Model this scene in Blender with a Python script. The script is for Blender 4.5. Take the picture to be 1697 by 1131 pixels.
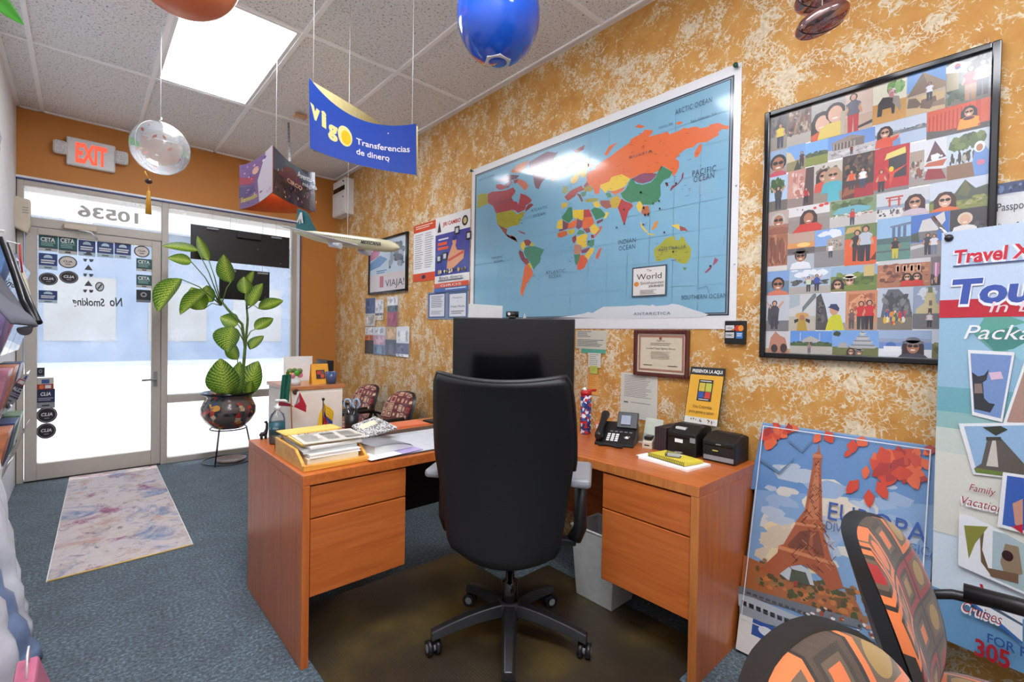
import bpy, bmesh, math, random
from mathutils import Vector, Matrix
from mathutils.geometry import tessellate_polygon
for _o in list(bpy.data.objects): bpy.data.objects.remove(_o)
SC = bpy.context.scene
COL = SC.collection
PI = math.pi
V = Vector
# ------------------------------------------------------------------ camera
FPX = 784.0
YAW, PITCH, ROLL = math.radians(42.34), math.radians(-.78), math.radians(.95)
EYE = V((0, 0, 1.28))
FWD = V((math.sin(YAW)*math.cos(PITCH), math.cos(YAW)*math.cos(PITCH), math.sin(PITCH)))
_r = V((math.cos(YAW), -math.sin(YAW), 0)); _u = _r.cross(FWD)
RGT = _r*math.cos(ROLL) + _u*math.sin(ROLL)
UPV = _u*math.cos(ROLL) - _r*math.sin(ROLL)
cd = bpy.data.cameras.new('camera'); cam = bpy.data.objects.new('camera', cd); COL.objects.link(cam)
cd.sensor_width = 36.0; cd.lens = FPX/1697*36.0; cd.clip_start = .02; cd.clip_end = 300
cam.matrix_world = Matrix(((RGT.x, UPV.x, -FWD.x, EYE.x), (RGT.y, UPV.y, -FWD.y, EYE.y), (RGT.z, UPV.z, -FWD.z, EYE.z), (0, 0, 0, 1)))
SC.camera = cam
# ------------------------------------------------------------------ light
SC.view_settings.view_transform = 'Standard'; SC.view_settings.look = 'None'
SC.view_settings.gamma = 1; SC.view_settings.use_curve_mapping = False
SC.view_settings.exposure = 0.55
TROFFER_POWER = 15.0
wd = bpy.data.worlds.new('sky'); SC.world = wd; wd.use_nodes = True
nt = wd.node_tree
bg = nt.nodes['Background']; sky = nt.nodes.new('ShaderNodeTexSky')
sky.sky_type = 'NISHITA'; sky.sun_disc = False; sky.sun_elevation = math.radians(60); sky.sun_rotation = math.radians(200)
sky.air_density = 1.2; sky.dust_density = 2.0
nt.links.new(sky.outputs[0], bg.inputs[0]); bg.inputs[1].default_value = .3
sd = bpy.data.lights.new('sun', 'SUN'); sd.energy = 4.2; sd.angle = .01; sd.color = (1, .95, .88)
sun = bpy.data.objects.new('sun', sd); COL.objects.link(sun); sun.rotation_euler = (math.radians(30), 0, math.radians(-158))
# ------------------------------------------------------------------ pixel to place
XR, YF, ZC, XL, YB = 2.22, 5.53, 3.05, -.39, -3.4
def ray(x, y): return RGT*((x-848.5)/FPX) - UPV*((y-565.5)/FPX) + FWD
def atx(x, y, c): d = ray(x, y); return EYE + d*((c-EYE.x)/d.x)
def aty(x, y, c): d = ray(x, y); return EYE + d*((c-EYE.y)/d.y)
def atz(x, y, c): d = ray(x, y); return EYE + d*((c-EYE.z)/d.z)
def atd(x, y, d): return EYE + ray(x, y)*d
# ------------------------------------------------------------------ colour and materials
def s2l(c): c = c/255.0; return c/12.92 if c <= .04045 else ((c+.055)/1.055)**2.4
def L(c): return (s2l(c[0]), s2l(c[1]), s2l(c[2]), 1.0)
MATS = {}
def nodes(name):
    m = bpy.data.materials.new(name); m.use_nodes = True
    t = m.node_tree; b = t.nodes['Principled BSDF']
    return m, t, b
def N(t, typ, **kw):
    n = t.nodes.new(typ)
    for k, v in kw.items():
        if k in n.inputs: n.inputs[k].default_value = v
        else: setattr(n, k, v)
    return n
def ramp(t, fac, stops, interp='LINEAR'):
    r = t.nodes.new('ShaderNodeValToRGB'); r.color_ramp.interpolation = interp
    e = r.color_ramp.elements
    while len(e) < len(stops): e.new(.5)
    for i, (p, c) in enumerate(stops):
        e[i].position = p; e[i].color = c if len(c) == 4 else (*c, 1)
    t.links.new(fac, r.inputs[0]); return r
def bump(t, b, h, strength=.2, dist=.01):
    n = N(t, 'ShaderNodeBump', Strength=strength, Distance=dist); t.links.new(h, n.inputs['Height']); t.links.new(n.outputs[0], b.inputs['Normal'])
def mat(name, col, rough=.5, metal=0, var=.07, scale=25, spec=.5, coat=0, bmp=0, sheen=0, trans=0, alpha=1, stretch=None):
    if name in MATS: return MATS[name]
    m, t, b = nodes(name)
    tc = N(t, 'ShaderNodeTexCoord'); mp = N(t, 'ShaderNodeMapping')
    t.links.new(tc.outputs['Object'], mp.inputs[0])
    if stretch: mp.inputs['Scale'].default_value = stretch
    nz = N(t, 'ShaderNodeTexNoise', Scale=scale, Detail=4.0); t.links.new(mp.outputs[0], nz.inputs['Vector'])
    c = L(col); lo = tuple(max(0, x*(1-var)) for x in c[:3]); hi = tuple(min(1, x*(1+var)) for x in c[:3])
    r = ramp(t, nz.outputs[0], [(.3, lo), (.7, hi)]); t.links.new(r.outputs[0], b.inputs['Base Color'])
    b.inputs['Roughness'].default_value = rough; b.inputs['Metallic'].default_value = metal
    b.inputs['Specular IOR Level'].default_value = spec
    b.inputs['Coat Weight'].default_value = coat; b.inputs['Coat Roughness'].default_value = .12
    b.inputs['Sheen Weight'].default_value = sheen
    b.inputs['Transmission Weight'].default_value = trans; b.inputs['Alpha'].default_value = alpha
    if bmp: bump(t, b, nz.outputs[0], bmp, .004)
    MATS[name] = m; return m
def printmat(name, rough, coat=0):
    m, t, b = nodes(name)
    a = N(t, 'ShaderNodeVertexColor'); a.layer_name = 'Col'
    nz = N(t, 'ShaderNodeTexNoise', Scale=350.0, Detail=2.0); tc = N(t, 'ShaderNodeTexCoord'); t.links.new(tc.outputs['Object'], nz.inputs['Vector'])
    r = ramp(t, nz.outputs[0], [(.3, (.76, .76, .76)), (.7, (.86, .86, .86))])
    mx = N(t, 'ShaderNodeMix', data_type='RGBA', blend_type='MULTIPLY'); mx.inputs[0].default_value = 1
    t.links.new(a.outputs[0], mx.inputs[6]); t.links.new(r.outputs[0], mx.inputs[7]); t.links.new(mx.outputs[2], b.inputs['Base Color'])
    b.inputs['Roughness'].default_value = rough; b.inputs['Coat Weight'].default_value = coat; b.inputs['Coat Roughness'].default_value = .1
    MATS[name] = m; return m
PR_MATTE = printmat('print_matte', .7); PR_SATIN = printmat('print_satin', .38); PR_GLOSS = printmat('print_gloss', .25, .5); PR_GLASS = printmat('print_under_glass', .35, .9)
# ------------------------------------------------------------------ objects
TM = {}
def thing(name, label, cat, loc=(0, 0, 0), rz=0, group=None):
    o = bpy.data.objects.new(name, None); COL.objects.link(o); o.empty_display_size = .05
    o.location = loc; o.rotation_euler = (0, 0, rz); o['label'] = label; o['category'] = cat
    if group: o['group'] = group
    TM[o] = Matrix.Translation(V(loc)) @ Matrix.Rotation(rz, 4, 'Z'); return o
def tag(o, label, cat, group=None):
    o['label'] = label; o['category'] = cat
    if group: o['group'] = group
    return o
def dup(root, loc, rz, label, group=None):
    r = root.copy(); COL.objects.link(r); r.location = loc; r.rotation_euler = (0, 0, rz); r['label'] = label
    if group: r['group'] = group
    for ch in root.children:
        c = ch.copy(); COL.objects.link(c); c.parent = r
        for g in ch.children:
            d = g.copy(); COL.objects.link(d); d.parent = c
    return r
class MB:
    """collects faces in the frame of the thing (or in world space) and links them as one mesh object"""
    def __init__(s): s.v = []; s.f = []; s.c = []; s.uv = {}; s.sm = []
    def add(s, vs, fs, col=None, smooth=False, uvs=None):
        o = len(s.v); s.v += [V(p) for p in vs]
        for i, f in enumerate(fs):
            if uvs: s.uv[len(s.f)] = [uvs[k] for k in f]
            s.f.append([o+k for k in f]); s.c.append(col); s.sm.append(smooth)
        return s
    def box(s, a, b, col=None, M=None):
        x0, y0, z0 = [min(a[i], b[i]) for i in range(3)]; x1, y1, z1 = [max(a[i], b[i]) for i in range(3)]
        vs = [V(p) for p in ((x0,y0,z0),(x1,y0,z0),(x1,y1,z0),(x0,y1,z0),(x0,y0,z1),(x1,y0,z1),(x1,y1,z1),(x0,y1,z1))]
        if M: vs = [M @ p for p in vs]
        return s.add(vs, [(0,3,2,1),(4,5,6,7),(0,1,5,4),(1,2,6,5),(2,3,7,6),(3,0,4,7)], col)
    def hexa(s, lo, hi, col=None):      # two quads of four points
        return s.add(list(lo)+list(hi), [(3,2,1,0),(4,5,6,7),(0,1,5,4),(1,2,6,5),(2,3,7,6),(3,0,4,7)], col)
    def prism(s, pts, d, col=None, smooth=False):   # polygon of 3d points pushed along d
        n = len(pts); d = V(d); pts = [V(p) for p in pts]
        tr = [tuple(t) for t in tessellate_polygon([pts])] if n > 4 else [tuple(range(n))]
        fs = tr + [tuple(n+k for k in reversed(t)) for t in tr]
        s.add(pts+[p+d for p in pts], fs, col)
        o = len(s.v)-2*n
        for i in range(n):
            j = (i+1) % n; s.f.append([o+i, o+j, o+n+j, o+n+i]); s.c.append(col); s.sm.append(smooth)
        return s
    def tube(s, pts, r, n=8, col=None, closed=False, caps=True, smooth=True):
        pts = [V(p) for p in pts]; m = len(pts); rs = r if isinstance(r, (list, tuple)) else [r]*m
        vs = []; up = None
        for i, p in enumerate(pts):
            a = pts[(i-1) % m] if (i or closed) else p; b = pts[(i+1) % m] if (i < m-1 or closed) else p
            t = (b-a).normalized() if (b-a).length > 1e-9 else V((0, 0, 1))
            if up is None:
                up = V((0, 0, 1)) if abs(t.z) < .9 else V((1, 0, 0))
            x = t.cross(up); x = x.normalized() if x.length > 1e-6 else t.orthogonal().normalized()
            y = x.cross(t).normalized(); up = y
            for k in range(n):
                an = 2*PI*k/n; vs.append(p + (x*math.cos(an)+y*math.sin(an))*rs[i])
        fs = []
        for i in range(m if closed else m-1):
            for k in range(n):
                i2 = (i+1) % m; fs.append((i*n+k, i*n+(k+1) % n, i2*n+(k+1) % n, i2*n+k))
        s.add(vs, fs, col, smooth)
        if caps and not closed:
            o = len(s.v)-m*n
            s.f.append([o+k for k in reversed(range(n))]); s.f.append([o+(m-1)*n+k for k in range(n)]); s.c += [col, col]; s.sm += [False, False]
        return s
    def lathe(s, prof, n=24, c=(0, 0, 0), col=None, M=None, smooth=True, sx=1, sy=1):
        vs = []
        for r, z in prof:
            for k in range(n):
                an = 2*PI*k/n; p = V((c[0]+r*math.cos(an)*sx, c[1]+r*math.sin(an)*sy, c[2]+z)); vs.append(M @ p if M else p)
        fs = [(i*n+k, i*n+(k+1) % n, (i+1)*n+(k+1) % n, (i+1)*n+k) for i in range(len(prof)-1) for k in range(n)]
        s.add(vs, fs, col, smooth)
        o = len(s.v)-len(vs)
        if prof[0][0] > 1e-5: s.f.append([o+k for k in reversed(range(n))]); s.c.append(col); s.sm.append(False)
        if prof[-1][0] > 1e-5: s.f.append([o+(len(prof)-1)*n+k for k in range(n)]); s.c.append(col); s.sm.append(False)
        return s
    def ball(s, c, r, n=12, m=8, col=None, sc=(1, 1, 1), M=None):
        prof = [(math.sin(PI*i/m), -math.cos(PI*i/m)) for i in range(m+1)]; vs = []
        for q, z in prof:
            for k in range(n):
                an = 2*PI*k/n; p = V((q*math.cos(an)*r*sc[0], q*math.sin(an)*r*sc[1], z*r*sc[2]))
                if M: p = M @ p
                vs.append(p+V(c))
        fs = [(i*n+k, i*n+(k+1) % n, (i+1)*n+(k+1) % n, (i+1)*n+k) for i in range(m) for k in range(n)]
        return s.add(vs, fs, col, True)
    def grid(s, fn, nu, nv, col=None, smooth=True, closed_u=False, uv=True):
        vs = []; us = []
        for j in range(nv+1):
            for i in range(nu+1): vs.append(V(fn(i/nu, j/nv))); us.append((i/nu, j/nv))
        w = nu+1; fs = [(j*w+i, j*w+i+1, (j+1)*w+i+1, (j+1)*w+i) for j in range(nv) for i in range(nu)]
        return s.add(vs, fs, col, smooth, us if uv else None)
    def build(s, name, m, parent=None, world=False, bevel=0, seg=2, weld=False, solid=0, subd=0):
        vs = s.v
        if world and parent is not None:
            inv = TM[parent].inverted(); vs = [inv @ p for p in vs]
        me = bpy.data.meshes.new(name); me.from_pydata([tuple(p) for p in vs], [], s.f)
        ms = m if isinstance(m, (list, tuple)) else [m]
        for q in ms: me.materials.append(MATS[q] if isinstance(q, str) else q)
        for i, p in enumerate(me.polygons): p.use_smooth = s.sm[i]
        if any(c is not None for c in s.c):
            ca = me.color_attributes.new('Col', 'FLOAT_COLOR', 'CORNER')
            buf = []
            for i, p in enumerate(me.polygons):
                c = L(s.c[i]) if s.c[i] is not None else (1, 1, 1, 1)
                buf += list(c)*p.loop_total
            ca.data.foreach_set('color', buf)
        if s.uv:
            ul = me.uv_layers.new(name='UVMap')
            for i, p in enumerate(me.polygons):
                if i in s.uv:
                    for k, li in enumerate(p.loop_indices): ul.data[li].uv = s.uv[i][k]
        if bevel or weld:
            bm = bmesh.new(); bm.from_mesh(me)
            if weld: bmesh.ops.remove_doubles(bm, verts=bm.verts, dist=1e-5)
            bmesh.ops.recalc_face_normals(bm, faces=bm.faces)
            if bevel: bmesh.ops.bevel(bm, geom=[e for e in bm.edges if e.calc_face_angle(0) > .5], offset=bevel, segments=seg, affect='EDGES', profile=.5, clamp_overlap=True)
            bm.to_mesh(me); bm.free()
        o = bpy.data.objects.new(name, me); COL.objects.link(o)
        if parent is not None: o.parent = parent; TM[o] = TM[parent]
        else: TM[o] = Matrix.Identity(4)
        if solid: md = o.modifiers.new('thickness', 'SOLIDIFY'); md.thickness = solid; md.offset = 0
        if subd: md = o.modifiers.new('smooth', 'SUBSURF'); md.levels = subd; md.render_levels = subd
        return o
def struct(o): o['kind'] = 'structure'; return o
def box(name, a, b, m, parent=None, bevel=0, world=False): return MB().box(a, b).build(name, m, parent, world, bevel)
# ---- text as flat shapes
TXT = {}
def textmesh(s, bold=0, shear=0, space=1.0):
    k = (s, bold, shear, space)
    if k in TXT: return TXT[k]
    c = bpy.data.curves.new('lettering', 'FONT'); c.body = s; c.offset = bold; c.shear = shear; c.resolution_u = 3; c.space_character = space
    o = bpy.data.objects.new('lettering', c); COL.objects.link(o)
    bpy.context.view_layer.update()
    me = bpy.data.meshes.new_from_object(o.evaluated_get(bpy.context.evaluated_depsgraph_get()))
    vs = [tuple(v.co) for v in me.vertices]; fs = [tuple(p.vertices) for p in me.polygons]
    bpy.data.objects.remove(o); bpy.data.curves.remove(c); bpy.data.meshes.remove(me)
    if vs:
        x0 = min(v[0] for v in vs); x1 = max(v[0] for v in vs); y0 = min(v[1] for v in vs); y1 = max(v[1] for v in vs)
    else: x0 = x1 = y0 = y1 = 0
    TXT[k] = (vs, fs, x0, x1, y0, y1); return TXT[k]
class Print:
    """flat printed sheet: origin O at lower left, U along the width, W up; drawn in 0..1 or in metres (unit)"""
    def __init__(s, O, U, W, eps=.0003, thick=.0015, base=(250, 250, 250), mb=None):
        s.O = V(O); s.U = V(U); s.W = V(W); s.N = s.U.cross(s.W).normalized(); s.eps = eps; s.k = 1; s.mb = mb or MB()
        if thick:
            a = s.O; q = [a, a+s.U, a+s.U+s.W, a+s.W]; s.mb.hexa([p-s.N*thick for p in q], q, base)
    def pt(s, u, v): return s.O+s.U*u+s.W*v+s.N*(s.eps*s.k)
    def poly(s, pts, col, up=True):
        if up: s.k += 1
        P = [s.pt(*p) for p in pts]
        if len(P) > 4:
            fs = [tuple(t) for t in tessellate_polygon([[V((p[0], p[1], 0)) for p in pts]])]
        else: fs = [tuple(range(len(P)))]
        s.mb.add(P, fs, col); return s
    def rect(s, u0, v0, u1, v1, col, up=True): return s.poly([(u0, v0), (u1, v0), (u1, v1), (u0, v1)], col, up)
    def ell(s, u, v, a, b, col, n=14, up=True): return s.poly([(u+a*math.cos(2*PI*i/n), v+b*math.sin(2*PI*i/n)) for i in range(n)], col, up)
    def frame(s, u0, v0, u1, v1, w, h, col):
        s.k += 1
        for r in ((u0, v0, u1, v0+h), (u0, v1-h, u1, v1), (u0, v0+h, u0+w, v1-h), (u1-w, v0+h, u1, v1-h)): s.rect(*r, col, up=False)
        return s
    def text(s, t, u, v, h, col, w=None, bold=0, shear=0, align='l', rot=0, space=1.0):
        """h: cap height as a share of W; w: full width as a share of U (None keeps the letters' own proportion)"""
        vs, fs, x0, x1, y0, y1 = textmesh(t, bold, shear, space)
        if not vs: return s
        s.k += 1
        ky = h/.73; kx = (w/(x1-x0)) if w else ky*s.W.length/s.U.length
        off = 0 if align == 'l' else (-(x1-x0)*kx/2 if align == 'c' else -(x1-x0)*kx)
        ar = s.U.length/s.W.length; cr, sr = math.cos(rot), math.sin(rot); P = []
        for p in vs:
            a = (p[0]-x0)*kx+off; b = p[1]*ky
            P.append(s.pt(u+a*cr-b*sr/ar, v+a*sr*ar+b*cr))
        s.mb.add(P, fs, col); return s
    def lines(s, u0, v0, u1, v1, n, col, fill=.45, rag=.25, seed=1):
        rn = random.Random(seed); s.k += 1; dv = (v1-v0)/n
        for i in range(n):
            e = u1-(u1-u0)*rag*rn.random(); s.rect(u0, v1-(i+fill)*dv, e, v1-i*dv, col, up=False)
        return s
    def specks(s, u0, v0, u1, v1, pal, n, sz, seed=1, asp=1.0):
        rn = random.Random(seed)
        for i in range(n):
            s.k += .02
            a = sz*(.4+rn.random()); b = a*asp*(.5+rn.random()); u = u0+a+(u1-u0-2*a)*rn.random(); v = v0+b+(v1-v0-2*b)*rn.random()
            k = rn.randint(5, 8); ph = rn.random()*6
            s.poly([(min(u1, max(u0, u+a*math.cos(2*PI*q/k+ph)*(.6+.4*rn.random()))), min(v1, max(v0, v+b*math.sin(2*PI*q/k+ph)*(.6+.4*rn.random())))) for q in range(k)], pal[rn.randrange(len(pal))], up=False)
        s.k += 1; return s
    def build(s, name, m, parent=None, world=True): return s.mb.build(name, m, parent, world)
def wallprint(px0, py0, px1, py1, off=.004, **kw):
    """sheet flat on the right wall from the photograph's top left to its bottom right"""
    a = atx(px0, py0, XR); b = atx(px1, py1, XR)
    return Print((XR-off, a.y, b.z), (0, b.y-a.y, 0), (0, 0, a.z-b.z), **kw)
# ------------------------------------------------------------------ special materials
def m_stucco():
    m, t, b = nodes('ochre_sponge_paint'); tc = N(t, 'ShaderNodeTexCoord'); ob = tc.outputs['Object']
    d = N(t, 'ShaderNodeTexNoise', Scale=14.0, Detail=3.0); t.links.new(ob, d.inputs['Vector'])
    ad = N(t, 'ShaderNodeMix', data_type='VECTOR'); ad.inputs[0].default_value = .07
    t.links.new(ob, ad.inputs[4]); t.links.new(d.outputs['Color'], ad.inputs[5])
    n1 = N(t, 'ShaderNodeTexNoise', Scale=24.0, Detail=6.0, Roughness=.66, Distortion=1.2); t.links.new(ad.outputs[1], n1.inputs['Vector'])
    n2 = N(t, 'ShaderNodeTexNoise', Scale=7.0, Detail=3.0); t.links.new(ob, n2.inputs['Vector'])
    vo = N(t, 'ShaderNodeTexVoronoi', Scale=64.0, feature='DISTANCE_TO_EDGE'); t.links.new(ad.outputs[1], vo.inputs['Vector'])
    ve = N(t, 'ShaderNodeMapRange'); t.links.new(vo.outputs['Distance'], ve.inputs[0]); ve.inputs[1].default_value = .0; ve.inputs[2].default_value = .16; ve.inputs[3].default_value = .14; ve.inputs[4].default_value = -.01
    s1 = N(t, 'ShaderNodeMath', operation='MULTIPLY_ADD'); t.links.new(n2.outputs[0], s1.inputs[0]); s1.inputs[1].default_value = .75; t.links.new(n1.outputs[0], s1.inputs[2])
    s2 = N(t, 'ShaderNodeMath', operation='ADD'); t.links.new(s1.outputs[0], s2.inputs[0]); t.links.new(ve.outputs[0], s2.inputs[1])
    sc_ = N(t, 'ShaderNodeMath', operation='MULTIPLY'); t.links.new(s2.outputs[0], sc_.inputs[0]); sc_.inputs[1].default_value = .98
    msk = ramp(t, sc_.outputs[0], [(.925, (0, 0, 0)), (.985, (1, 1, 1))])
    n3 = N(t, 'ShaderNodeTexNoise', Scale=9.0, Detail=6.0); t.links.new(ob, n3.inputs['Vector'])
    base = ramp(t, n3.outputs[0], [(.25, L((178, 120, 48))[:3]), (.5, L((194, 139, 62))[:3]), (.8, L((206, 157, 86))[:3])])
    n4 = N(t, 'ShaderNodeTexNoise', Scale=60.0, Detail=3.0); t.links.new(ob, n4.inputs['Vector'])
    cream = ramp(t, n4.outputs[0], [(.3, L((196, 176, 140))[:3]), (.75, L((228, 216, 190))[:3])])
    mx = N(t, 'ShaderNodeMix', data_type='RGBA'); t.links.new(msk.outputs[0], mx.inputs[0]); t.links.new(base.outputs[0], mx.inputs[6]); t.links.new(cream.outputs[0], mx.inputs[7])
    t.links.new(mx.outputs[2], b.inputs['Base Color']); b.inputs['Roughness'].default_value = .62
    bump(t, b, s2.outputs[0], .35, .006); MATS['stucco'] = m
m_stucco()
def m_carpet():
    m, t, b = nodes('teal_carpet'); tc = N(t, 'ShaderNodeTexCoord'); ob = tc.outputs['Object']
    n1 = N(t, 'ShaderNodeTexNoise', Scale=75.0, Detail=5.0, Roughness=.75); t.links.new(ob, n1.inputs['Vector'])
    n2 = N(t, 'ShaderNodeTexNoise', Scale=6.0, Detail=6.0); t.links.new(ob, n2.inputs['Vector'])
    r1 = ramp(t, n1.outputs[0], [(.36, L((26, 40, 50))[:3]), (.5, L((62, 84, 96))[:3]), (.64, L((124, 148, 158))[:3])])
    r2 = ramp(t, n2.outputs[0], [(.35, (.68, .70, .72)), (.62, (1, 1, 1))])
    mx = N(t, 'ShaderNodeMix', data_type='RGBA', blend_type='MULTIPLY'); mx.inputs[0].default_value = 1
    t.links.new(r1.outputs[0], mx.inputs[6]); t.links.new(r2.outputs[0], mx.inputs[7]); t.links.new(mx.outputs[2], b.inputs['Base Color'])
    b.inputs['Roughness'].default_value = .95; b.inputs['Specular IOR Level'].default_value = .15; b.inputs['Sheen Weight'].default_value = .3
    bump(t, b, n1.outputs[0], .8, .01); MATS['carpet'] = m
m_carpet()
def m_wood(name, lo, mid, hi, axis, rough=.32, coat=.25, sc=1.0):
    m, t, b = nodes(name); tc = N(t, 'ShaderNodeTexCoord'); mp = N(t, 'ShaderNodeMapping'); t.links.new(tc.outputs['Object'], mp.inputs[0])
    s = [14*sc]*3; s[axis] = 1.1*sc; mp.inputs['Scale'].default_value = s
    n1 = N(t, 'ShaderNodeTexNoise', Scale=2.2, Detail=7.0, Roughness=.62, Distortion=.5); t.links.new(mp.outputs[0], n1.inputs['Vector'])
    s2 = N(t, 'ShaderNodeMapping'); t.links.new(tc.outputs['Object'], s2.inputs[0]); q = [120*sc]*3; q[axis] = 3*sc; s2.inputs['Scale'].default_value = q
    n2 = N(t, 'ShaderNodeTexNoise', Scale=1.0, Detail=2.0); t.links.new(s2.outputs[0], n2.inputs['Vector'])
    a = N(t, 'ShaderNodeMath', operation='MULTIPLY_ADD'); t.links.new(n2.outputs[0], a.inputs[0]); a.inputs[1].default_value = .25; t.links.new(n1.outputs[0], a.inputs[2])
    r = ramp(t, a.outputs[0], [(.4, L(lo)[:3]), (.6, L(mid)[:3]), (.82, L(hi)[:3])]); t.links.new(r.outputs[0], b.inputs['Base Color'])
    b.inputs['Roughness'].default_value = rough; b.inputs['Coat Weight'].default_value = coat; b.inputs['Coat Roughness'].default_value = .25
    MATS[name] = m
CH = ((166, 82, 32), (188, 99, 42), (202, 114, 54))
m_wood('cherry_x', *CH, 0); m_wood('cherry_y', *CH, 1); m_wood('cherry_z', *CH, 2)
m_wood('cherry_edge', (160, 90, 40), (186, 112, 54), (200, 128, 66), 2)
m_wood('tray_wood', (205, 140, 50), (228, 165, 70), (240, 185, 95), 0)
def m_tile():
    m, t, b = nodes('acoustic_tile'); tc = N(t, 'ShaderNodeTexCoord'); ob = tc.outputs['Object']
    n1 = N(t, 'ShaderNodeTexNoise', Scale=95.0, Detail=3.0, Roughness=.55, Distortion=.8); t.links.new(ob, n1.inputs['Vector'])
    r = ramp(t, n1.outputs[0], [(.31, L((120, 117, 114))[:3]), (.42, L((228, 228, 227))[:3]), (.7, L((243, 243, 242))[:3])])
    t.links.new(r.outputs[0], b.inputs['Base Color']); b.inputs['Roughness'].default_value = .9
    bump(t, b, n1.outputs[0], .4, .004); MATS['tile'] = m
m_tile()
def m_glass(name, tint, gl=.06, haze=0.0):
    m = bpy.data.materials.new(name); m.use_nodes = True; t = m.node_tree; t.nodes.clear()
    o = t.nodes.new('ShaderNodeOutputMaterial'); tr = N(t, 'ShaderNodeBsdfTransparent'); tr.inputs[0].default_value = (*tint, 1)
    g = N(t, 'ShaderNodeBsdfGlossy', Roughness=.02); fr = N(t, 'ShaderNodeFresnel', IOR=1.45)
    k = N(t, 'ShaderNodeMath', operation='MULTIPLY'); t.links.new(fr.outputs[0], k.inputs[0]); k.inputs[1].default_value = gl*16
    mx = N(t, 'ShaderNodeMixShader'); t.links.new(k.outputs[0], mx.inputs[0]); t.links.new(tr.outputs[0], mx.inputs[1]); t.links.new(g.outputs[0], mx.inputs[2])
    out = mx
    if haze:
        nz = N(t, 'ShaderNodeTexNoise', Scale=3.0, Detail=5.0); tc = N(t, 'ShaderNodeTexCoord'); t.links.new(tc.outputs['Object'], nz.inputs['Vector'])
        rr = ramp(t, nz.outputs[0], [(.3, (haze*.5,)*3), (.8, (haze*1.5,)*3)])
        df = N(t, 'ShaderNodeBsdfTranslucent'); df.inputs[0].default_value = (.9, .93, .97, 1)
        m2 = N(t, 'ShaderNodeMixShader'); t.links.new(rr.outputs[0], m2.inputs[0]); t.links.new(mx.outputs[0], m2.inputs[1]); t.links.new(df.outputs[0], m2.inputs[2]); out = m2
    t.links.new(out.outputs[0], o.inputs[0]); MATS[name] = m; return m
m_glass('window_glass', (.97, .98, .98), .03, .24)  # milky haze put into the panes imitates washed-out, overexposed daylight
m_glass('clear_plastic', (.93, .95, .97), .07, .10)
m_glass('balloon_film', (.95, .96, .95), .12, .12)
def m_emit(name, col, k):
    m = bpy.data.materials.new(name); m.use_nodes = True; t = m.node_tree; t.nodes.clear()
    o = t.nodes.new('ShaderNodeOutputMaterial'); e = N(t, 'ShaderNodeEmission', Strength=k)
    nz = N(t, 'ShaderNodeTexNoise', Scale=900.0); c = L(col)[:3]
    r = ramp(t, nz.outputs[0], [(.3, tuple(x*.97 for x in c)), (.7, c)]); t.links.new(r.outputs[0], e.inputs[0])
    t.links.new(e.outputs[0], o.inputs[0]); MATS[name] = m; return m
m_emit('lamp_diffuser', (246, 248, 255), TROFFER_POWER); m_emit('exit_red', (255, 92, 70), 1.0)
mat('brown_paint', (198, 130, 58), .6, var=.04, scale=3); mat('white_paint', (222, 222, 224), .7, var=.03, scale=6, bmp=.05)
mat('alu', (186, 178, 168), .45, var=.03); mat('alu_dark', (150, 143, 134), .45); mat('white_metal', (225, 226, 226), .4, var=.02); mat('grid_white', (250, 250, 250), .5, var=.01)
mat('blue_line', (58, 78, 140), .5); mat('black_plastic', (22, 22, 24), .38, var=.15); mat('black_gloss', (10, 10, 12), .12, var=.1)
mat('black_leather', (15, 15, 17), .48, var=.2, scale=60, bmp=.04); mat('dark_metal', (58, 58, 60), .35, .6, var=.1); mat('chrome', (215, 215, 218), .12, 1.0, var=.02)
mat('paper', (243, 242, 238), .75, var=.02); mat('cream_paper', (236, 226, 196), .75, var=.04); mat('manila', (232, 196, 104), .7, var=.05)
mat('string', (235, 235, 232), .6); mat('asphalt', (214, 211, 204), .9, var=.08, scale=4); mat('soffit', (238, 238, 236), .8, var=.02)
mat('beige_plastic', (205, 192, 172), .5, var=.03); mat('bldg', (112, 132, 160), .8, var=.05, scale=1); mat('grey_plastic', (140, 142, 146), .4, var=.05)
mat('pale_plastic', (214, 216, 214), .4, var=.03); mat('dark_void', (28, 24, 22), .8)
# ------------------------------------------------------------------ floor, walls, ceiling
struct(box('floor', (XL-.1, YB-.1, -.1), (XR+.1, YF+.1, 0), 'carpet'))
struct(box('wall_right', (XR, YB-.1, 0), (XR+.12, YF+.12, 3.2), 'stucco'))
struct(box('wall_left', (XL-.12, YB-.1, 0), (XL, YF+.12, 3.2), 'white_paint'))
struct(box('wall_back', (XL-.12, YB-.12, 0), (XR+.12, YB, 3.2), 'white_paint'))
wf = MB(); wf.box((XL-.12, YF, 2.485), (XR+.12, YF+.12, 3.2)); wf.box((1.765, YF, 0), (XR+.12, YF+.12, 2.485)); wf.box((XL-.12, YF, 0), (-.385, YF+.12, 2.485))
struct(wf.build('wall_front', 'brown_paint'))
ceil = struct(box('ceiling', (XL-.12, YB-.12, 3.12), (XR+.12, YF+.12, 3.2), 'white_paint'))
TM[ceil] = Matrix.Identity(4)
GX = [XL, -.24, .372, .978, 1.585, 2.19, XR]; GY = [YF, 4.215, 2.945, 1.675, .405, -.865, -2.135, YB]
troffers = [(2, 1), (2, 3), (2, 5), (1, 4)]  # first one is in view; the others are unseen, added to brighten the room
tiles = {}
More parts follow.
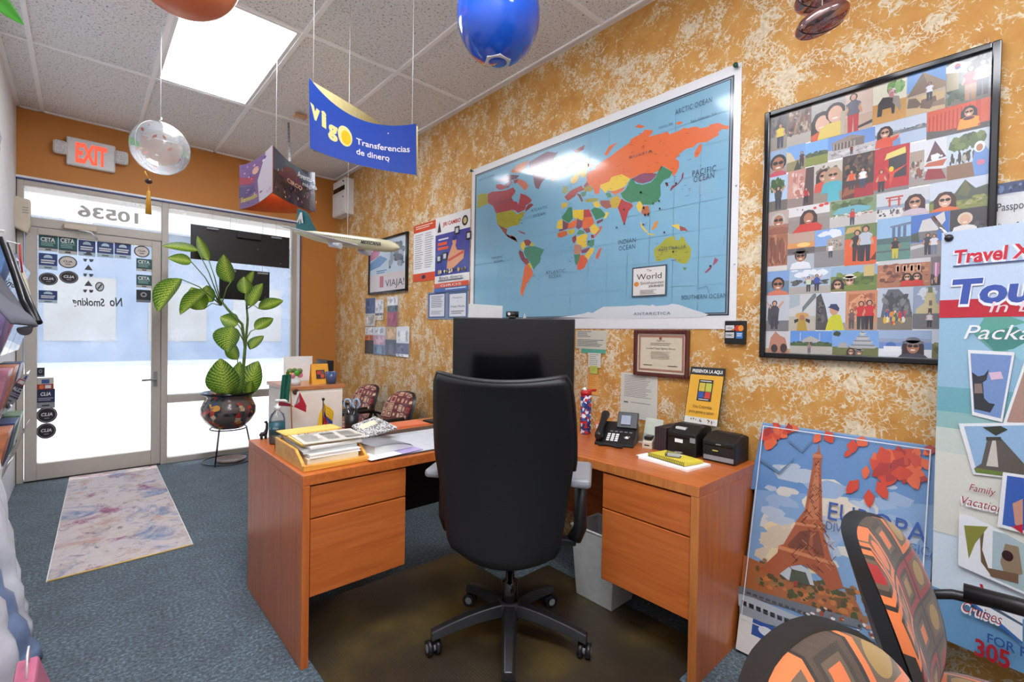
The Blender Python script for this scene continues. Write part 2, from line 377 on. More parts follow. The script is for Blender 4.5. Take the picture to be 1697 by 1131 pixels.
for j in range(len(GY)-1):
    for i in range(len(GX)-1):
        if (i, j) in troffers: continue
        x0, x1, y0, y1 = GX[i]+.009, GX[i+1]-.009, GY[j+1]+.009, GY[j]-.009
        if x1-x0 < .01: continue
        key = (round(x1-x0, 3), round(y1-y0, 3))
        if key in tiles:
            o = tiles[key].copy(); COL.objects.link(o)
        else:
            w, d = key; o = MB().box((0, 0, 0), (w, d, .016)).build('ceiling_tile', 'tile', None, bevel=.003, seg=1); tiles[key] = o
        o.parent = ceil; o.location = (x0, y0, ZC+.007)
for gx in GX[1:-1]: box('grid_bar', (gx-.0125, YB, ZC-.004), (gx+.0125, YF, ZC+.03), 'grid_white', ceil)
for gy in GY[1:-1]: box('grid_bar', (XL, gy-.0125, ZC-.003), (XR, gy+.0125, ZC+.03), 'grid_white', ceil)
for a, b in (((XL, YF-.022, ZC-.004), (XR, YF, ZC+.02)), ((XR-.022, YB, ZC-.004), (XR, YF, ZC+.02)), ((XL, YB, ZC-.004), (XL+.022, YF, ZC+.02))): box('grid_bar', a, b, 'grid_white', ceil)
lab = ['fluorescent ceiling light panel nearest the door', 'unseen fluorescent ceiling light panel added above the office chair', 'unseen fluorescent ceiling light panel added at the back of the room', 'unseen fluorescent ceiling light panel added close to the left wall behind the camera']
for k, (i, j) in enumerate(troffers):
    x0, x1, y0, y1 = GX[i]+.013, GX[i+1]-.013, GY[j+1]+.013, GY[j]-.013
    t = thing('ceiling_light', lab[k], 'ceiling light', ((x0+x1)/2, (y0+y1)/2, ZC), 0, 'recessed ceiling lights')
    hx, hy = (x1-x0)/2, (y1-y0)/2
    f = MB(); w = .022
    f.box((-hx, -hy, 0), (hx, -hy+w, .03)); f.box((-hx, hy-w, 0), (hx, hy, .03)); f.box((-hx, -hy+w, 0), (-hx+w, hy-w, .03)); f.box((hx-w, -hy+w, 0), (hx, hy-w, .03))
    f.build('frame', 'white_metal', t)
    MB().box((-hx+w, -hy+w, .008), (hx-w, hy-w, .02)).build('diffuser', 'lamp_diffuser', t)
# ------------------------------------------------------------------ storefront
F0, F1 = YF-.03, YF+.05
wn = MB()
wn.box((-.385, F0, 0), (-.347, F1, 2.485)); wn.box((.557, F0, 0), (.607, F1, 2.485)); wn.box((1.715, F0, 0), (1.765, F1, 2.485))
wn.box((-.347, F0, 2.425), (.557, F1, 2.485)); wn.box((.607, F0, 2.425), (1.715, F1, 2.485)); wn.box((-.347, F0, 2.10), (.557, F1, 2.172))
wn.box((.607, F0, .576), (1.715, F1, .65)); wn.box((.607, F0, 0), (1.715, F1, .055))
wn1 = struct(wn.build('window_1', 'alu', None, bevel=.004))
for n, a, b in (('transom_pane', (-.35, YF+.005, 2.17), (.56, YF+.011, 2.43)), ('upper_pane', (.6, YF+.005, .64), (1.72, YF+.011, 2.43)), ('lower_pane', (.6, YF+.005, .05), (1.72, YF+.011, .58))):
    box(n, a, b, 'window_glass', wn1)
struct(box('trim_1', (XL, YF-.045, 2.478), (1.80, YF, 2.496), 'white_metal')); struct(box('trim_2', (XL, YF-.047, 2.468), (1.80, YF-.002, 2.478), 'blue_line'))
struct(box('trim_3', (1.767, YF-.02, 0), (1.80, YF, 2.468), 'white_metal')); struct(box('trim_4', (1.80, YF-.022, 0), (1.812, YF, 2.496), 'blue_line'))
pn = Print((.385, YF+.004, 2.24), (-.41, 0, 0), (0, 0, .1), thick=0)     # street number seen from behind
pn.N = V((0, -1, 0)); pn.text('10536', 0, 0, .95, (205, 204, 196), w=1.0, bold=.03); pn.build('street_number', PR_MATTE, wn1)
dr = thing('door_1', 'glass storefront door covered with stickers', 'door', (.105, YF+.01, 0)); dr['kind'] = 'structure'
del dr['category']
d = MB(); dx0, dx1 = -.340, .552; y0, y1 = F0+.006, F1-.01
d.box((dx0, y0, .008), (-.268, y1, 2.092)); d.box((.485, y0, .008), (dx1, y1, 2.092)); d.box((-.268, y0, 2.04), (.485, y1, 2.092)); d.box((-.268, y0, .008), (.485, y1, .145))
d.build('door_frame', 'alu', dr, True, .004)
box('door_pane', (-.27, YF+.005, .14), (.487, YF+.011, 2.045), 'window_glass', dr, world=True)
cl = MB(); cl.box((-.11, F0-.045, 2.108), (.1, F0, 2.15)); cl.build('closer_body', 'beige_plastic', dr, True, .006)
MB().tube([(-.02, F0-.03, 2.11), (.06, F0-.12, 2.085), (.10, F0-.02, 2.05)], .009, 6).build('closer_arm', 'white_metal', dr, True)
h = MB(); h.box((.50, F0-.006, .74), (.53, F0+.006, .88)); h.tube([(.515, F0, .81), (.515, F0-.045, .81), (.50, F0-.05, .81), (.41, F0-.05, .805)], .009, 8); h.build('lever_handle', 'grey_plastic', dr, True)
box('door_sweep', (-.34, F0-.004, .001), (.552, F0+.012, .012), 'black_plastic', dr, world=True)
# stickers on the door glass, traced from the photograph
def sticker(q, kind):
    a = aty(q[0], q[1], YF-.001); b = aty(q[2], q[3], YF-.001)
    P = Print((a.x, YF+.002, b.z), (b.x-a.x, 0, 0), (0, 0, a.z-b.z), thick=0); W = (235, 238, 238)
    if kind == 'g':
        P.rect(0, .22, 1, 1, (24, 92, 92)).rect(0, 0, 1, .22, (206, 206, 200)).text('CETA', .1, .62, .26, W, w=.75, bold=.03).lines(.12, .3, .9, .56, 3, (150, 190, 185)).rect(.35, .05, .65, .15, (90, 90, 90)).rect(0, .19, 1, .24, (20, 30, 34))
    elif kind == 'b':
        P.rect(0, .25, 1, 1, (28, 62, 128)).rect(0, 0, 1, .25, (190, 214, 226)).ell(.5, .76, .24, .16, (196, 222, 236)).rect(.3, .6, .7, .72, (28, 62, 128)).lines(.12, .33, .88, .6, 2, W, .6, .1).rect(.3, .07, .7, .16, (110, 120, 130))
    elif kind == 'o':
        P.ell(.5, .5, .5, .5, (40, 34, 38), 24).ell(.5, .5, .43, .42, (226, 218, 210), 24).text('CLIA', .5, .47, .16, (60, 50, 50), w=.5, bold=.03, align='c').rect(.35, .3, .65, .36, (60, 50, 50))
    elif kind == 'k':
        P.ell(.5, .5, .5, .5, (36, 34, 44), 24).ell(.5, .5, .44, .43, (190, 186, 186), 24).ell(.5, .5, .42, .41, (36, 32, 40), 24).text('CLIA', .5, .44, .2, W, w=.55, bold=.03, align='c', shear=.2).rect(.38, .27, .62, .32, (170, 165, 160))
    elif kind == 'n':
        P.rect(0, .3, 1, 1, (28, 40, 76)).rect(0, 0, 1, .3, (150, 152, 158)).text('CLIA', .5, .66, .18, W, w=.55, bold=.03, align='c', shear=.2).lines(.1, .36, .95, .54, 2, (170, 176, 190)).rect(.3, .1, .7, .18, (50, 54, 60))
    elif kind == 'c':
        P.rect(0, 0, 1, 1, (206, 200, 190)).rect(0, .0, 1, .45, (170, 40, 40)).rect(.3, .5, .75, .85, (60, 90, 150)).ell(.3, .22, .14, .18, (225, 120, 60)).rect(.5, .08, .85, .36, (235, 235, 235))
    elif kind == 'd':
        P.rect(0, .2, 1, 1, (26, 28, 38)).rect(0, 0, 1, .2, (120, 124, 134)).ell(.5, .62, .22, .2, (160, 160, 165)).ell(.5, .62, .12, .1, (26, 28, 38))
    P.build('sticker', PR_SATIN, dr)
for q, k in (((64, 389, 96, 418), 'g'), ((97, 390, 128, 423), 'g'), ((130, 397, 158, 426), 'b'), ((161, 400, 188, 428), 'b'), ((190, 402, 217, 430), 'b'), ((64, 419, 95, 448), 'b'), ((97, 423, 128, 446), 'o'),
             ((64, 451, 96, 474), 'k'), ((98, 448, 130, 471), 'k'), ((64, 481, 95, 503), 'b'), ((222, 406, 248, 428), 'o'), ((226, 428, 252, 451), 'g'), ((226, 455, 252, 478), 'g'), ((226, 480, 250, 502), 'd'),
             ((60, 610, 74, 625), 'd'), ((60, 627, 89, 645), 'c'), ((60, 646, 91, 676), 'n'), ((60, 676, 95, 700), 'k'), ((60, 703, 93, 726), 'k')): sticker(q, k)
# hours lettering and a small arrow column painted on the glass
a = aty(120, 510, YF); b = aty(205, 415, YF); P = Print((a.x, YF+.0025, a.z), (b.x-a.x, 0, 0), (0, 0, b.z-a.z), thick=0); K = (70, 74, 80)
def glassword(t, u0, u1, v, hgt):
    vs, fs, x0, x1, y0, y1 = textmesh(t, .02, .1); P.k += 1
    P.mb.add([P.pt(u1-(p[0]-x0)/(x1-x0)*(u1-u0), v+p[1]*hgt/.73) for p in vs], fs, K)
glassword('Smoking', 0, .62, .04, .13); glassword('No', .72, .98, .05, .15)
for v in (.36, .62, .86): P.poly([(.22, v), (.38, v), (.30, v+.09)], K).poly([(.2, v-.06), (.28, v-.06), (.25, v-.11), (.21, v-.1)], K).poly([(.31, v-.06), (.4, v-.06), (.38, v-.1), (.33, v-.11)], K)
P.ell(.52, .36, .09, .08, K, 18).ell(.52, .36, .07, .06, (215, 220, 224), 18).poly([(.47, .33), (.49, .31), (.57, .39), (.55, .41)], K)
P.build('lettering', PR_SATIN, dr)
# ------------------------------------------------------------------ outside
struct(box('pavement', (-9, YF+.12, -.14), (14, 34, -.02), 'asphalt'))
sf = struct(box('canopy_soffit', (-6, YF+.12, 2.75), (9, YF+1.1, 3.1), 'soffit'))
for x in (-2.6, 2.6, 5.2): box('canopy_post', (x, YF+.95, -.02), (x+.12, YF+1.07, 2.75), 'soffit', sf)
box('fascia', (-6, YF+1.1, 2.6), (9, YF+1.2, 3.25), 'soffit', sf)
bd = thing('building', 'pale blue building across the parking lot seen through the door glass', 'building', (3, 24, -.02))
MB().box((-14, 0, 0), (14, 6, 5.2)).build('wall', 'bldg', bd)
MB().box((-14.2, -.5, 5.2), (14.2, 6, 5.7)).build('roof', 'soffit', bd)
for k in range(9): MB().box((-13+k*3, -.06, .8), (-11+k*3, .02, 3.2)).build('window', 'alu_dark', bd)
# ------------------------------------------------------------------ desk
ZT = .737
dk = thing('desk', 'L-shaped cherry wood office desk with two hanging drawer pedestals', 'desk', (1.6, 1.8, 0))
LX0, LX1, LY0, LY1 = .615, 2.2, 1.825, 2.6; RX0, RX1, RY0 = 1.665, 2.2, .80
tt = .042
MB().prism([(LX0, LY0, ZT-tt), (RX0, LY0, ZT-tt), (RX0, RY0, ZT-tt), (RX1, RY0, ZT-tt), (RX1, LY1, ZT-tt), (LX0, LY1, ZT-tt)], (0, 0, tt)).build('desk_top', 'cherry_y', dk, True, .003)
B = lambda n, a, b, m, p=None, bv=.002: box(n, a, b, m, p or dk, bv, True)
B('side_panel', (LX0, LY0, 0), (LX0+.028, LY1, ZT-tt), 'cherry_z'); B('side_panel', (RX0, RY0, 0), (RX1, RY0+.032, ZT-tt), 'cherry_z'); B('edge_band', (RX0-.001, RY0, 0), (RX0+.001, RY0+.032, ZT-tt), 'cherry_edge', bv=0); B('edge_band', (RX0-.001, RY0+.001, ZT-tt+.003), (RX0+.001, LY0-.001, ZT-.004), 'cherry_edge', bv=0)
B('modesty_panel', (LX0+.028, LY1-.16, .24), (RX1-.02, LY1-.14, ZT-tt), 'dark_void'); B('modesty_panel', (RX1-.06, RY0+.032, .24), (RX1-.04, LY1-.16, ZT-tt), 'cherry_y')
B('pedestal', (LX0+.03, LY0+.03, .275), (1.045, LY1-.2, .690), 'cherry_x')
for n, z0, z1 in (('drawer', .565, .688), ('drawer', .262, .56)): B(n, (LX0+.032, LY0+.008, z0), (1.055, LY0+.03, z1), 'cherry_x', bv=.003)
B('pedestal', (RX0+.03, RY0+.04, .25), (RX1-.08, 1.225, .690), 'cherry_y')
for n, z0, z1 in (('drawer', .540, .688), ('drawer', .229, .535)): B(n, (RX0+.005, RY0+.036, z0), (RX0+.028, 1.235, z1), 'cherry_y', bv=.003)
# ------------------------------------------------------------------ chair mat and carpet rug
def m_mat():
    m, t, b = nodes('chair_mat_film'); tc = N(t, 'ShaderNodeTexCoord'); mp = N(t, 'ShaderNodeMapping'); t.links.new(tc.outputs['Object'], mp.inputs[0])
    n1 = N(t, 'ShaderNodeTexNoise', Scale=2.6, Detail=5.0); t.links.new(mp.outputs[0], n1.inputs['Vector'])
    r = ramp(t, n1.outputs[0], [(.3, L((48, 40, 33))[:3]), (.52, L((66, 56, 40))[:3]), (.7, L((104, 86, 44))[:3])]); t.links.new(r.outputs[0], b.inputs['Base Color'])
    w = N(t, 'ShaderNodeTexWave', Scale=28.0, Distortion=1.5); t.links.new(mp.outputs[0], w.inputs['Vector'])
    b.inputs['Roughness'].default_value = .34; b.inputs['Coat Weight'].default_value = .3; b.inputs['Coat Roughness'].default_value = .3
    bump(t, b, w.outputs[0], .12, .004); MATS['mat_film'] = m
m_mat()
tag(MB().prism([(.70, 2.235, 0), (1.62, 2.235, 0), (1.62, 1.78, 0), (1.92, 1.78, 0), (1.92, .86, 0), (1.65, .86, 0), (1.65, .5, 0), (.66, .5, 0), (.66, 2.1, 0)], (0, 0, .006)).build('chair_mat', 'mat_film', None, bevel=.002), 'brown vinyl floor mat under the black office chair', 'floor mat')
def m_rug():
    m, t, b = nodes('abstract_rug'); tc = N(t, 'ShaderNodeTexCoord'); mp = N(t, 'ShaderNodeMapping'); t.links.new(tc.outputs['Object'], mp.inputs[0]); mp.inputs['Scale'].default_value = (1.3, 1.2, 1)
    def nz(s, d, off):
        q = N(t, 'ShaderNodeMapping'); t.links.new(mp.outputs[0], q.inputs[0]); q.inputs['Location'].default_value = off
        n = N(t, 'ShaderNodeTexNoise', Scale=s, Detail=8.0, Roughness=.72, Distortion=d); t.links.new(q.outputs[0], n.inputs['Vector']); return n.outputs[0]
    base = ramp(t, nz(3.5, .3, (0, 0, 0)), [(.3, L((170, 154, 146))[:3]), (.5, L((204, 194, 190))[:3]), (.7, L((188, 178, 188))[:3])])
    cur = base.outputs[0]
    for s, off, col, a in ((2.6, (3, 1, 0), (96, 126, 170), .535), (3.0, (7, 5, 0), (140, 40, 100), .56), (3.2, (1, 9, 0), (186, 146, 130), .56), (9.0, (4, 4, 0), (112, 104, 120), .56)):
        k = ramp(t, nz(s, .6, off), [(a, (0, 0, 0)), (a+.1, (.85, .85, .85))]); mx = N(t, 'ShaderNodeMix', data_type='RGBA')
        t.links.new(k.outputs[0], mx.inputs[0]); t.links.new(cur, mx.inputs[6]); mx.inputs[7].default_value = L(col); cur = mx.outputs[2]
    t.links.new(cur, b.inputs['Base Color']); b.inputs['Roughness'].default_value = .9
    bump(t, b, nz(60, 0, (2, 2, 2)), .5, .006); MATS['rug'] = m
m_rug()
rg = thing('runner_rug', 'abstract grey, blue and magenta runner rug in front of the door', 'rug', (.2, 4.4, 0))
MB().prism([(-.066, 5.475, 0), (.52, 5.475, 0), (.492, 3.32, 0), (-.122, 3.295, 0)], (0, 0, .009)).build('pile', 'rug', rg, True, .002)
MB().tube([(-.122, 3.295, .004), (.492, 3.32, .004)], .0045, 6).build('hem', 'manila', rg, True)
for a, b in (((-.066, 5.475, .004), (-.122, 3.295, .004)), ((.52, 5.475, .004), (.492, 3.32, .004))): MB().tube([a, b], .005, 6).build('edge_binding', 'paper', rg, True)
# ------------------------------------------------------------------ office chair (faces the desk corner)
oc = thing('office_chair', 'black high-backed office chair on a five-star base in front of the monitor', 'chair', (1.323, 1.44, .006), -YAW-.18)
# local axes: +y is where the chair faces
def bk(u, v):      # back shell, u 0..1 left to right, v 0..1 bottom to top
    z = .425+.70*v
    hw = .205+.060*min(1, v/.55)**.8 - .022*max(0, (v-.6)/.4)**2
    x = (u-.5)*2
    rc = .10                                                      # rounded corners at the foot
    if v < rc: hw *= 1-.22*(1-math.sqrt(max(0, 1-(1-v/rc)**2)))
    if v > .965: hw *= 1-.05*((v-.965)/.035)**2
    dip = -.022*(1-x*x)*max(0, (v-.8)/.2)**2
    sag = -.018*(1-x*x)*(max(0, .2-v)/.2)**2
    y = -.235+.0*v -.10*v**1.6+.06*math.sin(v*PI)*.4 + .05*x*x
    return x*hw, y, z+dip+sag
me = MB()
nu, nv = 24, 30
me.grid(lambda u, v: bk(u, v), nu, nv); front = lambda u, v: V(bk(u, v))+V((0, .055*min(1, 6*min(u, 1-u, v, 1-v)+.25), 0))
me.grid(front, nu, nv)
w = nu+1; off = w*(nv+1)
ring = [i for i in range(nu)]+[j*w+nu for j in range(nv)]+[nv*w+i for i in range(nu, 0, -1)]+[j*w for j in range(nv, 0, -1)]
for q in range(len(ring)):
    a, b = ring[q], ring[(q+1) % len(ring)]; me.f.append([b, a, a+off, b+off]); me.c.append(None); me.sm.append(True)
me.build('backrest', 'black_leather', oc, weld=True)
rim = [V(bk(i/24, 1))+V((0, .02, .002)) for i in range(25)]
MB().tube([V(bk(0, .5+.5*i/12))+V((0, .03, 0)) for i in range(12)]+rim+[V(bk(1, 1-.5*i/12))+V((0, .03, 0)) for i in range(1, 13)], .012, 8).build('piping', 'black_leather', oc)
st = MB(); st.box((-.205, -.19, .44), (.205, .27, .53)); st.build('seat', 'black_leather', oc, bevel=.04, seg=4)
for s in (-1, 1):
    a = MB(); a.tube([(s*.262, .0, .45), (s*.285, .0, .5), (s*.285, .0, .70)], [.03, .028, .026], 10); a.build('arm_post', 'black_plastic', oc)
    ap = MB(); ap.box((s*.285-.042, -.15, .70), (s*.285+.042, .13, .735)); ap.build('armrest', 'grey_plastic', oc, bevel=.015, seg=3)
    br = MB(); br.box((s*.14, -.02, .425), (s*.27, .03, .452)); br.build('arm_bracket', 'black_plastic', oc, bevel=.006)
MB().box((-.09, -.1, .40), (.09, .12, .44)).build('tilt_mechanism', 'black_plastic', oc, bevel=.01)
MB().lathe([(.0, .10), (.034, .10), (.034, .25), (.018, .255), (.018, .40), (0, .40)], 16).build('gas_lift', 'black_gloss', oc)
MB().lathe([(.045, .095), (.052, .11), (.052, .15), (.038, .172)], 16).build('hub', 'dark_metal', oc)
for k in range(5):
    an = math.radians(-90+10+72*k)
    c, s = math.cos(an), math.sin(an); R = Matrix.Rotation(an, 4, 'Z')
    lg = MB(); n = 7; secs = []
    for i in range(n):
        tq = i/(n-1); r = .03+.295*tq; z = .142-.062*tq**1.6; hw = .034-.009*tq; hh = .023-.007*tq
        secs.append([R @ V((r, -hw, z-hh)), R @ V((r, hw, z-hh)), R @ V((r, hw*.6, z+hh)), R @ V((r, -hw*.6, z+hh))])
    for i in range(n-1): lg.hexa(secs[i], secs[i+1])
    lg.build('star_leg', 'dark_metal', oc, weld=True, bevel=.004)
    cs = MB(); sw = .5+k*1.1; d = V((math.cos(an+sw), math.sin(an+sw), 0)); p = V((c*.315, s*.315, .03)); q = V((-d.y, d.x, 0))
    for sd_ in (-1, 1): cs.tube([p+q*sd_*.006, p+q*sd_*.026], .029, 16)
    cs.tube([p+V((0, 0, .01)), p+V((0, 0, .056))], .010, 8)
    ct = cs.build('caster', 'black_plastic', oc)
    MB().tube([p-q*.027, p+q*.027], [.016, .016], 10).build('wheel_hub', 'grey_plastic', ct)
# ------------------------------------------------------------------ monitor with webcam
mc = atd(851, 600, 2.62); mo = thing('monitor', 'large black computer monitor on the desk corner behind the office chair', 'monitor', (mc.x, mc.y, ZT), -YAW)
hw = 101/784*2.62
zt = atd(851, 527.5, 2.62).z-ZT
MB().box((-hw, 0, zt-.42), (hw, .03, zt)).build('casing', 'black_plastic', mo, bevel=.004)
MB().box((-hw+.008, -.002, zt-.405), (hw-.008, .002, zt-.008)).build('screen', 'black_gloss', mo)
MB().box((-.03, .03, .012), (.03, .06, zt-.2)).build('stand_neck', 'black_plastic', mo, bevel=.006)
MB().box((-.13, -.06, 0), (.13, .13, .012)).build('stand_foot', 'black_plastic', mo, bevel=.004)
wc = atd(849, 522, 2.62); wb = thing('webcam', 'small black webcam clipped on top of the monitor', 'webcam', (wc.x, wc.y, ZT+zt), -YAW)
MB().tube([(-.035, .0, .022), (.035, .0, .022)], .016, 12).build('body', 'black_plastic', wb); MB().box((-.02, -.012, 0), (.02, .03, .009)).build('clip', 'black_plastic', wb, bevel=.003)
MB().tube([(-.018, -.013, .022), (-.018, -.018, .022)], .008, 12).build('lens', 'chrome', wb)
# ------------------------------------------------------------------ world map on the right wall
mp_ = thing('world_map', 'large laminated world map pinned to the ochre wall', 'map', (XR, 1.9, 1.3))
MY0, MY1, MZ0, MZ1 = 2.918, .912, 1.322, 2.538
M_ = Print((XR-.004, MY0, MZ0), (0, MY1-MY0, 0), (0, 0, MZ1-MZ0), base=(240, 240, 240)); MW, MH = MY0-MY1, MZ1-MZ0
def mw(x, y):
    p = atx(x, y, XR-.004); return ((MY0-p.y)/MW, (p.z-MZ0)/MH)
CR = {'A': (780, 240, 7.069), 'B': (840, 380, 7.069), 'C': (920, 260, 7.069), 'D': (900, 320, 8.075), 'E': (1040, 180, 5.139), 'F': (1040, 320, 5.142), 'M': (770, 100, 2.4596)}
def tr(c, pts): ox, oy, s = CR[c]; return [mw(ox+x/s, oy+y/s) for x, y in pts]
M_.rect(.020, .052, .984, .962, (40, 46, 58)).rect(.024, .058, .980, .955, (150, 175, 190)).rect(.026, .060, .978, .952, (44, 50, 62)).rect(.029, .064, .975, .948, (128, 182, 208))
for i in range(1, 14): M_.rect(.03+.0675*i, .064, .0308+.0675*i, .948, (118, 172, 200), up=False)
for i in range(1, 8): M_.rect(.029, .064+.11*i, .975, .0652+.11*i, (118, 172, 200), up=False)
M_.k += 1
YE, OR, GR, RD, PU, OL, MA = (236, 198, 52), (230, 110, 50), (58, 132, 92), (186, 62, 62), (134, 74, 94), (172, 166, 44), (150, 66, 70)
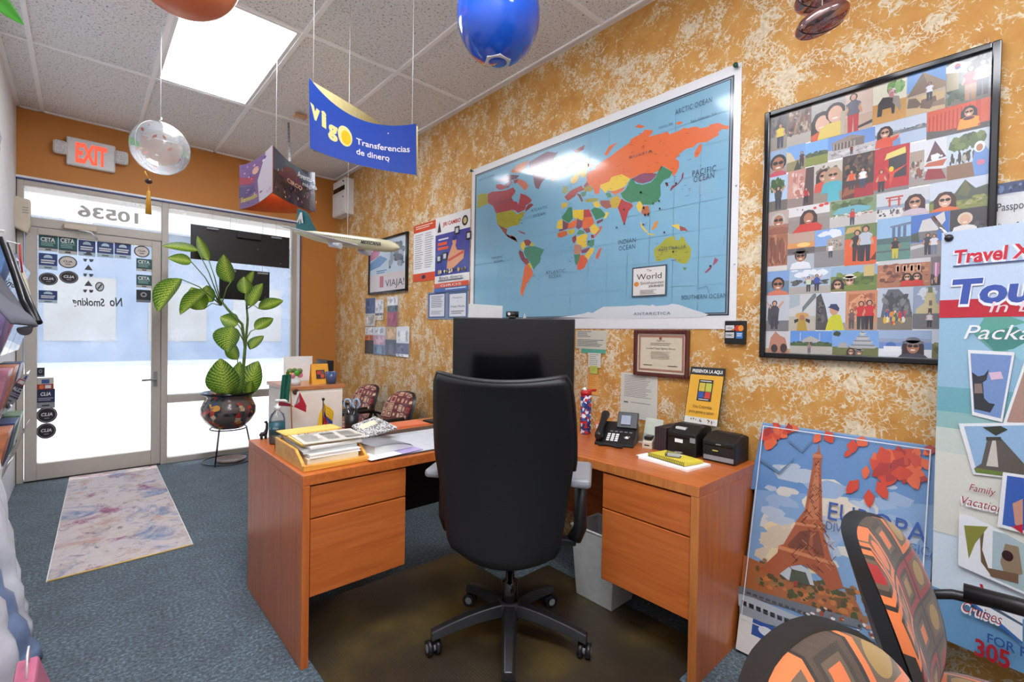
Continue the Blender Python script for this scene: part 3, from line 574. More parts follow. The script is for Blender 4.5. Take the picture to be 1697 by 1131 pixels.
for c, pts, col in (
 ('A', [(205,575),(120,575),(80,600),(95,640),(75,680),(90,700),(70,745),(120,735),(150,710),(205,695)], OL),
 ('A', [(205,575),(260,550),(330,545),(420,535),(500,500),(530,545),(480,620),(500,660),(545,670),(560,705),(570,660),(580,620),(585,570),(650,590),(690,620),(720,650),(700,680),(650,710),(640,760),(560,800),(520,770),(480,765),(300,805),(265,720),(205,680)], (172,64,74)),
 ('A', [(300,470),(350,460),(420,490),(400,520),(340,530),(300,505)], (172,64,74)), ('A', [(560,400),(640,430),(680,480),(640,540),(600,500),(550,450)], (206,110,84)),
 ('A', [(320,420),(440,350),(570,360),(540,400),(420,430),(340,440)], (112,70,92)), ('A', [(400,470),(470,410),(490,440),(450,500),(420,510)], (120,64,84)), ('A', [(500,420),(560,400),(550,440),(520,460)], (150,70,74)),
 ('A', [(470,310),(560,230),(690,180),(640,270),(580,330),(500,330)], (214,134,92)),
 ('A', [(690,200),(760,160),(900,80),(1000,95),(1030,80),(975,160),(975,220),(950,310),(880,390),(830,450),(800,520),(765,510),(745,450),(735,370),(720,330),(680,290)], (116,68,88)),
 ('A', [(940,400),(990,380),(1020,395),(980,425),(950,425)], (176,98,60)),
 ('A', [(300,805),(480,765),(520,790),(550,820),(600,790),(635,785),(620,830),(590,880),(560,940),(470,960),(430,980),(390,970),(340,950),(310,920),(300,860)], OL),
 ('A', [(310,930),(390,970),(430,990),(420,1040),(470,1090),(480,1060),(520,1080),(545,1125),(500,1115),(440,1085),(390,1030),(340,960)], (158,92,70)),
 ('A', [(550,1000),(600,1020),(640,1035),(640,1050),(590,1035)], MA), ('A', [(640,790),(700,740),(740,705),(720,690),(680,700),(650,740)], MA),
 ('B', [(0,60),(60,80),(110,110),(130,150),(110,150),(60,110),(0,85)], (158,92,70)),
 ('B', [(160,170),(200,140),(220,190),(200,250),(170,230)], YE), ('B', [(200,130),(250,120),(290,150),(260,200),(220,190)], MA), ('B', [(280,150),(325,170),(320,200),(270,200)], (196,186,80)),
 ('B', [(150,240),(190,270),(215,340),(195,390),(165,350),(140,280)], (132,60,72)), ('B', [(210,220),(260,200),(330,200),(440,240),(400,320),(390,390),(340,440),(320,480),(295,430),(270,380),(215,310),(200,270)], (60,138,108)),
 ('B', [(190,380),(215,335),(245,345),(265,390),(235,420),(215,410)], (150,70,74)), ('B', [(245,400),(280,400),(300,460),(270,460)], YE),
 ('B', [(215,420),(250,420),(300,480),(310,530),(270,590),(235,640),(215,700),(190,760),(205,790),(165,770),(160,720),(185,600),(200,500)], OR),
 ('D', [(250,320),(300,260),(340,195),(390,190),(400,345),(345,405),(260,350)], GR), ('D', [(400,230),(545,225),(545,370),(450,345),(405,330)], YE), ('D', [(545,225),(620,220),(665,320),(545,330)], RD),
 ('D', [(545,330),(665,325),(690,400),(640,450),(560,490),(525,460),(530,370)], OR), ('D', [(455,345),(530,375),(525,455),(475,490),(440,460),(450,400)], PU), ('D', [(340,410),(450,350),(450,400),(430,460),(350,480),(330,470)], OR),
 ('D', [(265,365),(345,410),(330,480),(220,520),(215,490),(265,480)], (128,74,84)), ('D', [(200,375),(260,350),(262,480),(180,475)], YE), ('D', [(190,540),(270,510),(320,510),(330,560),(250,600),(200,590)], (208,108,58)),
 ('D', [(325,500),(420,480),(430,520),(390,560),(340,550)], (206,184,60)), ('D', [(450,550),(490,490),(550,510),(560,545),(470,560)], (84,142,100)), ('D', [(535,480),(620,470),(640,520),(590,540)], MA),
 ('D', [(630,470),(670,400),(720,440),(755,490),(700,545),(660,550),(640,510)], YE), ('D', [(755,450),(800,445),(770,510),(690,600),(700,550),(755,490)], (206,108,66)), ('D', [(640,560),(680,560),(690,600),(650,610)], (182,40,44)),
 ('D', [(450,590),(560,545),(600,560),(580,640),(590,720),(540,740),(510,700),(450,680)], YE), ('D', [(390,600),(440,560),(450,620),(420,680),(395,650)], MA), ('D', [(600,640),(690,620),(685,700),(640,720),(590,690)], (70,134,104)),
 ('D', [(420,690),(510,700),(520,760),(500,820),(415,820)], (192,130,104)), ('D', [(510,770),(570,745),(630,730),(620,760),(580,800),(520,810)], PU), ('D', [(640,740),(685,730),(680,790),(630,850),(610,900),(590,870),(555,850),(600,780)], YE),
 ('D', [(415,825),(500,820),(490,880),(455,970),(430,940)], GR), ('D', [(500,830),(545,830),(590,880),(600,910),(560,1000),(500,1035),(460,1025),(455,980),(480,900)], (224,92,48)), ('D', [(715,820),(760,740),(790,730),(760,830),(735,890),(705,880)], (208,96,62)),
 ('D', [(640,230),(690,195),(770,210),(840,290),(820,320),(710,360)], GR), ('D', [(720,380),(810,345),(800,375),(725,420)], (122,60,60)), ('D', [(840,250),(885,265),(850,335),(810,345),(830,300)], (232,208,88)),
 ('D', [(250,140),(330,125),(320,190),(250,210)], (218,182,60)), ('D', [(670,130),(740,110),(770,170),(740,200),(690,180)], YE), ('D', [(770,100),(890,100),(920,190),(850,215),(790,180),(765,140)], (164,94,84)), ('D', [(550,100),(640,70),(740,70),(730,110),(600,130)], (160,158,68)),
 ('C', [(110,470),(180,400),(310,335),(345,390),(260,420),(240,460),(150,520)], (168,70,68)), ('C', [(80,420),(100,340),(145,350),(155,410),(110,440)], (150,160,108)), ('C', [(250,430),(300,440),(330,520),(310,530),(280,470)], (120,72,60)),
 ('C', [(180,270),(230,210),(370,60),(400,90),(380,150),(370,220),(320,250),(300,200),(260,290),(210,320),(185,300)], (226,188,78)), ('C', [(380,80),(470,80),(460,110),(390,130)], (206,120,84)),
 ('C', [(300,420),(370,400),(360,460),(320,470)], (90,142,110)), ('C', [(330,370),(400,330),(450,380),(420,410),(350,405)], (172,152,60)), ('C', [(335,340),(375,290),(400,330),(350,365)], (150,84,78)),
 ('C', [(530,330),(640,290),(660,240),(780,205),(880,255),(830,340),(700,400),(620,395),(590,430),(560,390),(535,370)], YE), ('C', [(600,410),(700,400),(830,350),(780,410),(700,445),(640,410)], (222,120,62)), ('C', [(590,430),(640,420),(670,470),(620,480)], (84,140,104)),
 ('C', [(650,490),(740,450),(775,510),(740,590),(680,610),(645,550)], (202,170,56)), ('C', [(780,490),(820,520),(900,550),(915,580),(860,640),(820,790),(795,770),(770,690),(750,630),(735,600),(760,540)], (184,60,64)),
 ('E', [(40,600),(110,560),(150,550),(250,555),(240,580),(200,620),(130,640),(80,630)], (138,74,100)), ('E', [(75,830),(105,780),(130,830),(110,890),(85,860)], YE), ('E', [(130,830),(180,830),(190,890),(150,920),(120,890)], (190,104,56)),
 ('E', [(110,960),(140,1010),(180,1060),(150,1050),(115,1010)], (226,204,88)), ('E', [(205,1030),(230,970),(265,950),(250,1010),(220,1035)], (222,150,60)), ('E', [(170,1060),(230,1070),(220,1085),(175,1075)], (226,204,88)),
 ('E', [(370,995),(440,985),(445,1035),(400,1010)], YE), ('E', [(445,1000),(490,1015),(520,1050),(480,1040),(450,1045)], (158,72,50)), ('E', [(365,690),(380,660),(430,640),(460,600),(465,560),(480,540),(475,590),(440,640),(390,680),(370,705)], (136,60,80)),
 ('E', [(325,640),(345,630),(350,660),(330,665)], (120,40,40)), ('E', [(65,155),(95,135),(155,155),(110,170)], OR), ('E', [(410,130),(440,110),(475,120),(440,140)], OR), ('E', [(635,310),(630,360),(600,410),(575,420),(570,380),(590,340),(620,300)], OR), ('M', [(570,385),(590,350),(625,335),(600,360),(580,390)], OR),
 ('M', [(445,370),(490,345),(485,365),(455,380)], (150,72,70)),
 ('F', [(225,490),(240,465),(290,430),(320,390),(360,375),(400,370),(410,385),(400,400),(440,405),(460,365),(485,385),(500,420),(545,475),(540,540),(510,600),(470,605),(430,590),(400,560),(360,555),(310,575),(245,585),(230,540)], (170,172,44)),
 ('F', [(475,635),(505,635),(495,660),(480,655)], (84,140,90)), ('F', [(745,550),(775,570),(755,600),(725,620),(735,590)], (162,70,100)), ('F', [(725,615),(710,650),(670,685),(660,675),(690,645)], (162,70,100)),
 ('B', [(190,1045),(210,980),(230,1045)], (226,228, 228))):
    M_.poly(tr(c, pts), col, up=False)
M_.poly(tr('C', [(370,230),(400,170),(470,150),(480,105),(580,40),(660,-10),(720,-60)]) + tr('E', [(20,290),(30,260),(120,215),(150,180),(215,185),(210,215),(180,240),(290,215),(340,195),(360,220),(440,190),(480,165),(520,170),(545,160),(600,155),(620,170),(690,155),(700,140),(770,122),(830,145),(870,150),(855,180),(810,175),(770,205),(780,225),(720,260),(680,285),(640,290),(600,295),(560,330),(500,345),(450,380),(410,430),(440,450),(440,500),(420,545),(385,580),(380,540),(340,510),(300,490),(270,530),(200,560),(150,550),(110,560),(40,595)]) + tr('C', [(880,255),(780,205),(660,240),(640,290),(530,330),(520,430),(470,440),(450,370),(400,330),(370,280)]), OR, up=False)
M_.poly(tr('C', [(770,430),(830,380),(885,265),(915,250)]) + tr('E', [(70,640),(130,650),(200,630),(245,580),(250,560),(290,490),(385,540),(360,590),(310,610),(280,650),(285,740),(260,790),(200,820),(130,820),(110,790),(40,800)]) + tr('C', [(910,545),(830,515),(790,480)]), GR, up=False)
M_.poly(tr('B', [(590,1035),(760,1015),(900,990),(960,970),(1000,985),(1131,910)]) + tr('F', [(0,965),(120,955),(200,962),(210,950),(240,965),(340,957),(380,945),(440,953),(560,995),(690,1035),(640,1062),(0,1068)]), (226, 230, 232), up=False)
M_.k += 2
# names, borders and pins
IK = (52, 84, 110)
for t, x, y, x2, h in (('ATLANTIC', 881, 352, 908, .016), ('OCEAN', 884, 361, 904, .016), ('ATLANTIC', 905, 455, 937, .018), ('OCEAN', 910, 462, 930, .018), ('INDIAN', 1025, 406, 1054, .022), ('OCEAN', 1026, 416, 1053, .022), ('PACIFIC', 1148, 293, 1187, .024),
                      ('OCEAN', 1150, 303, 1184, .024), ('ARCTIC OCEAN', 1120, 191, 1180, .022), ('SOUTHERN OCEAN', 1130, 497, 1205, .018), ('ANTARCTICA', 1051, 523, 1112, .013), ('PACIFIC', 816, 430, 834, .013), ('OCEAN', 819, 436, 834, .013),
                      ('CANADA', 822, 340, 850, .012), ('RUSSIA', 1044, 264, 1082, .012), ('AUSTRALIA', 1092, 417, 1138, .013), ('ARCTIC OCEAN', 795, 301, 820, .01), ('East Siberian Sea', 1146, 204, 1188, .01), ('Laptev Sea', 1093, 214, 1116, .01), ('Norwegian', 930, 281, 946, .01)):
    u, v = mw(x, y); u2, v2 = mw(x2, y); M_.text(t, u, v, h, IK, w=u2-u, space=1.15)
rn = random.Random(4)
for c, n, bx in (('A', 26, (310, 800, 620, 950)), ('B', 26, (160, 150, 400, 640)), ('C', 60, (120, 90, 900, 560)), ('D', 44, (200, 230, 740, 1000)), ('E', 40, (10, 200, 700, 780)), ('F', 20, (240, 400, 530, 580)), ('A', 14, (250, 560, 640, 740))):
    for i in range(n):
        x, y = rn.uniform(bx[0], bx[2]), rn.uniform(bx[1], bx[3]); l = rn.uniform(8, 26); M_.poly(tr(c, [(x, y), (x+l, y-l*.12), (x+l, y-l*.12+3.2), (x, y+3.2)]), (96, 62, 50), up=False)
for c, x, y in (('C', 1010, 420), ('C', 815, 620), ('C', 730, 832), ('C', 820, 790), ('D', 620, 655), ('D', 665, 575), ('E', 120, 716), ('E', 335, 640), ('E', 420, 640), ('E', 280, 855), ('E', 275, 790), ('E', 225, 812), ('E', 155, 905), ('E', 185, 900), ('E', 145, 850), ('E', 320, 1057), ('E', 140, 990), ('F', 395, 503), ('F', 712, 625), ('C', 1045, 600), ('C', 1100, 680), ('C', 1065, 690)):
    u, v = tr(c, [(x, y)])[0]; M_.ell(u, v, .0028, .0045, (30, 26, 28), 8, up=False)
for pts in ([(610,820),(680,800),(700,860),(720,800)], [(845,320),(820,450),(780,550),(640,800)]):     # sea-floor ridges
    q = tr('F', pts)
    for a, b in zip(q, q[1:]): M_.poly([a, b, (b[0]+.001, b[1]+.003), (a[0]+.001, a[1]+.003)], (96, 146, 176), up=False)
lb = tr('F', [(48, 640), (338, 875)]); (u0, v1), (u1, v0) = lb; M_.rect(u0, v0, u1, v1, (52, 70, 86)).rect(u0+.004, v0+.006, u1-.004, v1-.006, (238, 234, 226))
dv = v1-v0; du = u1-u0
M_.text('The', u0+du*.5, v0+dv*.82, dv*.09, (50, 44, 42), align='c').text('World', u0+du*.5, v0+dv*.57, dv*.2, (50, 44, 42), w=du*.72, align='c').ell(u0+du*.14, v0+dv*.43, du*.08, dv*.08, (226, 142, 30)).text('Smithsonian', u0+du*.26, v0+dv*.40, dv*.1, (70, 50, 40), w=du*.66).text('JOURNEYS', u0+du*.5, v0+dv*.30, dv*.07, (50, 44, 42), w=du*.42, bold=.02).lines(u0+du*.25, v0+dv*.06, u0+du*.75, v0+dv*.22, 4, (150, 146, 140))
M_.build('map_sheet', PR_GLASS, mp_)
mat('green_pin', (20, 70, 60), .3)
for y, z in ((MY0-.012, MZ1-.012), (MY1+.02, MZ1-.015)):
    p = MB(); p.lathe([(.0, .0), (.005, .0), (.004, .012), (.011, .016), (.011, .024), (0, .025)], 12, M=Matrix.Translation((XR-.004, y, z)) @ Matrix.Rotation(-PI/2, 4, 'Y')); p.build('push_pin', 'green_pin', mp_, True)
for y, z in ((MY0-.006, 1.7), (MY0-.006, 2.05), (MY1+.012, 1.62), (MY1+.012, 1.98), (2.0, MZ1-.06)): MB().ball((XR-.006, y, z), .005, 8, 6).build('push_pin', 'chrome', mp_, True)
# ------------------------------------------------------------------ photo collage
cg = thing('photo_collage', 'black framed collage of travel photographs on the ochre wall', 'picture', (XR, .45, 1.2))
CY0, CY1, CZ0, CZ1 = .802, .084, 1.198, 2.262
fr = MB(); w = .022
fr.box((XR-.028, CY1, CZ0), (XR, CY1+w, CZ1)); fr.box((XR-.028, CY0-w, CZ0), (XR, CY0, CZ1)); fr.box((XR-.028, CY1+w, CZ0), (XR, CY0-w, CZ0+w)); fr.box((XR-.028, CY1+w, CZ1-w), (XR, CY0-w, CZ1))
fr.build('frame', 'black_gloss', cg, True, .004)
box('backing', (XR-.012, CY1+w-.002, CZ0+w-.002), (XR, CY0-w+.002, CZ1-w+.002), 'paper', cg, world=True)
SKN = ((205, 150, 118), (176, 116, 84), (224, 176, 148))
def person(P, u, v, h, top, bot, hair=(40, 26, 22), skin=0, arms=0):
    ar = P.W.length/P.U.length; a = h*ar
    P.poly([(u-.11*a, v), (u-.02*a, v), (u, v+.42*h), (u+.02*a, v), (u+.11*a, v), (u+.12*a, v+.5*h), (u-.12*a, v+.5*h)], bot)
    P.poly([(u-.13*a, v+.46*h), (u+.13*a, v+.46*h), (u+.16*a, v+.74*h), (u+.05*a, v+.82*h), (u-.05*a, v+.82*h), (u-.16*a, v+.74*h)], top)
    if arms: P.poly([(u+.14*a, v+.7*h), (u+.30*a, v+.95*h), (u+.26*a, v+.98*h), (u+.1*a, v+.78*h)], SKN[skin]).poly([(u-.14*a, v+.7*h), (u-.30*a, v+.95*h), (u-.26*a, v+.98*h), (u-.1*a, v+.78*h)], SKN[skin])
    else: P.poly([(u+.13*a, v+.72*h), (u+.2*a, v+.5*h), (u+.16*a, v+.45*h), (u+.1*a, v+.6*h)], SKN[skin]).poly([(u-.13*a, v+.72*h), (u-.2*a, v+.5*h), (u-.16*a, v+.45*h), (u-.1*a, v+.6*h)], SKN[skin])
    P.ell(u, v+.9*h, .085*a, .10*h, hair).ell(u, v+.89*h, .055*a, .075*h, SKN[skin])
def face(P, u, v, r, hair, top, glasses=True, skin=0, long=True, hat=None):
    ar = P.W.length/P.U.length; a = r*ar
    if long: P.poly([(u-1.5*a, v-1.5*r), (u-1.45*a, v+.4*r), (u-.8*a, v+1.45*r), (u, v+1.65*r), (u+.8*a, v+1.45*r), (u+1.45*a, v+.4*r), (u+1.5*a, v-1.5*r)], hair)
    else: P.ell(u, v+.25*r, 1.12*a, 1.25*r, hair)
    lo = max(0.004, v-3.2*r)
    P.poly([(max(.004, u-2.0*a), lo), (min(.996, u+2.0*a), lo), (min(.996, u+1.6*a), v-1.35*r), (u+.5*a, v-1.0*r), (u-.5*a, v-1.0*r), (max(.004, u-1.6*a), v-1.35*r)], top)
    P.ell(u, v, .82*a, 1.1*r, SKN[skin])
    if glasses: P.ell(u-.38*a, v+.2*r, .36*a, .28*r, (26, 20, 22), 10).ell(u+.38*a, v+.2*r, .36*a, .28*r, (26, 20, 22), 10, up=False)
    P.ell(u, v-.5*r, .36*a, .14*r, (235, 225, 218), 10)
    if hat: P.ell(u, v+.85*r, 1.5*a, .35*r, hat).ell(u, v+1.2*r, .95*a, .55*r, hat, up=False)
def bgd(P, sky, gnd, h, hz=None):
    P.rect(0, 0, 1, 1, sky).rect(0, 0, 1, h, gnd)
    if hz: P.rect(0, h-.06, 1, h+.08, hz)
def q_(c, seed): return lambda P: c(P, seed)
SKY, HAZ, SND, GRN, GRY, STN = (120, 160, 214), (206, 212, 220), (200, 168, 120), (96, 128, 62), (142, 140, 140), (158, 148, 138)
def ph_grey(P): bgd(P, (92, 86, 84), (150, 140, 126), .4); P.specks(0, .3, 1, 1, [(60, 56, 54), (120, 108, 98)], 20, .12, 1); person(P, .6, .05, .7, (222, 196, 60), (60, 60, 80))
def ph_crowd(P): bgd(P, (112, 96, 86), (178, 170, 158), .3); P.specks(0, .25, 1, 1, [(60, 52, 50), (150, 120, 96), (190, 170, 150), (120, 60, 50)], 60, .08, 2)
def ph_couple(P): bgd(P, (176, 170, 164), (120, 100, 90), .3); face(P, .34, .42, .2, (36, 22, 20), (210, 90, 40), False, 2); face(P, .72, .58, .2, (30, 24, 22), (226, 200, 96), False, 2, False); P.rect(.88, 0, 1, .6, (190, 176, 150))
def ph_sandwoman(P): bgd(P, (214, 188, 170), (200, 172, 150), .4); person(P, .3, -.02, 1.0, (96, 96, 112), (190, 36, 44)); P.poly([(.45, .05), (1, .12), (1, .2), (.5, .12)], (60, 52, 54))
def ph_elephant(P): bgd(P, (226, 222, 196), (206, 150, 70), .5); P.specks(.35, .62, 1, 1, [(70, 128, 52), (96, 150, 66), (130, 176, 92)], 30, .13, 3); P.poly([(.14, .18), (.16, .5), (.3, .64), (.6, .6), (.68, .4), (.66, .18), (.58, .18), (.56, .34), (.3, .34), (.28, .18)], (44, 40, 42)).poly([(.62, .62), (.78, .58), (.86, .3), (.8, .2), (.7, .35), (.6, .45)], (150, 138, 128)).specks(.42, .55, .72, .86, [(220, 210, 210), (190, 120, 120), (120, 90, 84)], 14, .08, 4)
def ph_pyramid(P): bgd(P, (112, 160, 220), (206, 176, 128), .48, (190, 170, 140)); P.poly([(.0, .46), (.42, .98), (1, .62), (1, .5)], (122, 98, 76)).poly([(.42, .98), (1, .62), (1, .5), (.6, .52)], (150, 124, 98)); P.poly([(.02, .2), (.05, .42), (.25, .4), (.4, .22), (.3, .16)], (104, 84, 66)).poly([(.36, .14), (.4, .32), (.76, .34), (.8, .16), (.6, .06)], (112, 84, 66)).poly([(.66, .1), (.7, .2), (.98, .24), (1, .08)], (140, 118, 98)); person(P, .6, .26, .44, (226, 230, 238), (40, 44, 60), skin=1)
def ph_flag(P): bgd(P, (130, 140, 136), (120, 110, 96), .2); P.specks(0, 0, .6, .5, [(48, 72, 40), (66, 90, 54), (34, 52, 34)], 36, .1, 5); P.specks(.5, .6, 1, 1, [(50, 60, 56), (90, 100, 96)], 22, .1, 6); P.rect(.02, .35, .3, .8, (176, 164, 128)); P.poly([(0, .78), (0, .92), (.2, 1), (.56, .88), (.44, .7), (.2, .74)], (240, 240, 242)).ell(.26, .87, .07, .07, (186, 40, 60)).ell(.27, .84, .06, .035, (40, 60, 140)); person(P, .56, .04, .78, (180, 30, 34), (180, 130, 90)); person(P, .82, .08, .8, (236, 236, 240), (26, 28, 36))
def ph_shades(P): bgd(P, (150, 176, 206), (176, 150, 140), .3); face(P, .5, .45, .26, (30, 24, 26), (206, 80, 96), True, 1, False)
def ph_tent(P): bgd(P, (120, 168, 224), (150, 138, 96), .4); P.poly([(.0, .35), (.0, .8), (.2, .75), (.5, .38)], (210, 196, 156)); P.poly([(.4, 0), (.6, .4), (.75, .1), (.8, 0)], (60, 66, 56)); person(P, .82, .1, .6, (60, 56, 60), (50, 50, 54))
def ph_field(P): bgd(P, (124, 176, 236), (136, 146, 66), .44, (70, 86, 60)); P.specks(0, .4, 1, .58, [(60, 76, 50), (90, 100, 70)], 20, .07, 7)
def ph_temple(P):
    bgd(P, (110, 150, 214), (196, 190, 188), .4); P.poly([(.08, .72), (.5, .9), (.8, .72), (.8, .62), (.08, .62)], (150, 134, 122)); P.rect(.1, .36, .52, .64, (96, 84, 78)); P.rect(.5, .38, .78, .72, (120, 106, 98))
    for i in range(7): P.rect(.11+.075*i, .34, .145+.075*i, .64, (170, 154, 142), up=(i == 0))
    P.specks(0, .0, 1, .34, [(214, 210, 208), (176, 170, 168), (150, 144, 144)], 40, .06, 8); person(P, .52, .04, .4, (110, 36, 40), (50, 40, 44))
def ph_lake(P): bgd(P, (196, 206, 222), (176, 192, 216), .5, (112, 120, 124)); P.specks(0, .5, 1, .64, [(90, 98, 100), (150, 150, 148)], 30, .05, 9); face(P, .2, .58, .17, (40, 24, 26), (216, 80, 44), True); P.poly([(.1, .0), (.08, .3), (.3, .4), (.48, .42), (.48, .34), (.36, .1), (.36, 0)], (218, 82, 46)).poly([(.3, .42), (.5, .48), (.5, .4), (.32, .34)], (206, 150, 118)).poly([(.36, 0), (.36, .2), (.5, .3), (.52, 0)], (120, 150, 196))
def ph_torii(P):
    bgd(P, (214, 82, 40), (70, 64, 60), .2)
    for i in range(11): P.rect(.03+.065*i, .16-.01*i, .055+.065*i, .8+.012*i, (176, 48, 22), up=(i == 0))
    P.poly([(0, 0), (0, .3), (.5, .12), (.5, 0)], (84, 80, 78)); P.rect(.78, .1, .86, 1, (196, 62, 30)); face(P, .68, .64, .14, (30, 20, 22), (232, 150, 34), True); P.poly([(.5, .1), (.54, .44), (.62, .5), (.76, .5), (.84, .42), (.82, .1)], (234, 154, 36)); P.ell(.68, .44, .09, .06, (96, 30, 44))
def ph_tree(P): bgd(P, (180, 206, 230), (110, 104, 96), .3); P.specks(0, .5, 1, 1, [(60, 90, 44), (96, 124, 66)], 20, .16, 10); person(P, .5, .05, .66, (70, 70, 76), (60, 60, 66), arms=1)
def ph_pink(P): bgd(P, (206, 150, 136), (150, 130, 124), .25); P.poly([(.6, 0), (.7, 1), (1, 1), (1, 0)], (88, 66, 64)); P.specks(.1, .2, .7, 1, [(222, 176, 160), (190, 120, 104), (232, 200, 190)], 30, .1, 11); person(P, .72, .06, .42, (186, 36, 44), (40, 34, 40))
def ph_teal(P): bgd(P, (206, 200, 186), (150, 134, 120), .3); P.specks(0, .3, 1, 1, [(90, 80, 74), (220, 210, 196), (130, 110, 90)], 40, .1, 12); face(P, .36, .66, .12, (60, 40, 40), (220, 80, 60), True); face(P, .68, .64, .13, (180, 150, 120), (76, 176, 190), True); P.poly([(.5, 0), (.52, .42), (.68, .36), (.86, .42), (.94, 0)], (80, 180, 194))
def ph_bar(P): bgd(P, (66, 50, 46), (100, 40, 40), .3); P.specks(0, .4, 1, 1, [(96, 70, 54), (40, 32, 32), (140, 100, 60)], 40, .1, 13); P.poly([(.4, 0), (.4, .2), (1, .3), (1, 0)], (170, 26, 40)).poly([(.0, .05), (.4, .12), (.42, .3), (.1, .26)], (150, 84, 50)); person(P, .3, .2, .46, (222, 88, 40), (60, 50, 54)); person(P, .66, .2, .46, (236, 236, 238), (60, 66, 90))
def ph_redshop(P): P.rect(0, 0, 1, 1, (190, 30, 34)); P.rect(.42, .3, .92, .84, (44, 40, 44)).poly([(.3, .72), (.36, .86), (.88, .94), (.9, .8), (.4, .74)], (226, 206, 110)).poly([(.28, .62), (.5, .44), (.98, .56), (.6, .4), (.46, .1), (.44, .4)], (214, 66, 40)).ell(.5, .5, .07, .06, (232, 196, 50)).rect(0, 0, 1, .08, (130, 126, 124)); person(P, .22, .03, .5, (200, 50, 40), (40, 40, 50))
def ph_boat(P): bgd(P, (216, 218, 222), (160, 150, 142), .3); P.rect(0, .3, .4, .8, (170, 150, 132)).poly([(.45, .5), (.68, .95), (.98, .55)], (96, 60, 64)).poly([(.4, .4), (.5, .48), (1, .5), (.9, .36)], (190, 96, 60)).poly([(.4, .1), (.5, .34), (.86, .3), (1, .06)], (150, 34, 40)); P.specks(.5, .5, .95, .66, [(236, 236, 238)], 6, .09, 14); P.specks(0, .1, .45, .6, [(90, 80, 78), (200, 190, 180), (140, 80, 60)], 30, .06, 15)
def ph_mangrove(P): bgd(P, (196, 210, 220), (140, 104, 74), .32); P.specks(0, .55, 1, 1, [(84, 104, 50), (110, 128, 66), (60, 78, 40)], 40, .13, 16); P.specks(0, .28, 1, .62, [(60, 52, 44), (90, 80, 66), (180, 170, 150)], 40, .05, 17, 2.0); P.poly([(.68, 0), (.62, .3), (.66, .55), (.78, .66), (.9, .64), (1, .5), (1, 0)], (104, 146, 208)).ell(.78, .62, .13, .12, (226, 236, 246)).ell(.78, .6, .08, .08, SKN[1]).ell(.82, .28, .1, .06, (206, 120, 150))
def ph_scarf(P): bgd(P, (190, 170, 160), (170, 110, 86), .4); face(P, .5, .55, .24, (196, 190, 184), (150, 90, 70), True, 1, False)
def ph_redballoons(P): bgd(P, (222, 218, 216), (150, 140, 132), .55, (160, 148, 138)); P.ell(.8, .92, .06, .06, (216, 66, 44)).ell(.92, .95, .06, .05, (206, 56, 40)).ell(.65, .86, .04, .05, (206, 66, 44)).ell(.35, .86, .02, .03, (120, 60, 50)).ell(.22, .9, .015, .02, (90, 60, 56)); face(P, .5, .5, .2, (60, 36, 30), (206, 52, 36), False, 1); P.poly([(.1, 0), (.3, .3), (.7, .32), (.84, .16), (.8, 0)], (206, 54, 38))
def ph_jet(P): bgd(P, (130, 150, 110), (196, 192, 186), .4); P.specks(0, .6, 1, 1, [(70, 92, 52), (96, 116, 70)], 30, .1, 18); P.poly([(.05, .5), (.2, .7), (.6, .74), (.9, .62), (.86, .5), (.4, .44)], (110, 176, 190)); P.specks(0, .3, 1, .5, [(120, 112, 106), (220, 216, 210), (206, 60, 60)], 24, .05, 19); person(P, .5, .02, .6, (196, 40, 44), (60, 66, 80))
def ph_torii2(P): bgd(P, (206, 210, 214), (222, 220, 218), .4, (150, 164, 184)); P.rect(.24, .42, .28, .76, (196, 80, 56)).rect(.42, .42, .46, .76, (196, 80, 56), up=False).rect(.18, .74, .52, .8, (190, 70, 50)).rect(.22, .64, .48, .68, (190, 70, 50)); P.specks(0, .05, .6, .4, [(60, 56, 60), (230, 226, 222), (120, 110, 112)], 40, .035, 20, 1.8); face(P, .74, .44, .2, (64, 30, 30), (206, 186, 196), True)
def ph_peak(P): bgd(P, (206, 216, 228), (132, 140, 70), .4); P.poly([(0, .3), (.2, .6), (.45, .55), (.62, .95), (.8, .62), (1, .7), (1, .3)], (84, 92, 76)).poly([(.5, .5), (.62, .95), (.72, .62), (.66, .4)], (104, 108, 70)); P.specks(.4, .05, 1, .42, [(150, 156, 80), (110, 118, 60), (176, 170, 120)], 30, .07, 21, .6); face(P, .28, .34, .19, (70, 36, 30), (226, 110, 56), True, 2)
def ph_canyon(P): P.rect(0, 0, 1, 1, (168, 104, 74)); P.specks(0, .1, 1, 1, [(190, 130, 96), (140, 80, 58), (120, 70, 52)], 40, .14, 22, 2.0); P.rect(0, 0, 1, .14, (220, 214, 206))
def ph_sunset(P): bgd(P, (222, 150, 84), (120, 110, 112), .5, (100, 90, 90)); P.rect(0, .72, 1, 1, (190, 160, 140)).ell(.6, .66, .25, .06, (248, 206, 120)); P.rect(0, 0, 1, .4, (176, 182, 190)); face(P, .5, .34, .13, (50, 40, 40), (230, 232, 236), True, 1, False, (70, 62, 60))
def ph_plaza(P): bgd(P, (130, 168, 220), (140, 136, 136), .42); P.specks(0, .7, 1, 1, [(226, 232, 240)], 8, .16, 23, .5); P.poly([(.4, .42), (.42, .72), (.98, .8), (.98, .42)], (168, 158, 146)).rect(0, .42, .4, .56, (120, 116, 110)); P.specks(.45, .46, .95, .72, [(120, 112, 106), (190, 180, 168)], 30, .04, 24); person(P, .55, .24, .38, (240, 240, 244), (60, 60, 66))
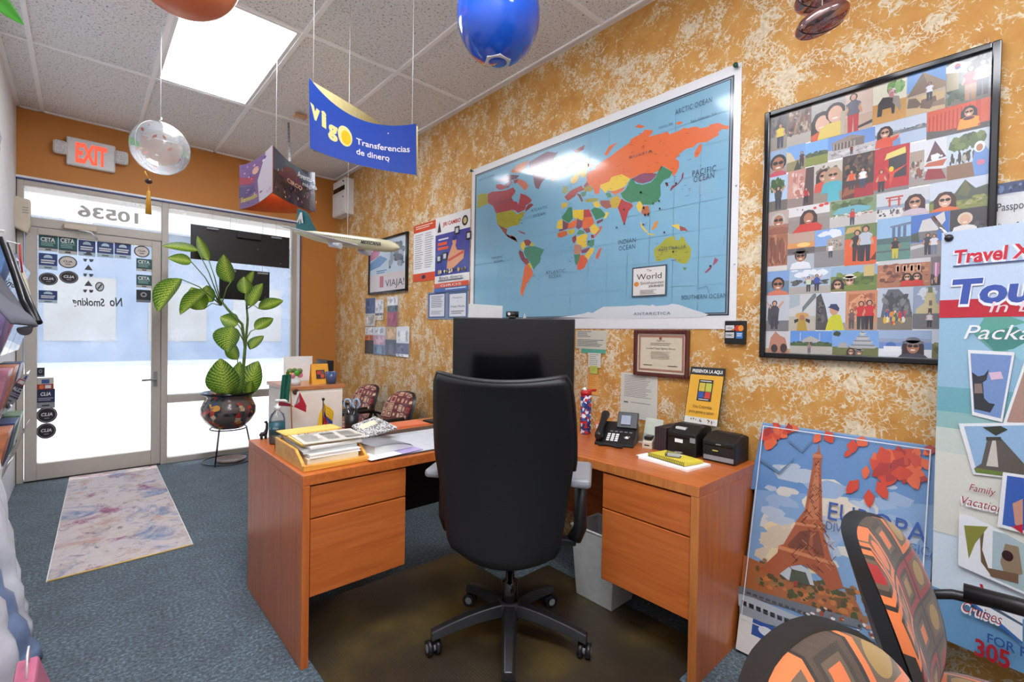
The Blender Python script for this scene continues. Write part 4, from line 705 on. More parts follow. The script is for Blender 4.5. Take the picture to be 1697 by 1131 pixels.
def ph_orange(P): bgd(P, (110, 128, 72), (226, 96, 44), .66); P.poly([(0, .8), (.1, .95), (.5, .96), (.52, .84)], (200, 166, 96)); person(P, .4, .1, .78, (40, 36, 44), (60, 40, 44)); person(P, .66, .08, .88, (186, 196, 206), (36, 40, 56)); P.poly([(.8, .1), (1, .3), (1, .1)], (110, 50, 30))
def ph_bay(P):
    bgd(P, (150, 190, 224), (96, 140, 128), .45, (80, 110, 110))
    for i in range(3): P.rect(.46+.16*i, .5, .55+.16*i, .8, (92, 110, 140), up=(i == 0))
    P.poly([(.38, .8), (1, .86), (1, .8), (.42, .76)], (110, 126, 150)).rect(0, .2, 1, .24, (90, 100, 100)); person(P, .56, .04, .5, (40, 36, 44), (206, 190, 60), skin=1)
def ph_statue(P): bgd(P, (66, 116, 196), (150, 146, 146), .36); P.poly([(.2, .6), (.3, .86), (.6, .9), (.86, 1), (.9, .8), (.7, .6)], (212, 210, 206)).poly([(.2, .6), (.24, .4), (.7, .4), (.7, .6)], (120, 118, 120)).poly([(0, .4), (.0, .55), (.2, .6), (.24, .36)], (70, 84, 70)).poly([(0, .2), (0, .28), (.7, .36), (.7, .3)], (206, 206, 206)); person(P, .46, .06, .5, (60, 60, 70), (50, 50, 58)); person(P, .62, .06, .46, (226, 226, 230), (120, 126, 150))
def ph_dark(P): P.rect(0, 0, 1, 1, (58, 54, 58)); face(P, .42, .56, .2, (222, 206, 180), (232, 230, 228), False, 2, False); P.specks(.6, 0, 1, .6, [(80, 76, 80), (44, 42, 46)], 12, .1, 25)
def ph_boatman(P): bgd(P, (130, 164, 216), (96, 130, 156), .5, (120, 130, 140)); face(P, .5, .42, .22, (26, 20, 22), (222, 120, 90), True, 1, False)
def ph_jump(P): bgd(P, (170, 190, 214), (176, 170, 160), .3); P.specks(0, .62, 1, 1, [(232, 236, 240)], 14, .14, 26, .6); P.specks(0, .3, 1, .6, [(60, 66, 70), (90, 90, 88)], 40, .07, 27); person(P, .48, .08, .62, (206, 214, 190), (60, 60, 66), arms=1); person(P, .68, .1, .66, (50, 80, 170), (50, 50, 70), arms=1)
def ph_cliff(P): bgd(P, (150, 180, 206), (110, 130, 60), .6); P.specks(0, .1, 1, .8, [(70, 96, 44), (130, 146, 66), (96, 116, 52)], 50, .12, 28); P.rect(.72, .55, .94, .98, (206, 180, 116)); P.specks(0, .0, .35, .4, [(44, 56, 34)], 8, .12, 29); face(P, .42, .4, .16, (80, 70, 50), (120, 136, 60), True, 0, False, (222, 214, 196)); face(P, .16, .26, .15, (40, 26, 26), (130, 120, 60), True)
def ph_ruins(P):
    bgd(P, (206, 206, 206), (176, 116, 84), .85); P.specks(0, .1, 1, .9, [(150, 92, 66), (196, 136, 100), (110, 66, 50)], 60, .1, 30)
    for i in range(4): P.rect(.36+.13*i, .55, .44+.13*i, .8, (222, 176, 146), up=(i == 0)).rect(.38+.13*i, .57, .42+.13*i, .76, (120, 66, 50), up=False)
    face(P, .58, .34, .1, (40, 26, 26), (206, 50, 40), True); face(P, .76, .34, .1, (40, 26, 26), (206, 50, 40), True)
def ph_pinkshirt(P): bgd(P, (120, 110, 110), (60, 56, 62), .4); P.rect(.3, .3, .8, .8, (200, 120, 160)).rect(.45, .3, .55, .8, (230, 226, 236)).specks(0, 0, 1, .4, [(206, 160, 130), (40, 36, 44)], 10, .15, 31)
def ph_mist(P): bgd(P, (196, 200, 208), (120, 120, 120), .3); P.specks(0, .1, .6, .8, [(70, 76, 76), (110, 116, 114)], 22, .15, 32, 1.8); person(P, .36, .06, .8, (70, 66, 76), (60, 56, 70), arms=1)
def ph_hat(P): bgd(P, (206, 206, 204), (190, 182, 166), .4); P.poly([(.5, .5), (1, .9), (1, 1), (.9, 1), (.5, .64)], (110, 120, 126)).poly([(0, .6), (.4, .7), (.4, 1), (0, 1)], (170, 184, 190)); P.ell(.5, .42, .26, .08, (206, 160, 90)).poly([(.3, .0), (.36, .34), (.62, .34), (.7, 0)], (186, 150, 50)).ell(.5, .36, .1, .08, SKN[1]).poly([(.2, .3), (.36, .34), (.36, .26), (.22, .2)], (40, 36, 40)).poly([(.8, .3), (.64, .34), (.64, .26), (.78, .2)], (40, 36, 40))
def ph_cap(P): bgd(P, (206, 212, 220), (150, 150, 150), .2); P.poly([(0, 0), (0, .9), (.16, 1), (.34, .6), (.44, .2), (.4, 0)], (74, 74, 76)); P.specks(.02, .1, .36, .8, [(50, 50, 54), (104, 100, 98)], 20, .07, 33); P.poly([(.34, 0), (.44, .3), (.6, .44), (.84, .4), (.98, .0)], (206, 206, 40)).ell(.62, .54, .15, .14, SKN[0]).poly([(.46, .6), (.5, .7), (.7, .7), (.8, .58), (.78, .5)], (44, 56, 100)).poly([(.4, .6), (.5, .66), (.5, .6)], (44, 56, 100))
def ph_treasury(P):
    bgd(P, (206, 140, 100), (190, 150, 124), .2); P.rect(.08, .6, .92, .92, (186, 112, 76)).poly([(.1, .7), (.5, .92), (.9, .7)], (222, 160, 116))
    for i in range(5): P.rect(.12+.17*i, .22, .18+.17*i, .64, (226, 170, 130), up=(i == 0))
    P.specks(0, .3, 1, 1, [(160, 92, 64), (220, 150, 110)], 24, .08, 34); person(P, .5, .02, .72, (206, 36, 40), (50, 56, 60)); person(P, .76, .02, .74, (206, 36, 40), (40, 40, 50)); person(P, .2, .04, .5, (120, 90, 90), (90, 80, 80))
def ph_khmer(P): bgd(P, (190, 200, 212), (130, 120, 108), .3); P.poly([(.1, .3), (.2, .8), (.3, .96), (.6, .96), (.9, .7), (1, .3)], (98, 100, 106)); P.specks(.1, .3, 1, .9, [(70, 72, 78), (126, 126, 128)], 40, .08, 35); P.specks(.15, .1, .85, .5, [(206, 60, 50), (222, 180, 50), (60, 90, 140), (226, 140, 60), (230, 220, 200), (60, 110, 90)], 40, .07, 36, 1.4)
def ph_church(P): bgd(P, (150, 166, 190), (110, 110, 114), .36); P.specks(0, .6, 1, 1, [(214, 218, 224)], 10, .16, 37, .6); P.poly([(.1, .36), (.1, .46), (.36, .6), (.4, .78), (.5, .96), (.6, .96), (.72, .76), (.74, .6), (1, .48), (1, .36)], (206, 190, 146)).rect(.48, .84, .62, .98, (110, 120, 90)).rect(.5, .36, .62, .48, (70, 56, 50)).rect(.52, .54, .62, .66, (120, 104, 84)); person(P, .55, .04, .36, (222, 214, 220), (40, 40, 46))
def ph_cones(P): bgd(P, (206, 206, 206), (190, 150, 124), .2); P.poly([(.1, 0), (.2, .7), (.4, 1), (.6, .8), (.8, .7), (.95, .0)], (190, 130, 104)).ell(.36, .2, .14, .2, (60, 46, 44)).ell(.74, .22, .14, .22, (66, 50, 46))
def ph_mosque(P): bgd(P, (96, 150, 222), (186, 180, 168), .4, (70, 96, 56)); P.poly([(.25, .5), (.35, .66), (.5, .78), (.65, .66), (.75, .5)], (186, 178, 172)).rect(.24, .5, .26, .92, (206, 206, 206)).rect(.7, .5, .72, .92, (206, 206, 206)); P.specks(0, .36, 1, .56, [(60, 80, 46), (84, 104, 60)], 30, .07, 38, .9); person(P, .47, .03, .48, (150, 130, 136), (110, 96, 104))
def ph_castle(P):
    bgd(P, (122, 168, 224), (110, 116, 66), .34)
    for i in range(4): P.poly([(.42+.07*i, .3+.17*i), (.38+.07*i, .36+.17*i), (.46+.07*i, .46+.17*i), (.88-.06*i, .46+.17*i), (.98-.08*i, .36+.17*i), (.92-.08*i, .3+.17*i)], (176+8*i, 176+8*i, 176+6*i)).rect(.42+.07*i, .40+.17*i, .92-.07*i, .43+.17*i, (90, 96, 96))
    P.poly([(.12, .3), (.16, .46), (.26, .54), (.34, .46), (.36, .3)], (170, 170, 166)); P.specks(0, .7, .2, 1, [(50, 66, 44)], 8, .08, 39); face(P, .42, .14, .1, (50, 34, 34), (90, 80, 80), True); face(P, .6, .14, .1, (60, 60, 60), (80, 90, 80), True, 0, False, (150, 150, 150))
def ph_aegean(P): bgd(P, (160, 182, 214), (110, 146, 200), .6, (150, 164, 190)); P.rect(0, .0, 1, .3, (226, 230, 236)).ell(.24, .42, .1, .14, (70, 110, 180)).rect(.1, .2, .44, .4, (236, 238, 242)); face(P, .66, .38, .21, (50, 28, 28), (60, 60, 76), True, 1, True, (110, 112, 124))
def ph_hills(P): bgd(P, (206, 216, 226), (112, 110, 66), .5); P.specks(0, .1, 1, .6, [(84, 92, 50), (140, 130, 90)], 26, .14, 40)
PH = [((35,292),(95,372),ph_grey), ((95,280),(180,352),ph_crowd), ((180,255),(300,330),ph_couple), ((300,225),(398,300),ph_sandwoman), ((398,165),(518,262),ph_elephant), ((518,112),(655,235),ph_pyramid), ((657,66),(790,200),ph_flag),
 ((37,390),(92,470),ph_shades), ((95,372),(160,450),ph_tent), ((160,360),(240,425),ph_field), ((240,338),(400,395),ph_temple), ((403,292),(588,350),ph_lake), ((590,247),(792,310),ph_torii),
 ((37,478),(97,590),ph_tree), ((97,457),(190,570),ph_pink), ((190,428),(290,560),ph_teal), ((290,402),(405,540),ph_bar), ((405,376),(528,520),ph_redshop), ((528,352),(660,475),ph_boat), ((662,333),(793,465),ph_mangrove),
 ((40,602),(97,676),ph_scarf), ((100,587),(245,670),ph_redballoons), ((247,562),(410,640),ph_jet), ((412,537),(597,612),ph_torii2), ((600,502),(797,590),ph_peak),
 ((40,682),(97,805),ph_canyon), ((97,677),(192,800),ph_sunset), ((193,662),(298,790),ph_plaza), ((298,652),(412,778),ph_orange), ((412,622),(532,765),ph_bay), ((533,612),(668,750),ph_statue), ((670,593),(797,675),ph_dark),
 ((45,812),(103,892),ph_boatman), ((103,807),(248,885),ph_jump), ((250,797),(413,872),ph_cliff), ((415,777),(602,865),ph_ruins), ((602,767),(640,850),ph_pinkshirt), ((642,765),(796,848),ph_field),
 ((47,897),(102,1020),ph_mist), ((102,895),(197,1018),ph_hat), ((197,892),(302,1017),ph_cap), ((302,882),(414,1012),ph_treasury), ((415,870),(540,1010),ph_khmer), ((540,865),(650,1008),ph_church), ((652,858),(796,1004),ph_temple),
 ((47,1024),(105,1098),ph_cones), ((107,1022),(255,1100),ph_mosque), ((255,1020),(418,1100),ph_castle), ((420,1019),(607,1102),ph_aegean), ((608,1016),(796,1105),ph_hills), ((670,680),(796,760),ph_plaza)]
RC = []
for (a, b, fn) in PH:
    p0 = atx(1260+a[0]/2.135, 70+a[1]/2.135, XR-.012); p1 = atx(1260+b[0]/2.135, 70+b[1]/2.135, XR-.012)
    RC.append([min(p0.y, CY0-w-.001), max(p1.y, CY1+w+.001), max(p1.z, CZ0+w+.001), min(p0.z, CZ1-w-.001), fn])
for _pass in range(4):                                             # part those that overlap
    for i, r in enumerate(RC):
        for q in RC[i+1:]:
            oy = min(r[0], q[0])-max(r[1], q[1]); oz = min(r[3], q[3])-max(r[2], q[2])
            if oy > 1e-6 and oz > 1e-6:
                if oz <= oy:
                    hi_, lo_ = (r, q) if r[2]+r[3] > q[2]+q[3] else (q, r); m = (hi_[2]+lo_[3])/2; hi_[2] = m+.0003; lo_[3] = m-.0003
                else:
                    lf_, rt_ = (r, q) if r[0]+r[1] > q[0]+q[1] else (q, r); m = (lf_[1]+rt_[0])/2; lf_[1] = m+.0003; rt_[0] = m-.0003
for _pass in range(2):                                             # butt the photographs against each other
    for r in RC:
        lim = CZ0+w+.001
        for q in RC:
            if q is not r and min(r[0], q[0])-max(r[1], q[1]) > .0002 and q[3] < r[2]+1e-5: lim = max(lim, q[3]+.0005)
        if r[2]-lim < .075: r[2] = min(r[2], lim) if lim < r[2] else r[2]
        lim = CZ1-w-.001
        for q in RC:
            if q is not r and min(r[0], q[0])-max(r[1], q[1]) > .0002 and q[2] > r[3]-1e-5: lim = min(lim, q[2]-.0005)
        if lim-r[3] < .09: r[3] = max(r[3], lim)
        lim = CY1+w+.001
        for q in RC:
            if q is not r and min(r[3], q[3])-max(r[2], q[2]) > .0002 and q[0] < r[1]+1e-5: lim = max(lim, q[0]+.0005)
        if r[1]-lim < .05: r[1] = min(r[1], lim)
        lim = CY0-w-.001
        for q in RC:
            if q is not r and min(r[3], q[3])-max(r[2], q[2]) > .0002 and q[1] > r[0]-1e-5: lim = min(lim, q[1]-.0005)
        if lim-r[0] < .05: r[0] = max(r[0], lim)
for y0, y1, z0, z1, fn in RC:
    P = Print((XR-.0135, y0, z0), (0, y1-y0, 0), (0, 0, z1-z0), eps=.00006, thick=.001)
    fn(P)
    for q in range(len(P.mb.v)):                                   # trim what runs over the photograph's edge
        pv = P.mb.v[q]; pv.y = min(y0, max(y1, pv.y)); pv.z = min(z1, max(z0, pv.z))
    P.build('photo', PR_GLASS, cg)
# ------------------------------------------------------------------ smaller sheets on the wall
def sheet(name, label, cat, box4, draw, m=PR_SATIN, off=.004, group=None, **kw):
    P = wallprint(*box4, off=off, **kw); draw(P); o = P.build(name, m); return tag(o, label, cat, group)
def d_red(P): P.rect(0, .86, 1, 1, (226, 84, 50)).rect(0, 0, 1, .14, (226, 84, 50)).lines(.1, .9, .9, .97, 2, (250, 220, 200)).lines(.08, .2, .46, .82, 16, (170, 170, 176), .35, .3, 1).lines(.54, .2, .92, .82, 16, (170, 170, 176), .35, .3, 2).ell(.5, .07, .09, .035, (60, 50, 90))
sheet('price_flyer', 'white flyer with red bands and small print beside the blue poster', 'flyer', (686.5, 375.5, 721.5, 463.5), d_red)
def d_blue(P):
    P.rect(0, 0, 1, 1, (246, 244, 242)).rect(0, .22, 1, .77, (64, 78, 160)).text('JIRI CAMBIO', .22, .87, .05, (200, 70, 50), w=.52, bold=.03).poly([(.06, .8), (.12, .95), (.18, .8)], (60, 50, 80)).ell(.86, .87, .08, .065, (40, 36, 40), 20).ell(.86, .87, .05, .04, (206, 190, 140), 16)
    P.rect(.08, .62, .36, .66, (226, 90, 60)).rect(.08, .56, .4, .6, (226, 90, 60)).rect(.1, .69, .4, .71, (220, 220, 240))
    P.poly([(.36, .3), (.4, .46), (.52, .6), (.6, .6), (.66, .52), (.86, .5), (.84, .4), (.56, .3)], (226, 160, 120)).ell(.58, .64, .06, .06, (222, 156, 120)).ell(.58, .68, .07, .03, (50, 60, 140)).poly([(.4, .42), (.84, .5), (.84, .47), (.42, .39)], (214, 80, 60))
    for u, v in ((.58, .72), (.9, .62), (.06, .4), (.24, .42)): P.rect(u, v, u+.14, v+.1, (44, 44, 56)).rect(u+.03, v+.02, u+.11, v+.08, (210, 210, 220))
    P.specks(.02, .24, .98, .3, [(230, 226, 220), (60, 56, 60), (206, 170, 90)], 24, .03, 3).text('Envia dinero', .16, .17, .04, (60, 60, 90), w=.66).lines(.12, .135, .86, .16, 1, (90, 90, 110)).rect(0, .06, 1, .12, (222, 84, 52)).text('GIROS', .5, .072, .03, (250, 240, 236), w=.6, align='c').rect(0, 0, 1, .055, (64, 100, 176)).lines(.35, .01, .95, .045, 1, (220, 230, 244))
sheet('money_poster', 'blue and white money transfer poster left of the map', 'poster', (723, 363, 778.5, 480.5), d_blue, PR_GLOSS)
def d_cert(P): P.rect(0, 0, 1, 1, (82, 106, 150)).frame(.02, .015, .98, .985, .02, .015, (200, 208, 222)).rect(.12, .1, .88, .9, (232, 234, 240))
def d_cert1(P): d_cert(P); P.lines(.2, .4, .82, .84, 7, (120, 124, 140), .4, .2).lines(.2, .16, .82, .3, 3, (150, 154, 166))
def d_cert2(P): d_cert(P); P.text('Passport', .5, .74, .07, (90, 92, 110), w=.44, align='c').text('&', .5, .6, .05, (90, 92, 110), align='c').text('Visas Made', .5, .42, .08, (90, 92, 110), w=.66, align='c').lines(.2, .16, .82, .3, 2, (130, 134, 150))
sheet('framed_notice', 'blue bordered notice of small print, left of the pair beside the map', 'notice', (709.5, 485.5, 740.8, 529), d_cert1)
sheet('framed_notice', 'blue bordered notice in large lettering, right of the pair beside the map', 'notice', (742, 484, 777, 529), d_cert2)
# framed beach poster
fb = thing('framed_poster', 'black framed beach travel poster above the brochures', 'picture', (XR, 4.25, 1.66)); by0, by1, bz0, bz1 = 4.64, 3.86, 1.665, 2.21
q = MB(); k = .022
for a, b in (((XR-.025, by1, bz0), (XR, by1+k, bz1)), ((XR-.025, by0-k, bz0), (XR, by0, bz1)), ((XR-.025, by1+k, bz0), (XR, by0-k, bz0+k)), ((XR-.025, by1+k, bz1-k), (XR, by0-k, bz1))): q.box(a, b)
q.build('frame', 'black_gloss', fb, True, .003)
P = Print((XR-.012, by0-k, bz0+k), (0, by1-by0+2*k, 0), (0, 0, bz1-bz0-2*k)); P.rect(0, 0, 1, 1, (206, 226, 240)).rect(0, 0, 1, .35, (230, 218, 216)).poly([(0, .45), (.3, .5), (.5, .62), (.3, .72), (0, .6)], (110, 156, 206)).poly([(.0, .64), (.24, .7), (.3, .8), (0, .86)], (206, 130, 160)).specks(.5, .4, 1, .95, [(120, 126, 136), (170, 176, 186), (90, 100, 110)], 40, .08, 5).specks(0, .78, .34, .98, [(206, 96, 120), (90, 120, 190), (230, 200, 200)], 22, .06, 6).text('VIAJA!', .46, .08, .14, (40, 40, 60), w=.5).rect(.3, .08, .4, .3, (206, 96, 110)).lines(.2, .34, .5, .42, 2, (90, 140, 190)); P.build('print', PR_GLASS, fb)
# brochures in pockets
mat('acrylic_edge', (190, 200, 206), .2)
def broch(name, label, cs, cols, words=0):
    c = [(580+x/7.538, 470+y/7.538) for x, y in cs]
    def dr_(P):
        n = len(cols); v = 1.0
        for i, (f, col) in enumerate(cols):
            P.rect(0, max(0, v-f), 1, v, col); P.specks(.03, max(0, v-f), .97, v, [tuple(min(255, int(x*1.15)+8) for x in col), tuple(int(x*.78) for x in col)], 10, .12, i+words); v -= f
    sheet(name, label, 'brochure', (*c[0], *c[1]), dr_, PR_GLOSS, .008, 'travel brochures on the wall', thick=.004)
broch('brochure', 'blue and white harbour brochure, topmost on the left below the beach poster', ((205, 190), (322, 535)), [(.55, (70, 96, 140)), (.45, (214, 210, 202))], 1)
broch('brochure', 'white brochure with brown lines beside the harbour brochure', ((325, 212), (425, 458)), [(.65, (236, 236, 238)), (.12, (110, 110, 116)), (.23, (222, 206, 180))], 2)
broch('brochure', 'white and crimson brochure alone below the beach poster', ((478, 172), (605, 535)), [(.3, (238, 236, 238)), (.22, (78, 96, 110)), (.48, (170, 60, 92))], 3)
broch('brochure', 'black and orange brochure, leftmost of the bottom four', ((200, 545), (303, 880)), [(.3, (222, 224, 228)), (.2, (206, 110, 66)), (.5, (44, 44, 48))], 4)
broch('brochure', 'pale blue brochure with pink towers, second of the bottom four', ((308, 543), (447, 895)), [(.3, (226, 230, 238)), (.35, (196, 160, 176)), (.35, (110, 130, 160))], 5)
broch('brochure', 'pyramid brochure with charcoal base, third of the bottom four', ((452, 543), (588, 905)), [(.45, (200, 164, 120)), (.55, (72, 76, 92))], 6)
broch('brochure', 'white brochure with a violet crowd photo, rightmost of the bottom four', ((592, 540), (745, 925)), [(.55, (236, 238, 244)), (.36, (96, 94, 130)), (.09, (226, 226, 232))], 7)
# papers right of the monitor
def d_letterhead(P): P.lines(.05, .6, .55, .95, 4, (120, 122, 124), .4, .4).lines(.05, .1, .95, .5, 5, (90, 92, 96), .35, .3)
sheet('paper_notice', 'small typed notice taped up right of the monitor', 'paper', (955.5, 548, 1005, 580), d_letterhead, PR_MATTE, base=(214, 210, 192))
sheet('paper_slip', 'torn teal slip of paper below the typed notice', 'paper', (964, 578, 1004, 587), lambda P: P.poly([(0, .1), (1, 0), (1, 1), (.1, .95)], (96, 176, 150)), PR_MATTE, base=(104, 180, 156))
sheet('paper_slip', 'white handwritten slip below the teal slip', 'paper', (976, 585, 996, 610), lambda P: P.lines(.1, .1, .9, .9, 6, (150, 150, 150), .25, .4), PR_MATTE, .006, base=(226, 224, 212))
sheet('sticky_note', 'lime green sticky note under the white slip', 'sticky note', (979.5, 606, 991, 620), lambda P: P.lines(.2, .3, .8, .7, 2, (150, 170, 60), .3), PR_MATTE, .008, base=(200, 206, 96))
sheet('sticky_note', 'orange sticky note under the lime green note', 'sticky note', (974.5, 620, 992, 656), lambda P: P.lines(.1, .4, .9, .95, 6, (200, 130, 50), .25, .4), PR_MATTE, .004, base=(244, 172, 84))
sheet('typed_letter', 'long typed letter taped to the wall above the phone', 'paper', (1030, 617, 1089, 700), lambda P: P.lines(.1, .45, .85, .95, 14, (130, 130, 134), .3, .25).rect(.1, .33, .22, .36, (90, 90, 96)).lines(.3, .33, .85, .36, 1, (150, 150, 150)), PR_MATTE, base=(222, 220, 208))
# diploma
dp = thing('diploma', 'framed cream diploma in a dark red wood frame above the phone', 'picture', (XR, 1.29, 1.07)); k = .02; a0, a1, c0, c1 = 1.443, 1.13, 1.074, 1.317
mat('mahogany', (84, 32, 26), .25, coat=.4)
q = MB()
for a, b in (((XR-.022, a1, c0), (XR, a1+k, c1)), ((XR-.022, a0-k, c0), (XR, a0, c1)), ((XR-.022, a1+k, c0), (XR, a0-k, c0+k)), ((XR-.022, a1+k, c1-k), (XR, a0-k, c1))): q.box(a, b)
q.build('frame', 'mahogany', dp, True, .005)
P = Print((XR-.010, a0-k, c0+k), (0, a1-a0+2*k, 0), (0, 0, c1-c0-2*k), base=(228, 216, 188)); P.frame(.03, .04, .97, .96, .03, .045, (176, 120, 100)).frame(.06, .085, .94, .915, .008, .012, (190, 150, 120)).text('Diploma', .5, .8, .05, (110, 90, 84), w=.16, align='c').lines(.28, .68, .72, .76, 2, (130, 112, 104), .35, .1).text('Certified Travel Agency Advisor', .5, .6, .05, (70, 60, 60), w=.62, align='c').lines(.3, .34, .7, .54, 6, (150, 132, 120), .3, .1).lines(.14, .14, .34, .2, 1, (110, 96, 90), .3).lines(.66, .14, .86, .2, 1, (110, 96, 90), .3).ell(.5, .88, .03, .04, (170, 80, 60)); P.build('print', PR_GLASS, dp)
# payment card sign
cs = thing('card_sign', 'small black sign with payment card logos at the map corner', 'sign', (XR, .92, 1.25)); a = atx(1201, 532, XR-.02); b = atx(1234.5, 571, XR-.02)
MB().box((XR-.02, b.y, b.z), (XR, a.y, a.z)).build('plate', 'black_plastic', cs, True, .003)
P = Print((XR-.0202, a.y, b.z), (0, b.y-a.y, 0), (0, 0, a.z-b.z), thick=0)
P.rect(.06, .58, .48, .8, (226, 226, 222)).text('VISA', .1, .64, .09, (40, 60, 130), w=.3).poly([(.3, .58), (.48, .58), (.48, .68)], (214, 120, 50)).ell(.64, .68, .13, .13, (214, 50, 44)).ell(.8, .68, .13, .13, (236, 150, 50)).rect(.06, .26, .48, .5, (224, 226, 226)).text('DISC', .1, .33, .1, (50, 50, 60), w=.33, bold=.03).rect(.58, .24, .9, .52, (60, 130, 200)).lines(.62, .3, .86, .46, 2, (220, 236, 248), .5, .1); P.build('logos', PR_GLOSS, cs)
# notice cut by the picture's right edge
def d_pas(P): P.rect(0, .8, 1, 1, (46, 66, 110)).specks(0, .8, 1, 1, [(90, 120, 170), (30, 44, 84)], 30, .03, 3, 2).rect(0, .78, 1, .8, (210, 214, 222)).text('Passports', .03, .5, .15, (40, 44, 60), w=.46).text('Visas & more', .0, .12, .17, (40, 44, 60), w=.6)
sheet('passport_notice', 'framed passport notice right of the photo collage', 'notice', (1650, 306, 1790, 384), d_pas, PR_GLOSS, base=(226, 226, 228))
# leaning Europa poster
ep = thing('poster_board', 'large Europe poster board with a lattice tower leaning against the wall', 'poster', (2.15, .5, 0))
tl = V((2.209, .785, .914)); bl = V((1.985, .785, .012)); Ue = V((0, -.575, 0))
P = Print(bl, Ue, tl-bl, thick=.008, base=(110, 120, 130), eps=.0003)
def e_(x, y): # traced from the crop at (1180,690)
    X, Y = 1180+x/2.565, 690+y/2.565; d = ray(X, Y); n = P.N; t_ = (P.O-EYE).dot(n)/d.dot(n); p = EYE+d*t_-P.O
    return (p.dot(P.U)/P.U.length_squared, p.dot(P.W)/P.W.length_squared)
E = lambda pts: [e_(*p) for p in pts]
P.rect(0, 0, 1, 1, (126, 162, 200)).poly(E([(215,35),(965,135),(955,380),(160,310)]), (96, 140, 190)).specks(.02, .42, .98, .85, [(206, 204, 196), (222, 210, 190), (176, 190, 206), (150, 174, 204)], 60, .11, 8, .35).specks(.02, .36, .5, .6, [(226, 206, 166), (206, 190, 166)], 14, .12, 9, .4)
P.poly(E([(135,590),(200,620),(280,650),(420,700),(600,760),(640,840),(620,900),(120,760)]), (168, 100, 56)).specks(.05, .28, .8, .42, [(110, 80, 44), (196, 120, 60), (84, 72, 40), (150, 110, 70), (70, 84, 46)], 120, .026, 10, .5)
TW = (168, 88, 52)
P.poly(E([(455,115),(460,150),(470,175),(465,205),(470,450),(485,490),(475,500),(510,610),(530,640),(560,730),(500,745),(470,690),(430,655),(380,630),(330,640),(280,680),(200,655),(280,580),(285,550),(305,545),(355,460),(360,445),(395,400),(430,200),(430,165),(450,150)]), TW)
P.poly(E([(445,210),(455,210),(455,440),(400,440)]), (196, 118, 76)).poly(E([(320,548),(375,490),(420,485),(410,570),(330,560)]), (120, 64, 44)).poly(E([(430,490),(455,490),(480,600),(430,580)]), (130, 68, 46)).poly(E([(355,450),(480,470),(480,480),(355,462)]), (206, 130, 84)).poly(E([(285,548),(515,620),(520,635),(285,565)]), (206, 130, 84)).poly(E([(430,160),(470,165),(470,180),(430,180)]), (196, 118, 76)).poly(E([(290,670),(330,640),(380,632),(420,660),(436,720),(330,700)]), (190, 196, 200)).poly(E([(340,650),(400,665),(420,720),(330,700)]), (74, 84, 66)).poly(E([(350,700),(368,700),(368,725),(350,725)]), (150, 60, 50))
rn = random.Random(3)
for i in range(110):                                              # lattice bars
    y = rn.uniform(190, 640); hwid = 12+max(0, (y-190))**1.45*.0225; x = 446-(y-190)*.06+rn.uniform(-hwid, hwid)*.62; l = 6+hwid*.12; sgn = rn.choice((-1, 1)); P.poly(E([(x, y), (x+l, y+sgn*l), (x+l, y+sgn*l+4), (x, y+4)]), rn.choice(((110, 56, 36), (206, 132, 90), (90, 44, 30))), up=False)
P.k += 1
for x0, y0, x1, y1, th, col in ((115, 745, 670, 1040, 60, (176, 184, 192)), (115, 720, 640, 930, 34, (110, 116, 122)), (120, 800, 660, 1010, 50, (150, 158, 166))): P.poly(E([(x0, y0), (x1, y1-60), (x1, y1-60+th), (x0, y0+th)]), col)
for i in range(18): x = 130+i*30; y = 782+i*12.2; P.poly(E([(x, y), (x+20, y+8), (x+20, y+28), (x, y+20)]), (36, 42, 50), up=False)
for i in range(18): x = 150+i*27; y = 745+i*9.5; P.poly(E([(x, y), (x+18, y+6), (x+18, y+16), (x, y+10)]), (70, 76, 84), up=False)
P.specks(.35, .22, .9, .31, [(226, 220, 214), (196, 130, 90), (160, 70, 50), (220, 200, 180), (70, 60, 56)], 70, .014, 11, .5)
P.poly([(0, 0)] + [(i/14, .075+.075*math.cos((i/14-.15)*2.2)) for i in range(15)] + [(1, 0)], (234, 232, 226)).rect(.09, .085, .26, .15, (40, 84, 160)).ell(.18, .12, .05, .018, (226, 232, 240)).text('europas', .62, .045, .035, (40, 70, 150), w=.34, bold=.03)
for c, x, y, a, ln, wd in [(0, 600, 300, 2.3, 80, 26), (1, 655, 240, 1.7, 60, 18), (0, 670, 350, 1.5, 80, 24), (0, 725, 315, 1.05, 90, 26), (1, 250, 110, 2.0, 80, 30), (0, 235, 80, 2.4, 70, 26), (1, 300, 75, .6, 60, 22), (0, 500, 90, 1.0, 60, 24), (1, 450, 95, 2.2, 50, 18), (0, 600, 130, 1.6, 60, 26), (1, 640, 110, .5, 60, 24), (0, 580, 160, 2.4, 40, 14)] + [(rn.randint(0, 2), rn.uniform(700, 880), rn.uniform(150, 280), rn.uniform(0, 3), rn.uniform(60, 110), rn.uniform(22, 36)) for _ in range(22)] + [(rn.randint(0, 2), rn.uniform(860, 950), rn.uniform(140, 210), rn.uniform(0, 3), 60, 20) for _ in range(8)]+[(rn.randint(0, 2), rn.uniform(220, 350), rn.uniform(45, 90), rn.uniform(0, 3), 50, 16) for _ in range(8)]:
    dx, dy = math.cos(a), math.sin(a); P.poly(E([(x-dx*ln*.5, y-dy*ln*.5), (x-dx*ln*.1-dy*wd, y-dy*ln*.1+dx*wd), (x+dx*ln*.3-dy*wd*.6, y+dy*ln*.3+dx*wd*.6), (x+dx*ln*.5, y+dy*ln*.5), (x+dx*ln*.3+dy*wd*.6, y+dy*ln*.3-dx*wd*.6), (x-dx*ln*.1+dy*wd, y-dy*ln*.1-dx*wd)]), ((206, 60, 30), (226, 96, 50), (170, 36, 28))[c], up=False); P.k += .05
